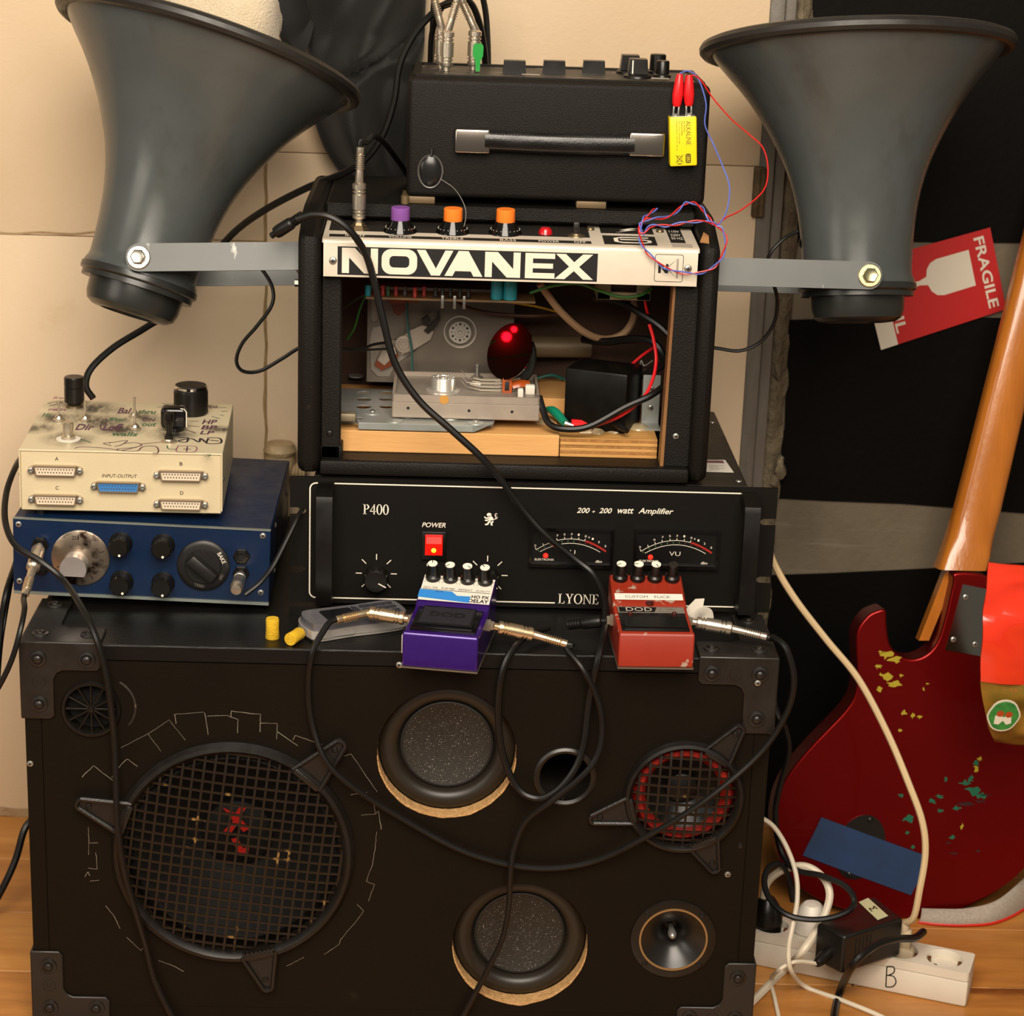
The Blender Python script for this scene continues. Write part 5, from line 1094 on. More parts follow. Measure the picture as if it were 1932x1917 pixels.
# ------------------------------------------------------------------ cream switch box
CO = V((-405.5, -8, 27.6)); CA = 2.6; CR_ = RZ(CA) @ RY(.6)
crm = thing('switch_box', 'cream metal data switch box covered in scribbles, switches and knobs', 'switch box', CO, R=CR_, local=True)
inv = (M.Translation(CO) @ CR_).inverted()
def onplane(px, py, ax, val):
    o = inv @ CAM; d = (inv.to_3x3() @ ray(px, py)); t = (val-o[ax])/d[ax]; return o+d*t
cf = lambda px, py: (onplane(px, py, 1, 0).x, onplane(px, py, 1, 0).z)
ct = lambda px, py: onplane(px, py, 2, 62)
q7 = lambda x, y: (.3002*x, 690+.3002*y)
q8 = lambda x, y: (.3002*x, 690+.3002*(y-11))
CW = 97.0; CD = 190.0
def smudge_paint(name, base, dirt, spots):
    m = mat(name, base, .42, bump=.12, bscale=500); nt = m.node_tree; bs = nt.nodes['Principled BSDF']
    tc = nd(nt, 'ShaderNodeTexCoord'); acc = None
    for x, y, z, r in spots:
        vd = nd(nt, 'ShaderNodeVectorMath', operation='DISTANCE'); nt.links.new(tc.outputs['Object'], vd.inputs[0]); vd.inputs[1].default_value = (x*K, y*K, z*K)
        mr = nd(nt, 'ShaderNodeMapRange'); mr.inputs[1].default_value = r*K; mr.inputs[2].default_value = r*.25*K; nt.links.new(vd.outputs['Value'], mr.inputs[0])
        if acc is None: acc = mr.outputs[0]
        else:
            mx = nd(nt, 'ShaderNodeMath', operation='MAXIMUM'); nt.links.new(acc, mx.inputs[0]); nt.links.new(mr.outputs[0], mx.inputs[1]); acc = mx.outputs[0]
    nf = noise_fac(nt, 70, 6, .28, .56, (1, .30, 1), .7); mu = nd(nt, 'ShaderNodeMath', operation='MULTIPLY'); nt.links.new(acc, mu.inputs[0]); nt.links.new(nf, mu.inputs[1])
    nt.links.new(mix(nt, mu.outputs[0], c(base), c(dirt)), bs.inputs['Base Color']); return m
sp_ = [(*ct(*q7(x, y))[:2], 62, r*1.35) for x, y, r in ((360, 330, 22), (535, 330, 22), (450, 250, 24), (640, 350, 30), (850, 330, 26), (430, 460, 24), (230, 390, 20), (750, 400, 24), (1080, 430, 22), (1390, 400, 14), (600, 270, 26))]
crm_p = mat('cream_paint', '#c8ba98', .42, bump=.12, bscale=500, var='#c1b290', vscale=10)
crm_top = smudge_paint('cream_top_smudged', '#cabd9d', '#37332d', sp_)
b = MB(); b.box(-CW, CW, 0, CD, 0, 60, .8, 1); part('base', b, crm_p, crm)
b = MB(); b.box(-CW-1.2, CW+1.2, -1, CD, 60, 62, .6, 1); part('lid', b, crm_top, crm)
for xx in (CW+.6, -CW-.6): b = MB(); b.box(xx-.6, xx+.6, -1, CD, 3, 60.5); part('lid_side', b, crm_p, crm)
for sx in (-1, 1):
    for y in (15, 170): b = MB(); b.cyl((sx*80, y, -5.4+sx*1.6), (sx*80, y, 0), 7); part('foot', b, rubber, crm)
inst('screw', SCREW, crm, M.Translation((CW+1.2, 8, 34)) @ RY(90)); inst('screw', SCREW, crm, M.Translation((-CW-1.2, 8, 34)) @ RY(-90))
def dsub(px, py, blue):
    x, z = cf(px, py); T = FR(0, x, z); b = MB(T); pts = [(-19.5, 4.4), (19.5, 4.4), (18.2, -4.4), (-18.2, -4.4)]
    b.prism(rrect(-26.5, 26.5, -4.2, 4.2, 4), 0, 1); ox = [(-20.5, 5.2), (20.5, 5.2), (19.0, -5.2), (-19.0, -5.2)]; b.plate(ox, [[(-19.4, 4), (-17.9, -4), (17.9, -4), (19.4, 4)]], .8, 5.6)
    o = part('data_socket', b, mat('dsub_shell', '#b7a58d', .35, .85), crm)
    b = MB(T); b.prism([(-19.4, 4), (19.4, 4), (17.9, -4), (-17.9, -4)], 1, 4.4); part('insert', b, mat('dsub_blue', '#2f74b5', .5) if blue else mat('dsub_white', '#cdbfa8', .5), o)
    b = MB(T)
    for k in range(13): b.cbox(-16.6+k*2.77, 1.5, 4.4, 1.1, 1.3, .3)
    for k in range(12): b.cbox(-15.2+k*2.77, -1.6, 4.4, 1.1, 1.3, .3)
    part('pin_hole', b, mat('pin_dark', '#4a3a2a' if not blue else '#15324f', .7), o)
    for sx in (-1, 1):
        b = MB(T @ TR(sx*23.6, 0, 1)); b.lathe([(3.1, 0), (3.1, 4), (2.2, 4.6), (1.5, 4.6), (1.4, 2), (0, 2)], 6); part('jack_post', b, steel, o)
for x, y, bl in ((350, 655, 0), (1138, 687, 0), (352, 838, 0), (1138, 868, 0), (745, 757, 1)): dsub(*q7(x, y), bl)
b = MB(FR(0))
for s, x0, x1, y0, y1 in (('A', 345, 368, 574, 596), ('B', 1129, 1148, 606, 628), ('C', 349, 369, 757, 779), ('D', 1132, 1153, 789, 811)):
    (a, e), (g, h) = cf(*q7(x0, y1)), cf(*q7(x1, y0)); b.text(s, a, g, e, h, .15, bold=.01)
(a, e), (g, h) = cf(*q7(640, 697)), cf(*q7(862, 692)); b.text('INPUT-OUTPUT', a, g, (e+h)/2-1.6, (e+h)/2+2, .15, shear=.2, bold=.005)
part('lettering', b, mat('dark_print', '#2b241c', .5), crm)
# handwriting on the lid
pur = mat('purple_marker', '#4c2440', .6); grn = mat('green_marker', '#2e5a38', .6); pnk = mat('pink_marker', '#8a4a62', .6)
LH = 62.15
def hand(lst, m):
    for s, x0, x1, y0, y1 in lst:
        b = MB(); p, q = ct(*q8(x0, y1)), ct(*q8(x1, y0)); b.text(s, p.x, q.x, min(p.y, q.y), max(p.y, q.y), LH, shear=.15, bold=.02); part('handwriting', b, m, crm)
hand([('Dir', 470, 600, 380, 415), ('Loff', 640, 780, 378, 418), ('HP', 1268, 1368, 352, 378), ('BP', 1262, 1368, 388, 412), ('LP', 1255, 1350, 422, 442), ('ON', 890, 980, 342, 360), ('Bal', 735, 830, 278, 312), ('PEAK', 1300, 1375, 262, 278)], pur)
hand([('Hz', 262, 330, 308, 332), ('filter', 680, 800, 338, 360), ('out', 890, 985, 372, 392), ('walls', 700, 870, 430, 452), ('thru', 865, 985, 290, 312)], grn)
hand([('gain', 290, 420, 280, 298), ('freq', 330, 430, 208, 224)], pnk)
def scr(pl, m, w_=1.3):
    b = MB()
    for ps in pl: b.ribbon(smooth([(ct(*q8(*p)).x, ct(*q8(*p)).y, 0) for p in ps], 4), w_, LH+.05)
    part('scribble', b, m, crm)
scr([[(470, 530), (520, 522), (660, 530), (760, 545), (860, 548), (900, 520), (980, 520), (995, 555), (960, 560)], [(700, 515), (650, 500), (720, 492), (800, 482), (760, 510), (720, 520)], [(780, 500), (850, 495), (890, 510), (830, 530), (760, 545), (740, 535), (860, 525)], [(880, 505), (1010, 492)], [(300, 250), (340, 240), (390, 240), (350, 255), (310, 262)], [(690, 495), (690, 500)], [(630, 380), (640, 415), (700, 412)], [(1190, 360), (1250, 362)], [(1180, 390), (1255, 395)], [(1170, 415), (1230, 435)]], pur)
scr([[(1120, 465), (1180, 465), (1170, 492), (1120, 485), (1200, 470), (1250, 492), (1260, 468), (1290, 492)], [(1300, 465), (1380, 468), (1385, 498), (1300, 500), (1310, 470)], [(1320, 480), (1375, 485)]], mat('dark_marker', '#241a22', .6), 2.2)
scr([[(1120, 515), (1230, 520), (1218, 555), (1112, 552), (1120, 515)]], pnk, 1.2)
scr([[(1150, 535), (1200, 537)], [(1178, 520), (1172, 552)]], pur)
scr([[(1050, 512), (1060, 535), (1110, 537)], [(985, 272), (1030, 270)], [(1020, 250), (1060, 255)], [(1370, 275), (1420, 275)], [(1390, 300), (1430, 297)], [(1380, 320), (1410, 325)], [(1330, 330), (1380, 345)], [(1270, 575), (1320, 570), (1310, 582), (1280, 585)], [(500, 470), (570, 495)]], grn)
# switches and knobs on the lid
def CTp(x, y): p = ct(*q7(x, y)); return M.Translation((p.x, p.y, 62))
b = MB(CTp(468, 258)); b.lathe([(7, 0), (7, 3), (9.6, 5), (10.4, 6), (10.4, 21), (9.8, 21.4), (9.8, 22.4), (10.4, 22.8), (10.4, 31), (9.4, 32.4), (0, 32.4)], 28); part('round_knob', b, black_pl, crm)
b = MB(CTp(468, 260)); b.lathe([(9, 0), (8.6, 2), (6, 3)], 20); part('bush', b, MATS['brown_steel'], crm)
b = MB(CTp(1200, 300)); b.lathe([(16.6, 0), (17.4, 3), (17.2, 26), (16.6, 28)], 44)
for k in range(40): b.cbox(17.3, 0, 13, .8, 1.2, 22, T=RZ(9*k))
bk = part('big_knob', b, black_pl, crm); b = MB(CTp(1200, 300)); b.lathe([(17, 27.5), (17, 29.6), (16.4, 30.4), (15.6, 30.6)], 44); part('chrome_ring', b, chrome, bk); b = MB(CTp(1200, 300)); b.lathe([(16.4, 28), (15.7, 31), (0, 31.4)], 44); part('top', b, black_pl, bk)
tg = MB(); tg.lathe([(6.2, 0), (6.2, 1.6), (4.6, 2.2), (4, 4.4), (2.4, 6), (1.1, 7), (1.3, 19), (1.6, 20.4), (0, 21)], 12); tgm = mesh_of(tg, nickel, 'toggle_switch')
for x, y in ((370, 345), (535, 345), (845, 322), (848, 400)): inst('toggle_switch', tgm, crm, CTp(x, y) @ RX(-4))
b = MB(CTp(430, 462)); b.lathe([(12, 0), (12, .8), (7, 1)], 24); pb = part('push_button', b, mat('white_washer', '#d9d2c4', .5), crm)
b = MB(CTp(430, 462)); b.lathe([(6.6, .8), (6.6, 4), (4.6, 4.6), (4.4, 8), (5.2, 8.4), (5.2, 17), (4.6, 17.6), (0, 17.6)], 20); part('plunger', b, nickel, pb)
b = MB(CTp(1095, 405)); b.lathe([(9, 0), (9, 4), (0, 4)], 20); b.box(-13, 13, -9, 9, 3, 25, 4, 3); sk_ = part('selector_knob', b, MATS['gloss_black'], crm); b = MB(CTp(1095, 405)); b.box(12.4, 13.4, -9.3, -8.8, 7, 22); b.tube([(7, -9.1, 25), (11, -9.1, 24.4), (12.9, -9.1, 21), (12.9, -9.1, 6)], .5, 5); part('pointer_line', b, white_ink, sk_)
b = MB(CTp(1062, 482)); b.lathe([(8, 0), (8, 1.6), (5.4, 2.4), (5, 4), (0, 4)], 20); bt_ = part('lever_switch', b, nickel, crm); b = MB(CTp(1062, 482)); b.lathe([(4.6, 3.5), (4.4, 8), (3, 9), (2.8, 11), (4, 18), (5, 27), (4.6, 30), (0, 31)], 16); part('lever', b, black_pl, bt_)
# ------------------------------------------------------------------ effect pedals
def pedal(name, label, org, yaw, body, panel_m, tread_m):
    t = thing(name, label, 'effect pedal', org, (0, 0, yaw), local=True)
    prof = [(0, 1.5), (0, 32.5), (1.2, 34.6), (4, 35.6), (7, 34.6), (9, 33.4), (12, 33.8), (62, 37.4), (66, 40), (69, 42), (73, 43), (110, 54.8), (113, 53), (114, 49), (114, 1.5)]
    b = MB(); b.prism(prof, -35.5, 35.5, SIDE); o = part('body', b, body, t); m_ = o.modifiers.new('round', 'BEVEL'); m_.width = 1.6*K; m_.segments = 3; m_.limit_method = 'ANGLE'; m_.angle_limit = math.radians(50)
    b = MB(); b.box(-35.8, 35.8, -.3, 114, 0, 1.5); part('base_plate', b, mat('plate_steel', '#8b8272', .4, .8), t)
    return t
PS = M(((1, 0, 0, 0), (0, math.cos(math.radians(17.7)), -math.sin(math.radians(17.7)), 0), (0, math.sin(math.radians(17.7)), math.cos(math.radians(17.7)), 0), (0, 0, 0, 1)))
PAN = M.Translation((0, 73, 43.1)) @ PS                                  # sloping knob panel, local y up the slope
TRD = M.Translation((0, 10, 33.9)) @ RX(4.1)                              # treadle deck
jk = MB(); jk.lathe([(6.4, 0), (6.4, 2.6), (5, 3.2), (4.6, 6), (0, 6)], 6); jkm = mesh_of(jk, nickel, 'jack_nut')
pk = MB(); pk.lathe([(7.4, 0), (7.2, 4), (6, 5), (5.2, 6), (4.9, 17.6), (0, 17.6)], 22); pkm = mesh_of(pk, black_pl, 'pedal_knob')
pkt = MB(); pkt.lathe([(4.7, 17.6), (4.6, 18.4), (0, 18.5)], 20); pkt.m = 1; pkt.box(-.35, .35, .5, 4.6, 18.4, 18.7); pktm = mesh_of(pkt, [white_ink, black_ink], 'knob_top')
pktd = mesh_of(pkt, [mat('worn_top', '#3a3630', .3, .5), black_ink], 'knob_top_bare')
def knobs(t, rots, bare=(), line=()):
    for k, a in enumerate(rots):
        T = PAN @ TR(-25.5+k*17, 33, 0) @ RZ(a); o = inst('knob', pkm, t, T)
        inst('knob_top', pktd if k in bare else pktm, o, M.Identity(4))
# purple delay
pO = (PZ(755, 1258, -67.5)+PZ(903, 1272, -67.5))/2; pyaw = math.degrees(math.atan2(-14.2, 72.8))+1.5
purple = mat('purple_paint', '#3a1a72', .22, .45, var='#33146a', vscale=30, coat=.5)
pp = pedal('delay_pedal', 'purple delay effect pedal with white control plate', (pO.x, pO.y, -67.8), pyaw, purple, None, None)
b = MB(PAN); b.flat([(-34.5, -2), (34.5, -2), (34.5, 38), (-34.5, 38)], .25); pw = part('control_plate', b, mat('plate_white', '#d6cfc0', .5), pp)
b = MB(PAN); b.flat([(-35.3, 2), (15, -1.5), (15, 8.5), (2, 8), (-4, 14), (-35.3, 14.5)], .45); part('blue_tape', b, mat('blue_tape', '#2a7cc4', .6), pw)
b = MB(PAN); b.text('HO FX', 16, 33, 6, 11, .4, bold=.03); b.text('DELAY', 14, 33.5, -.5, 4.8, .4, bold=.03); b.text('SFX', -20, -12, 11.5, 13.5, .5)
for k, s in enumerate(('DELAY TIME', 'TIME', 'REPEAT', 'QUALITY')): b.text(s, -32.5+k*17, -18.5+k*17, 17, 19.4, .4, shear=.2)
b.ribbon([(-33, 15.4), (33, 15.4)], .8, .35)
for k in range(4):
    for a in range(7): an = math.radians(-40+a*43.3); b.ribbon([(-25.5+k*17+8.2*math.cos(an), 33+8.2*math.sin(an)), (-25.5+k*17+9.6*math.cos(an), 33+9.6*math.sin(an))], .6, .4)
part('lettering', b, mat('plate_ink', '#1a1720', .5), pw)
knobs(pp, (10, 130, -130, 40))
b = MB(TRD); b.box(-31, 31, 1, 52, -.5, 2, .8); b.prism([(-27, 7), (27, 7), (25, 48), (-25, 48)], 2, 5); tr_ = part('treadle', b, mat('tread_black', '#0c0b0d', .2), pp)
b = MB(TRD)
for k in range(16): b.box(-24, 24, 11+k*2.2, 11.9+k*2.2, 5, 5.35)
part('ridge', b, mat('tread_grey', '#26242a', .4), tr_)
b = MB(TRD); b.text('DOD', -17, 17, 24, 35, 5.5, bold=.04); part('raised_logo', b, mat('tread_logo', '#121114', .3), tr_)
inst('jack_nut', jkm, pp, M.Translation((-35.5, 62, 25)) @ RY(-90)); inst('jack_nut', jkm, pp, M.Translation((35.5, 62, 25)) @ RY(90))
inst('screw', SCREW, pp, M.Translation((-38, 1, 2)) @ RX(90))
b = MB(); b.box(-41, -36, 26, 34, 4, 22, .4); part('white_tag', b, mat('tag_white', '#c9c2b4', .6), pp)
# red distortion
rO = (PZ(1163, 1262, -67.5)+PZ(1310, 1262, -67.5))/2
red_p = mat('red_paint', '#8f2a18', .4, var='#85240f', vscale=20, wear=[('#9c8a78', 60, .615, .66)])
rp = pedal('distortion_pedal', 'scuffed red distortion effect pedal with a white name strip', (rO.x, rO.y, -67.8), 1.5, red_p, None, None)
b = MB(PAN); b.flat([(-33, -1), (33, -1), (33, 9), (-33, 9)], .3); ns = part('name_strip', b, mat('strip_white', '#dcd5c8', .5), rp)
b = MB(PAN); b.text('CUSTOM', -23, -1, 1.8, 5.6, .45); b.text('FUCK', 5.5, 21, 1.8, 5.6, .45); part('lettering', b, mat('strip_ink', '#5d5348', .5), ns)
knobs(rp, (120, 95, -160, 40), bare=(3,))
b = MB(TRD); b.box(-32, 32, .5, 54, -.5, 1.4, .6); tr_ = part('treadle', b, mat('red_tread', '#0d0c0b', .3), rp)
b = MB(TRD); b.prism([(-29, 3), (29, 3), (28, 27), (-28, 27)], 1.4, 3.4); part('rubber_pad', b, mat('pad', '#0a0a09', .22), tr_)
b = MB(TRD); b.flat([(-32, 39), (32, 39), (32, 53.5), (-32, 53.5)], 1.5); mp_ = part('name_plate', b, mat('plate_grey', '#9c968a', .4, .5), tr_)
b = MB(TRD); b.flat([(-30.5, 41), (3, 41), (6, 52), (-30.5, 52)], 1.65); part('logo_ground', b, black_ink, mp_)
b = MB(TRD); b.text('DOD', -24, 1, 42.5, 51, 1.8, bold=.0); part('logo', b, mat('logo_grey', '#bdb5a8', .4), mp_)
b = MB(TRD); b.ribbon([(8, 42), (30, 42), (30, 52), (10, 52), (8, 42)], .4, 1.7); b.ribbon([(14, 47), (20, 47), (19, 49), (23, 45)], .5, 1.7); part('red_mark', b, mat('plate_red', '#7d4a3c', .5), mp_)
for x in (-21, 21): b = MB(TRD); b.lathe([(2.6, 1.4), (2.4, 4), (1.6, 4.8), (0, 5)], 12, TR(x, 34, 0)); part('lamp', b, mat('dark_lens', '#3a1512', .3), tr_)
b = MB(); b.lathe([(4, 0), (3.6, 2), (0, 2.4)], 14, TR(0, 67, 41)); part('check_lamp', b, mat('check_lens', '#3c0f0c', .3), rp)
inst('jack_nut', jkm, rp, M.Translation((-35.5, 62, 25)) @ RY(-90)); inst('jack_nut', jkm, rp, M.Translation((35.5, 62, 25)) @ RY(90))
def ploc(o, yaw, p): return V(o)+RZ(yaw) @ V(p)
# curled white tape by the red pedal
b = MB(); a = PZ(1312, 1176, -67); vs = []
w0 = [PY(1293, 1160, -75), PY(1300, 1172, -78), PY(1318, 1172, -80), PY(1330, 1158, -78)]
b.prism([FX(*p, -72) for p in ((1292, 1160), (1296, 1146), (1312, 1130), (1329, 1129), (1324, 1158), (1318, 1172))], 0, .6, FR(-72))
b.tube(smooth([tuple(PY(1308, 1172, -82)), tuple(PY(1318, 1158, -80)), tuple(PY(1331, 1158, -76)), tuple(PY(1334, 1170, -74))], 5), 7, 8, flat=.12); solo('tape_scrap', b, mat('tape_white', '#d2cbbd', .6), 'curled scrap of white tape beside the red pedal', 'tape')
# ------------------------------------------------------------------ phone and earplugs
a, e = PZ(592, 1213, -67.5), PZ(757, 1190, -67.5); yaw = math.degrees(math.atan2(e.y-a.y, e.x-a.x))
ph = thing('mobile_phone', 'silver candybar mobile phone lying behind the purple pedal', 'phone', a, (0, 0, yaw), local=True)
silver = mat('phone_silver', '#b8b2aa', .3, .35, var='#aaa49c', vscale=15); L_ = (e-a).length+14
out = smooth([(-2, 6, 0), (0, 1, 0), (10, -1, 0), (40, 1, 0), (70, -.5, 0), (L_-12, 1, 0), (L_-4, 6, 0), (L_-2, 22, 0), (L_-4, 38, 0), (L_-14, 43, 0), (60, 42, 0), (10, 44, 0), (-1, 38, 0), (-4, 22, 0)], 4, True)
o2 = [(p.x, p.y) for p in out]; sc_ = lambda k: [((x-L_/2)*k+L_/2, (y-21)*k+21) for x, y in o2]
b = MB(); b.prism(sc_(.95), .1, 3); b.prism(o2, 3, 11); o = part('body', b, silver, ph)
b = MB(); b.prism(sc_(.985), 11, 12); b.prism(sc_(.95), 12, 17.5); part('front_cover', b, mat('phone_grey', '#727074', .28, .4), ph)
b = MB(); b.prism(rrect(18, 50, 9, 35, 3), 17.5, 17.9); part('screen', b, mat('phone_screen', '#0d0f12', .1), ph)
kb = MB(); kb.box(-4.2, 4.2, -3, 3, 0, 1.4, .8, 2); kbm = mesh_of(kb, mat('phone_keys', '#36363c', .25, .3), 'key')
for i in range(4):
    for j in range(3): inst('key', kbm, ph, TR(64+i*8.6, 11+j*10.5, 17.4))
b = MB(); b.prism([(52, 8), (57, 12), (57, 32), (52, 36), (50, 22)], 17.4, 18.3); part('navigation_key', b, mat('phone_nav', '#2c2c31', .3), ph)
b = MB(); b.prism([(8, 14), (14, 14), (14, 30), (8, 30)], 17.5, 17.8); part('speaker_slot', b, mat('phone_slot', '#55545a', .4), ph)
b = MB(); b.prism(rrect(18, 42, 4, 9, 2), 0, 1.2, M.Translation((0, .2, 0)) @ FRONT); part('side_button', b, silver, ph)
foam = mat('yellow_foam', '#d8ae1c', .85, var='#c79c14', vscale=200, bump=.6, bscale=600)
q = PZ(514, 1204, -68); b = MB(TR(q.x, q.y, -67.9)); b.lathe([(6.4, 0), (6.8, .8), (6.2, 10), (6.4, 19), (5.8, 20.4), (0, 20.6)], 22); solo('earplug', b, foam, 'yellow foam earplug standing upright', 'earplug')
q0, q1 = PZ(547, 1207, -61.5), PZ(573, 1190, -61.5); b = MB(along(q0, q1-q0)); b.lathe([(0, 0), (5.9, 0), (6.4, .8), (6, 10), (6.3, 19), (5.8, 20), (0, 20)], 22); solo('earplug', b, foam, 'yellow foam earplug lying against the phone', 'earplug')
# ------------------------------------------------------------------ leads and jack plugs
def lead(name, label, r, m, pts, plugs=(), cat='cable', k=7):
    """a lead: cord plus its plugs; plugs = (at which end, point, barrel direction, neck direction, metal)"""
    w0 = [PY(*p) if isinstance(p, tuple) else p for p in pts]
    root = thing(name, label, cat, w0[len(w0)//2])
    W = list(w0)
    for end, p, d, d2, pm_ in plugs:
        q = plug_parts(root, p, d, d2, pm_, 1.08)
        dd = V(d2 if d2 is not None else d).normalized()
        if end == 0: W = [q-dd*3, q+dd*6]+W
        else: W = W+[q+dd*6, q-dd*3]
    b = MB(); b.tube(smooth([tuple(p) for p in W], k), r, 8); part('cord', b, m, root)
    return root
def boot_plug(root, p, d, L=38):
    b = MB(); pr = [(0, 0), (3, 0), (3, 5), (5.6, 6), (6.2, 9), (6, 24), (5, 26)]
    for i in range(5): pr += [(4.4, 26.5+i*2.6), (5.0, 27.3+i*2.6), (5.0, 28.4+i*2.6), (3.6, 28.9+i*2.6)]
    pr += [(3.2, 40), (0, 40)]; b.lathe(pr, 16, along(p, d)); part('plug', b, rubber, root)
CF = YC-8
# pedal sockets in the world
pL, pR = ploc((pO.x, pO.y, -67.8), pyaw, (-41, 62, 25)), ploc((pO.x, pO.y, -67.8), pyaw, (41, 62, 25))
rL, rR = ploc((rO.x, rO.y, -67.8), 1.5, (-41, 62, 25)), ploc((rO.x, rO.y, -67.8), 1.5, (41, 62, 25))
# patch lead between the pedals, hanging across the cabinet front
d_pl = (PY(690, 1155, -95)-pL).normalized(); d_pl2 = (PY(640, 1166, -108)-PY(690, 1155, -95)).normalized()
d_rr = (PY(1380, 1186, -95)-rR).normalized()
lead('patch_lead', 'black patch lead hanging in a deep curve from the purple to the red pedal', 3.0, rubber,
     [(612, 1188, -122), (590, 1230, CF-4), (582, 1290, CF), (588, 1360, CF), (612, 1430, CF-6), (660, 1480, CF-6), (760, 1545, CF), (880, 1608, CF), (1000, 1637, CF), (1110, 1628, CF), (1220, 1578, CF-8), (1330, 1510, CF-12), (1430, 1425, CF-4), (1482, 1350, CF-2), (1498, 1285, CF-4), (1484, 1225, CF), (1460, 1203, -115)],
     [(0, pL, d_pl, d_pl2, gold_n), (1, rR, d_rr, d_rr+V((.0, -.1, -.04)), nickel)])
# long lead: open amplifier -> red pedal
root = lead('guitar_lead', 'long black lead from the open amplifier looping down to the red pedal', 3.5, rubber,
     [(560, 414, -22), (590, 405, -26), (625, 410, -30), (660, 435, -30), (690, 480, -24), (708, 540, -22), (722, 600, -22), (745, 685, -24), (790, 755, -26), (850, 810, -28), (905, 860, -28), (945, 905, -24), (985, 960, -22), (1030, 1010, -24), (1085, 1055, -24), (1120, 1085, -32), (1140, 1130, -60), (1142, 1180, -95), (1130, 1235, CF-4), (1112, 1320, CF-3), (1102, 1400, CF-6), (1085, 1450, CF-10), (1050, 1492, CF-14), (1012, 1506, CF-10), (975, 1485, CF-6), (948, 1420, CF-4), (940, 1340, CF-3), (948, 1265, CF-4), (975, 1215, -118), (1010, 1192, -90), (1035, 1184, -78)])
boot_plug(root, rL, (PY(1045, 1182, -80)-rL).normalized()); p_ = PY(512, 445, -10); boot_plug(root, p_, (PY(565, 411, -20)-p_).normalized())
# purple pedal output going down the front
d_pr = (PY(995, 1195, -112)-pR).normalized(); d_pr2 = (PY(1048, 1210, -118)-PY(995, 1195, -112)).normalized()
lead('guitar_lead', 'black lead from the purple pedal dropping over the lower open driver', 3.0, rubber,
     [(1070, 1225, -122), (1100, 1262, CF-6), (1128, 1320, CF-8), (1136, 1375, CF-10), (1125, 1430, CF-14), (1090, 1472, CF-18), (1040, 1512, CF-18), (992, 1550, CF-8), (970, 1600, CF-7), (963, 1650, CF-10), (960, 1710, CF-4), (948, 1770, CF-4), (920, 1830, CF-4), (888, 1890, CF-2), (850, 1960, CF)],
     [(0, pR, d_pr, d_pr2, gold_n)])
# blue box leads
p_ = bw_(76, 1027, -5); d_ = (PY(62, 1072, -62)-p_).normalized(); d2_ = (PY(53, 1102, -80)-PY(62, 1072, -62)).normalized()
lead('guitar_lead', 'black lead plugged into the blue box beside its chrome dial', 2.8, rubber, [(46, 1150, -115), (38, 1190, -135), (22, 1245, -140), (-5, 1300, -140), (-40, 1350, -140)], [(0, p_, d_, d2_, nickel)])
p_ = bw_(455, 1081, -5); d_ = (PY(447, 1108, -60)-p_).normalized()
rt_ = lead('guitar_lead', 'black lead plugged into the blue box beside the cooker knob', 2.6, rubber, [(462, 1122, -62), (490, 1100, -55), (515, 1068, -42), (540, 1020, -30), (562, 975, -14), (570, 960, 5), (560, 950, 40)])
b = MB(); b.lathe([(0, 0), (3.6, 0), (3.6, 5), (6, 6), (6, 12), (5.4, 12.4), (5.4, 13.4), (6, 13.8), (6.2, 30), (6.6, 31), (6.6, 38), (5, 43), (0, 44)], 18, along(p_, d_)); part('plug', b, nickel, rt_)
cord('guitar_lead', 'black lead running from behind the cream box down over the cabinet front', [(48, 855, 130), (30, 880, 60), (12, 930, 20), (10, 985, -20), (30, 1030, -48), (75, 1058, -60), (120, 1095, -70), (155, 1148, -110), (180, 1200, -134), (198, 1260, -138), (208, 1320, -138), (216, 1400, -134), (219, 1480, -138), (222, 1560, -142), (236, 1650, -142), (256, 1720, -140), (275, 1785, -132), (292, 1850, -130), (325, 1917, -130), (360, 1975, -130)], 3.2, rubber)
cord('guitar_lead', 'black lead from behind the cream box rising behind the tilted horn to the practice amplifier', [(176, 752, 215), (162, 728, 215), (172, 695, 220), (215, 655, 235), (275, 618, 250), (330, 580, 262), (390, 500, 262), (440, 440, 258), (500, 396, 240), (580, 354, 220), (650, 326, 205), (690, 300, 195), (722, 255, 190), (744, 190, 188), (755, 120, 186), (785, 60, 184), (825, 18, 180), (850, 5, 172)], 3.8, rubber)
# plugs standing in the practice amplifier
tj = PZ(842, 134, TZ1+1); d2_ = V((.12, .0, 1))
lead('jack_lead', 'black lead in the practice amplifier socket, plug in front of its neighbour', 3.2, rubber, [(866, -20, tj.y), (872, -62, tj.y+30), (845, -72, 195), (822, -20, 224), (816, 60, 228), (813, 135, 232)], [(0, tj, (.02, 0, 1), V((.28, 0, 1)), nickel)])
tj2 = tj+V((-5.5, 24, 0)); lead('jack_lead', 'black lead whose plug stands half hidden behind another in the practice amplifier', 3.2, rubber, [PY(815, -10, tj2.y), PY(812, -62, tj2.y+10), PY(850, -95, 190), (892, -60, 215), (914, 10, 230), (920, 80, 234), (921, 150, 236)], [(0, tj2, (0, 0, 1), V((-.28, 0, 1)), nickel)])
tj3 = PZ(893, 132, TZ1+1); lead('jack_lead', 'black lead in the practice amplifier beside the green clip', 3.2, rubber, [PY(858, 2, tj3.y+10), PY(835, 12, tj3.y+30), PY(816, 60, 200), PY(812, 122, 215)], [(0, tj3, (.02, 0, 1), V((-.5, 0, 1)), nickel)])
cord('jack_lead', 'black lead arching above the practice amplifier and down behind it', [(846, 8, 175), (868, -4, 180), (890, 8, 190), (905, 45, 200), (913, 90, 212), (916, 130, 222), (917, 170, 226)], 3.4, rubber)
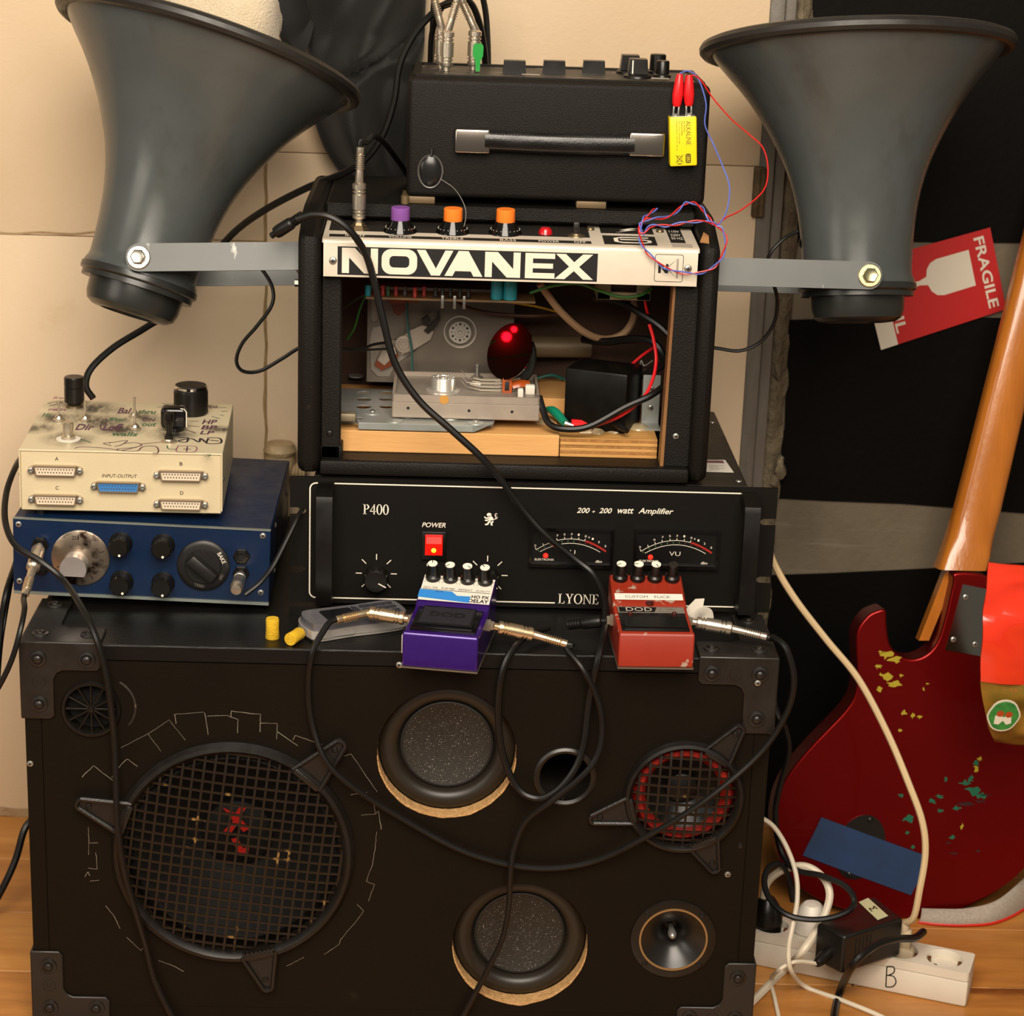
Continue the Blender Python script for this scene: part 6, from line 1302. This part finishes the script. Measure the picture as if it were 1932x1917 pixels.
b = MB(); q = PZ(899, 133, TZ1+2)+V((1, -7, 0)); g_ = thing('green_clip', 'small green plastic clip standing beside a plug on the practice amplifier', 'clip', q)
b.prism([(-2, 0), (2, 0), (2.6, 10), (5, 15), (5.2, 24), (3.6, 27), (-3.6, 27), (-5.2, 24), (-5, 15), (-2.6, 10)], -2.2, 2.2, M.Translation(q) @ FRONT); part('paddle', b, mat('green_plastic', '#1d8a35', .3, coat=.3), g_)
b = MB(); b.prism([(-1, .5), (0, .5), (.4, 12), (-1.4, 14)], 2.2, 3.2, M.Translation(q) @ FRONT); part('rib', b, MATS['green_plastic'], g_)
# plug in the open amplifier
lead('jack_lead', 'black lead in the open amplifier input, plug standing upright', 3.0, rubber, [(692, 268, jack0.y+4), (706, 257, jack0.y+14), (724, 268, jack0.y+40), (745, 295, 150), (766, 325, 190), (780, 350, 220)], [(0, jack0+V((0, 0, 6)), (0, 0, 1), (.02, .02, 1), nickel)])
# horn leads
cord('horn_lead', 'thin black lead from the tilted horn into the side of the open amplifier', [(440, 470, 110), (470, 490, 100), (492, 506, 90), (513, 540, 80), (513, 575, 75), (485, 615, 75), (457, 648, 78), (446, 680, 80), (458, 700, 84), (490, 700, 90), (530, 678, 95), (566, 656, 100), V((-222, 102, 175))], 1.9, rubber)
cord('horn_lead', 'thin black lead from the upright horn into the side of the open amplifier', [(1505, 436, 75), (1480, 450, 66), (1455, 475, 62), (1448, 500, 66), (1458, 530, 80), (1467, 570, 90), (1460, 610, 95), (1435, 645, 98), (1395, 662, 100), (1345, 656, 104), V((160, 106, 182))], 1.9, rubber)
for k, (y0, r_, lb) in enumerate(((1085, 3, 'black lead hanging at the outer side of the blue box'), (1140, 2.6, 'thin black lead hanging beside the cabinet corner'))):
    cord('hanging_lead', lb, [(30-6*k, 1060+20*k, 60), (12-4*k, y0+30, 20), (2-2*k, y0+90, 10), (-8, y0+200, 0), (-20, y0+320, 10)], r_, rubber)
cord('floor_lead', 'black lead sloping to the floor at the outer side of the cabinet', [(60, 1545, 120), (45, 1568, 110), (30, 1620, 100), (8, 1670, 90), (-30, 1740, 80)], 4, rubber)
# ------------------------------------------------------------------ fragile sign
SG = WALL+28
def sgp(px, py): return FX(px, py, SG)
A_, B2, C2, D2 = sgp(1868, 429), sgp(1898, 583), sgp(1662, 660), sgp(1622, 497)
A_, B2, C2, D2 = map(V, (A_, B2, C2, D2))
def sg(u, v): p = D2.lerp(A_, u).lerp(C2.lerp(B2, u), v); return (p.x, p.y)        # u along the length, v down
sn = thing('fragile_sign', 'red fragile label with a wine glass stuck on the black sheet', 'sign', (V((*sg(.5, .5), 0)).x, SG, C2.y))
b = MB(); b.prism([sg(0, 0), sg(1, 0), sg(1, 1), sg(0, 1)], 0, .8, FR(SG)); part('label', b, mat('label_red', '#b01414', .5), sn)
wht = mat('label_white', '#cfc4b0', .55); lw = mat('sign_white', '#cfc6b4', .55)
def band(pl, h, m, nm): b = MB(FR(SG)); b.flat([sg(*p) for p in pl], h); return part(nm, b, m, sn)
band([(0, 0), (.137, 0), (.137, 1), (0, 1)], 1.0, lw, 'white_band')
vc = .40
gl = [(.46, vc-.05), (.475, vc-.13), (.51, vc-.19), (.56, vc-.215), (.81, vc-.215), (.81, vc+.215), (.56, vc+.215), (.51, vc+.19), (.475, vc+.13), (.46, vc+.05), (.40, vc+.025), (.255, vc+.04), (.24, vc+.12), (.23, vc+.19), (.205, vc+.19), (.20, vc), (.205, vc-.19), (.23, vc-.19), (.24, vc-.12), (.255, vc-.04), (.40, vc-.025)]
band(gl, 1.0, lw, 'wine_glass')
ux = (A_-D2); un = ux.normalized(); vn = (C2-D2).normalized()
def sgtext(s, u0, v0, v1, hgt, nm):
    # reads downwards along v
    o = V(sg(u0, v0)); L = (V(sg(u0, v1))-o).length; b = MB(FR(SG)); t = MB(); t.text(s, 0, L, 0, hgt, 0, bold=.02)
    b.add([(o.x+vn.x*p.x+un.x*p.y, o.y+vn.y*p.x+un.y*p.y, 1.05) for p in t.v], t.f); part(nm, b, lw, sn)
sgtext('FRAGILE', .86, .07, .93, 12, 'lettering'); sgtext('FRAGIL', .145, .06, .88, 12.5, 'lettering')
b = MB(FR(SG)); o = sg(.055, .42); b.flat(circ(4.4, 18, *o), 1.2); b.ribbon(circ(6.2, 20, *o)+[circ(6.2, 20, *o)[0]], .7, 1.2); o = sg(.055, .2); b.flat([(o[0]-4, o[1]-4), (o[0]+4, o[1]-2), (o[0], o[1]+5)], 1.2); part('emblem', b, MATS['label_red'], sn)
# ------------------------------------------------------------------ electric guitar seen from the back
gO = V((0, 128, FLOOR)); ga = math.atan(.20); GY = V((0, math.sin(ga), math.cos(ga))); GN = V((0, -math.cos(ga), math.sin(ga)))
G = M(((1, 0, 0, 0), (0, GY.y, GN.y, 0), (0, GY.z, GN.z, 0), (0, 0, 0, 1))); G.translation = gO
def gp(px, py, h=0):
    d = ray(px, py); o = gO+GN*h; t = (o-CAM).dot(GN)/d.dot(GN); p = CAM+d*t-gO; return (p.x, p.dot(GY))
gtr = thing('electric_guitar', 'metallic red electric guitar leaning on the wall, back showing', 'guitar', (460, 128, FLOOR))
ORG[gtr.name] = V((460, 128, FLOOR))
gred = mat('candy_red', '#7c0503', .36, .85, var='#6a0302', vscale=3, coat=.12)
op = [(1671, 1151), (1653, 1153), (1635, 1164), (1617, 1191), (1615, 1226), (1617, 1268), (1612, 1312), (1594, 1342), (1564, 1374), (1532, 1407), (1502, 1442), (1478, 1478), (1463, 1520), (1460, 1565), (1472, 1622), (1502, 1668), (1560, 1705), (1650, 1729), (1745, 1732), (1819, 1714), (1893, 1674), (1940, 1630), (1985, 1560), (1998, 1490), (1985, 1430), (1965, 1380), (1960, 1320), (1985, 1250), (2000, 1200), (1985, 1170), (1950, 1190), (1915, 1215), (1890, 1205), (1877, 1160), (1872, 1092), (1804, 1081), (1798, 1102), (1783, 1167), (1768, 1212), (1748, 1235), (1721, 1244), (1694, 1235), (1678, 1212), (1673, 1175)]
body = [gp(*p) for p in op]; bs_ = [(p.x, p.y) for p in smooth([(x, y, 0) for x, y in body], 4, True)]
b = MB(G); b.prism(bs_, -43, 0); o = part('body', b, gred, gtr, ang=50); m_ = o.modifiers.new('round', 'BEVEL'); m_.width = 6*K; m_.segments = 4; m_.limit_method = 'ANGLE'; m_.angle_limit = math.radians(60)
# neck
maple = wood('maple', '#b06a22', '#9c5a1a', (8, 8, 1), 5, .25, coat=.5)
cl_ = [(1757, 1180, -34), (1800, 1105, -26), (1826, 1045, -20), (1842, 965, -18), (1874, 840, -18), (1912, 690, -18), (1950, 540, -18), (1990, 380, -18)]
b = MB(G); vs = []; fs = []; cs = []
for i, (px, py, h) in enumerate(((1806, 1075, -6), (1815, 1050, -9), (1826, 1015, -12), (1842, 960, -14), (1862, 880, -14), (1886, 780, -15), (1918, 650, -15), (1955, 500, -15), (2000, 320, -15))):
    x, y = gp(px+10, py, -14); w_ = 27.5-i*.6
    for k in range(13):
        a = math.pi*k/12; s_ = .75 if i > 1 else .35; cs_ = math.cos(a); sn_ = math.sin(a)
        vs.append((x+w_*math.copysign(abs(cs_)**s_, cs_), y, -30+(h+30)*abs(sn_)**s_))
    vs += [(x-w_, y, -38), (x+w_, y, -38)]
for i in range(8):
    for k in range(15): a, e = i*15+k, i*15+(k+1) % 15; fs.append([a, e, e+15, a+15])
fs += [list(range(15)), list(range(120, 135))]; b.add(vs, fs); nk = part('neck', b, maple, gtr, ang=50)
b = MB(G); pts = [(1731, 1209), (1745, 1212), (1812, 1040), (1797, 1010)]; q = [gp(*p, -24) for p in ((1733, 1208), (1752, 1208), (1815, 1055), (1862, 1055), (1862, 1020), (1806, 1020))]; b.prism(q, -40, -22); part('neck_heel', b, maple, gtr)
pl4 = [gp(*p) for p in ((1816, 1102), (1885, 1116), (1852, 1238), (1783, 1226))]; b = MB(G); b.prism(pl4, 0, 1.4); npl = part('neck_plate', b, mat('plate_chrome', '#a7a69c', .14, 1), gtr)
for px, py in ((1821, 1126), (1798, 1206), (1839, 1215), (1868, 1132)): inst('screw', SCREW, npl, G @ TR(*gp(px, py), 1.4))
cc_ = gp(1622, 1598); b = MB(G @ TR(*cc_, 0) @ RZ(-18)); b.prism(circ(27, 36, ry=38), 0, 1.6); cov = part('cavity_cover', b, mat('cover_black', '#100e0c', .3), gtr)
for y in (-33, 33): inst('screw', BSCREW, cov, G @ TR(*cc_, 1.6) @ RZ(-18) @ TR(0, y, 0))
b = MB(G); b.prism([gp(*p) for p in ((1549, 1541), (1640, 1575), (1742, 1612), (1738, 1650), (1718, 1688), (1600, 1645), (1514, 1613), (1524, 1592), (1533, 1575))], 1.8, 2.4); part('blue_tape', b, mat('masking_blue', '#0d2e55', .7, var='#0b2747', vscale=30), gtr)
def splats(pts, m):
    for px, py, s, asp in pts:
        b = MB(G); x, y = gp(px, py); n = 13; s *= .8
        b.flat([(x+s*asp*math.cos(a)*random.uniform(.3, 1.35), y+s*math.sin(a)*random.uniform(.25, 1.3)) for a in [2*math.pi*i/n for i in range(n)]], .25); part('paint_splash', b, m, gtr)
random.seed(5)
splats([(1672, 1236, 6, 1.8), (1690, 1246, 5, 2.2), (1662, 1230, 2.5, 2.5), (1657, 1258, 3, 2), (1672, 1276, 6, 1.8), (1688, 1290, 5, 2.2), (1660, 1300, 4, 1.2), (1700, 1275, 3, 1), (1742, 1300, 3, .7), (1705, 1345, 4, 1), (1722, 1350, 5, .6), (1735, 1352, 3, 1.4), (1698, 1378, 3, 1), (1815, 1560, 5, .5), (1842, 1450, 6, .8), (1848, 1432, 4, .9), (1750, 1290, 2, 1)], mat('yellow_splash', '#9a8a1c', .4))
splats([(1835, 1490, 8, 1.3), (1850, 1500, 6, 1.6), (1820, 1478, 5, 1.4), (1785, 1470, 4, .8), (1772, 1502, 4, 1.6), (1712, 1545, 6, 1.6), (1700, 1500, 3, 1.4), (1735, 1535, 4, 1.4), (1760, 1512, 4, 1.8), (1840, 1440, 5, .8), (1722, 1598, 4, .7), (1775, 1530, 3, 1.6), (1712, 1572, 3, 1.2), (1795, 1580, 3, 1.5), (1805, 1525, 4, 1.4), (1830, 1470, 6, .8)], mat('green_splash', '#0c5a40', .4))
splats([(1822, 1516, 3, 4), (1850, 1512, 2, 5), (1800, 1610, 2, 4), (1790, 1590, 2.5, 1.5), (1845, 1605, 3, 1), (1860, 1500, 2.5, 3)], mat('dark_splash', '#2a0a10', .4))
# strap
sv = mat('strap_vinyl', '#d8341c', .14, coat=.5); sw_ = mat('strap_web', '#a99e90', .8, var='#93887a', vscale=300, bump=.5, bscale=900)
stp = thing('guitar_strap', 'shiny red vinyl guitar strap with a gold patch and round badge', 'strap', (540, 70, FLOOR))
path = [(1062, 40, 1866), (1090, 26, 1863), (1130, 16, 1859), (1180, 10, 1855), (1240, 10, 1851), (1285, 14, 1850)]
path2 = [(1285, 14, 1850), (1320, 20, 1854), (1360, 30, 1862), (1385, 42, 1870), (1400, 60, 1877)]
def bandmesh(rows, W, m, nm, thick=2.5):
    b = MB(); L = []
    sm = smooth([tuple(PY(px, py, y)) for py, y, px in rows], 6)
    vs = []; fs = []
    for i, p in enumerate(sm):
        for k in range(7): u = k/6; vs.append(p+V((W*u, 5*math.sin(u*2.2)-3*math.sin(math.pi*u)+7*NZ.noise((u*1.6, i*.16, 1))+1.2*math.sin(i*.55+u*3), -6*u)))
    n = len(sm)
    for i in range(n-1):
        for k in range(6): a = i*7+k; fs.append([a, a+1, a+8, a+7])
    o0 = len(vs); vs += [v+V((0, thick, 0)) for v in vs]; fs += [[x+o0 for x in f[::-1]] for f in fs]
    for i in range(n-1):
        for k in (0, 6): a = i*7+k; fs.append([a, a+7, a+7+o0, a+o0])
    for k in range(6):
        for i in (0, n-1): a = i*7+k; fs.append([a, a+1, a+1+o0, a+o0])
    b.add(vs, fs); return part(nm, b, m, stp, ang=60)
bandmesh(path, 62, sv, 'vinyl_band'); gpz = bandmesh(path2, 62, mat('gold_patch', '#9c6a1e', .45, var='#6a5a1c', vscale=30, wear=[('#c4541c', 60, .60, .68)]), 'gold_patch')
q = PY(1893, 1349, 12); b = MB(FR(q.y-.5, q.x, q.z) @ RX(14)); pt_ = [(17*math.cos(a)*(1+.04*math.cos(6*a)), 20*math.sin(a)) for a in [i*math.pi/12 for i in range(24)]]
b.prism(pt_, 0, 1.2); bd = part('badge', b, mat('badge_white', '#c9c2ae', .4), stp)
b = MB(FR(q.y-.5, q.x, q.z) @ RX(14)); b.prism([(x*.9, y*.9) for x, y in pt_], 1.2, 1.5); part('badge_green', b, mat('badge_green', '#1d6a34', .4, var='#3c8c3a', vscale=120), bd)
b = MB(FR(q.y-.5, q.x, q.z) @ RX(14)); b.m = 0; b.flat([(-9, -10), (-4, -11), (0, -6), (4, -11), (9, -9), (8, -1), (4, 3), (0, -2), (-4, 3), (-9, 0)], 1.7); b.m = 1; b.flat(circ(4, 10, -4, 3), 1.8); b.flat(circ(4, 10, 5, 2), 1.8); part('badge_shapes', b, [mat('badge_cream', '#d6d0be', .4), mat('badge_rust', '#a3421c', .4)], bd)
# loose end of the strap on the floor
b = MB(); lo = smooth([PZ(1733, 1742, FLOOR), PZ(1768, 1746, FLOOR+1), PZ(1820, 1748, FLOOR+1), PZ(1880, 1742, FLOOR+1), PZ(1935, 1715, FLOOR+1), PZ(2000, 1660, FLOOR+1)], 6)
hi = smooth([PZ(1733, 1742, FLOOR)+V((4, 6, 14)), PZ(1768, 1746, FLOOR)+V((2, 6, 16)), PZ(1820, 1748, FLOOR)+V((2, 6, 18)), PZ(1880, 1742, FLOOR)+V((0, 6, 24)), PZ(1935, 1715, FLOOR)+V((0, 10, 34)), PZ(2000, 1660, FLOOR)+V((0, 0, 40))], 6)
vs = []; fs = []
for p, q in zip(lo, hi):
    for k in range(6): u = k/5; vs.append(p.lerp(q, u)+V((0, -4*math.sin(math.pi*u), 0)))
o0 = len(vs); nn = len(lo); vs += [v+V((0, 2.4, .4)) for v in vs]
for i in range(nn-1):
    for k in range(5): a = i*6+k; fs += [[a, a+1, a+7, a+6], [a+o0, a+6+o0, a+7+o0, a+1+o0]]
    for k in (0, 5): a = i*6+k; fs.append([a, a+6, a+6+o0, a+o0])
for k in range(5):
    for i in (0, nn-1): a = i*6+k; fs.append([a, a+1, a+1+o0, a+o0])
b.add(vs, fs); part('webbing', b, sw_, stp, ang=60)
b = MB(); b.tube([p+V((0, 0, 1.5)) for p in lo], 1.8, 6); part('red_piping', b, mat('piping_red', '#c81f14', .35), stp)
# ------------------------------------------------------------------ power strip
s0 = PZ(1822, 1902, FLOOR); sdir = V((-217, 83, 0)).normalized(); sper = V((83, 217, 0)).normalized(); SL = 240.0; SW = 46; SH = 40
SX = M(((-sdir.x, sper.x, 0, 0), (-sdir.y, sper.y, 0, 0), (0, 0, 1, 0), (0, 0, 0, 1))); SX.translation = s0+sdir*SL+V((0, 0, 0))      # local x runs towards the free end, y away from the viewer
ps = thing('power_strip', 'white power strip marked B on the floor by the guitar', 'power strip', s0+sdir*SL, R=SX.to_3x3().to_4x4(), local=True)
wpl = mat('white_plastic', '#d3cab9', .4, var='#c9bfad', vscale=14)
soc = [25+i*46.5 for i in range(5)]
b = MB(); b.plate(rrect(0, SL, 0, SW, 4), [circ(19, 28, x, SW/2) for x in soc], SH-10, SH); b.box(0, SL, 0, SW, .2, SH-10.2, 3, 2); part('body', b, wpl, ps)
for x in soc:
    b = MB(TR(x, SW/2, 0)); b.lathe([(19, SH), (18.4, SH-1), (18.2, SH-9.8), (0, SH-9.8)], 28); so = part('socket', b, wpl, ps)
    b = MB(TR(x, SW/2, SH-9.7)); b.flat(circ(2.6, 12, -9.5, 0), 0); b.flat(circ(2.6, 12, 9.5, 0), 0); part('pin_hole', b, dark_hole, so)
    b = MB(TR(x, SW/2, SH-9.7)); b.box(14, 17.6, -3, 3, 0, 8, .5); b.box(-17.6, -14, -3, 3, 0, 8, .5); part('earth_clip', b, mat('earth_brass', '#8a6a45', .4, .8), so)
b = MB(M.Translation((155, 0, 8)) @ FRONT); b.ribbon([(1, -2), (0, 22)], 1.3, .2); b.ribbon(smooth([(0, 22, 0), (7, 23, 0), (8, 17, 0), (3, 12.5, 0), (1, 12, 0), (8, 12, 0), (11, 6, 0), (8, 0, 0), (1, -2, 0)], 4), 1.3, .2); part('marker_letter', b, black_ink, ps)
def sw(x, y, z): return SX @ V((x, y, z))
# plugs on the strip
wp = thing('mains_plug', 'white round mains plug in the power strip', 'plug', sw(soc[1]-4, SW/2, SH)); b = MB(M.Translation(sw(soc[1]-4, SW/2, SH-9))); b.lathe([(17.5, 0), (17.5, 12), (19, 13), (18.5, 22), (15, 34), (12, 40), (9, 43), (0, 43)], 26); part('plug_body', b, mat('plug_white', '#d6cfc2', .45), wp)
bp = thing('mains_plug', 'black mains plug in the power strip against the cabinet', 'plug', sw(soc[0]-7, SW/2, SH)); b = MB(M.Translation(sw(soc[0]-6, SW/2, SH-9))); b.lathe([(17, 0), (17, 12), (18, 13), (17, 22), (13, 32), (8, 40), (0, 40)], 24); part('plug_body', b, black_pl, bp)
kp = thing('mains_plug', 'beige moulded mains plug in the power strip', 'plug', sw(soc[3]+1, SW/2, SH)); X = M.Translation(sw(soc[3]+1, SW/2, SH-9)) @ RZ(-21); b = MB(X); b.box(-14, 14, -8, 8, 0, 14, 3); b.box(-9.5, 9.5, -6, 6, 12, 34, 3); b.lathe([(6, 32), (6.4, 38), (4, 42), (0, 42)], 14); part('plug_body', b, mat('plug_beige', '#b3a184', .5), kp)
ktop = X @ V((0, 0, 40))
# wall wart on the strip
zt2 = FLOOR+SH+44
wa = [PZ(px, py, zt2) for px, py in ((1594, 1768), (1705, 1733), (1648, 1690), (1541, 1742))]
wc_ = sum(wa, V((0, 0, 0)))/4; ww = thing('wall_adapter', 'black mains adapter with a pale letter label on the power strip', 'power adapter', (wc_.x, wc_.y, FLOOR+SH))
b = MB(); lo = [V((p.x, p.y, FLOOR+SH+1)) for p in wa]; b.add(wa+lo, [[0, 1, 2, 3], [7, 6, 5, 4], [0, 4, 5, 1], [1, 5, 6, 2], [2, 6, 7, 3], [3, 7, 4, 0]]); o = part('body', b, mat('wart_black', '#12100d', .38, rvar=.1), ww)
m_ = o.modifiers.new('round', 'BEVEL'); m_.width = 3*K; m_.segments = 3
ft = (wa[1]-wa[0]).normalized(); fd = (wa[3]-wa[0]).normalized(); fn = ft.cross(V((0, 0, 1))).normalized()
b = MB()
for k in range(5):
    p = wa[0]+ft*(16+k*5); b.add([p+fn*.3+V((0, 0, -6)), p+ft*1.6+fn*.3+V((0, 0, -6)), p+ft*1.6+fn*.3+V((0, 0, -34)), p+fn*.3+V((0, 0, -34))], [[0, 1, 2, 3]])
part('vent_slot', b, dark_hole, ww)
lb_ = [PZ(px, py, zt2+.4) for px, py in ((1620, 1702), (1638, 1694), (1676, 1728), (1656, 1736))]; b = MB(); b.add(lb_, [[0, 1, 2, 3]]); lab = part('label', b, mat('pale_tape', '#b9b48c', .6), ww)
b = MB(); cx_ = sum(lb_, V((0, 0, 0)))/4; u_ = (lb_[1]-lb_[0]).normalized()*4.4; v_ = (lb_[0]-lb_[3]).normalized()*3.6; pts = [(-1, -1), (-.9, 1), (0, -.2), (.9, 1), (1, -1)]
for p, q in zip(pts, pts[1:]):
    A0, B0 = cx_+u_*p[0]+v_*p[1], cx_+u_*q[0]+v_*q[1]; t_ = (B0-A0).normalized().cross(V((0, 0, 1)))*.7; b.add([A0+t_+V((0, 0, .3)), A0-t_+V((0, 0, .3)), B0-t_+V((0, 0, .3)), B0+t_+V((0, 0, .3))], [[0, 1, 2, 3]])
part('letter', b, black_ink, lab)
b0 = wa[0]*.45+wa[3]*.55+V((0, 0, -26)); dr_ = (wa[0]-wa[1]).normalized(); b = MB(); b.lathe([(0, 0), (6, 0), (6.4, 4), (5.6, 20), (4, 24), (0, 24)], 16, along(b0-dr_*2, dr_+V((0, -.5, -.25)))); part('strain_relief', b, black_pl, ww); rel = b0+(dr_+V((0, -.5, -.25))).normalized()*22
# leads on the floor
beige = mat('beige_cord', '#c4ad85', .5); offw = mat('white_cord', '#cbbfa9', .5)
cord('mains_lead', 'long cream mains lead falling from the rack amplifier to the power strip', [V((236, 40, 10)), PY(1460, 1062, 30), PY(1500, 1130, 30), PY(1560, 1208, 30), PY(1620, 1282, 25), PY(1675, 1385, 10), PY(1715, 1480, -10), PY(1740, 1550, -20), PY(1746, 1610, -25), PY(1735, 1680, -28), PY(1724, 1730, -25), ktop], 3.6, beige)
cord('mains_lead', 'white mains lead looping over the power strip', [sw(soc[0]-6, SW/2, SH+30), PY(1440, 1705, 40), PY(1448, 1665, 35), PY(1480, 1640, 25), PY(1520, 1635, 15), PY(1552, 1655, 5), PY(1565, 1685, -5), PY(1558, 1720, -15), PY(1538, 1760, -30), PY(1510, 1800, -45), PZ(1480, 1830, FLOOR+4), PZ(1440, 1870, FLOOR+4), PZ(1405, 1905, FLOOR+4)], 4.2, offw)
cord('mains_lead', 'thin white twin lead hanging from the cabinet to the floor', [PY(1432, 1540, 30), PY(1460, 1560, 25), PY(1485, 1600, 15), PY(1502, 1650, 0), PY(1504, 1700, -20), PY(1495, 1750, -40), PY(1488, 1790, -50), PY(1492, 1830, -55), PZ(1520, 1862, FLOOR+3), PZ(1590, 1888, FLOOR+3), PZ(1660, 1917, FLOOR+3), PZ(1720, 1950, FLOOR+3)], 2.6, offw)
cord('mains_lead', 'thin white lead from the adapter curling on the floor', [rel, PY(1500, 1815, -50), PY(1470, 1830, -55), PZ(1455, 1850, FLOOR+3), PZ(1462, 1885, FLOOR+3), PZ(1472, 1930, FLOOR+3)], 2.2, offw)
cord('mains_lead', 'black lead hanging beside the cabinet and circling above the power strip', [V((246, 300, -60)), V((250, 190, -110)), PY(1462, 1330, 40), PY(1480, 1370, 40), PY(1488, 1420, 40), PY(1470, 1490, 38), PY(1463, 1540, 36), PY(1472, 1600, 30), PY(1500, 1640, 10), PY(1550, 1652, -5), PY(1595, 1672, -18), PY(1612, 1700, -26), PY(1595, 1722, -36), PY(1545, 1735, -40), PY(1490, 1728, -36), PY(1455, 1700, -20), PY(1442, 1665, -5), PY(1452, 1635, 5), PY(1475, 1632, 15), PY(1488, 1655, 25), PY(1496, 1700, 30)], 3.2, rubber)
cord('mains_lead', 'thick black lead curving from the strip plug over the floor', [PY(1742, 1758, -20), PY(1725, 1770, -45), PY(1690, 1772, -70), PY(1650, 1785, -90), PY(1610, 1820, -105), PZ(1585, 1870, FLOOR+5), PZ(1574, 1917, FLOOR+5), PZ(1572, 1970, FLOOR+5)], 4.2, rubber)
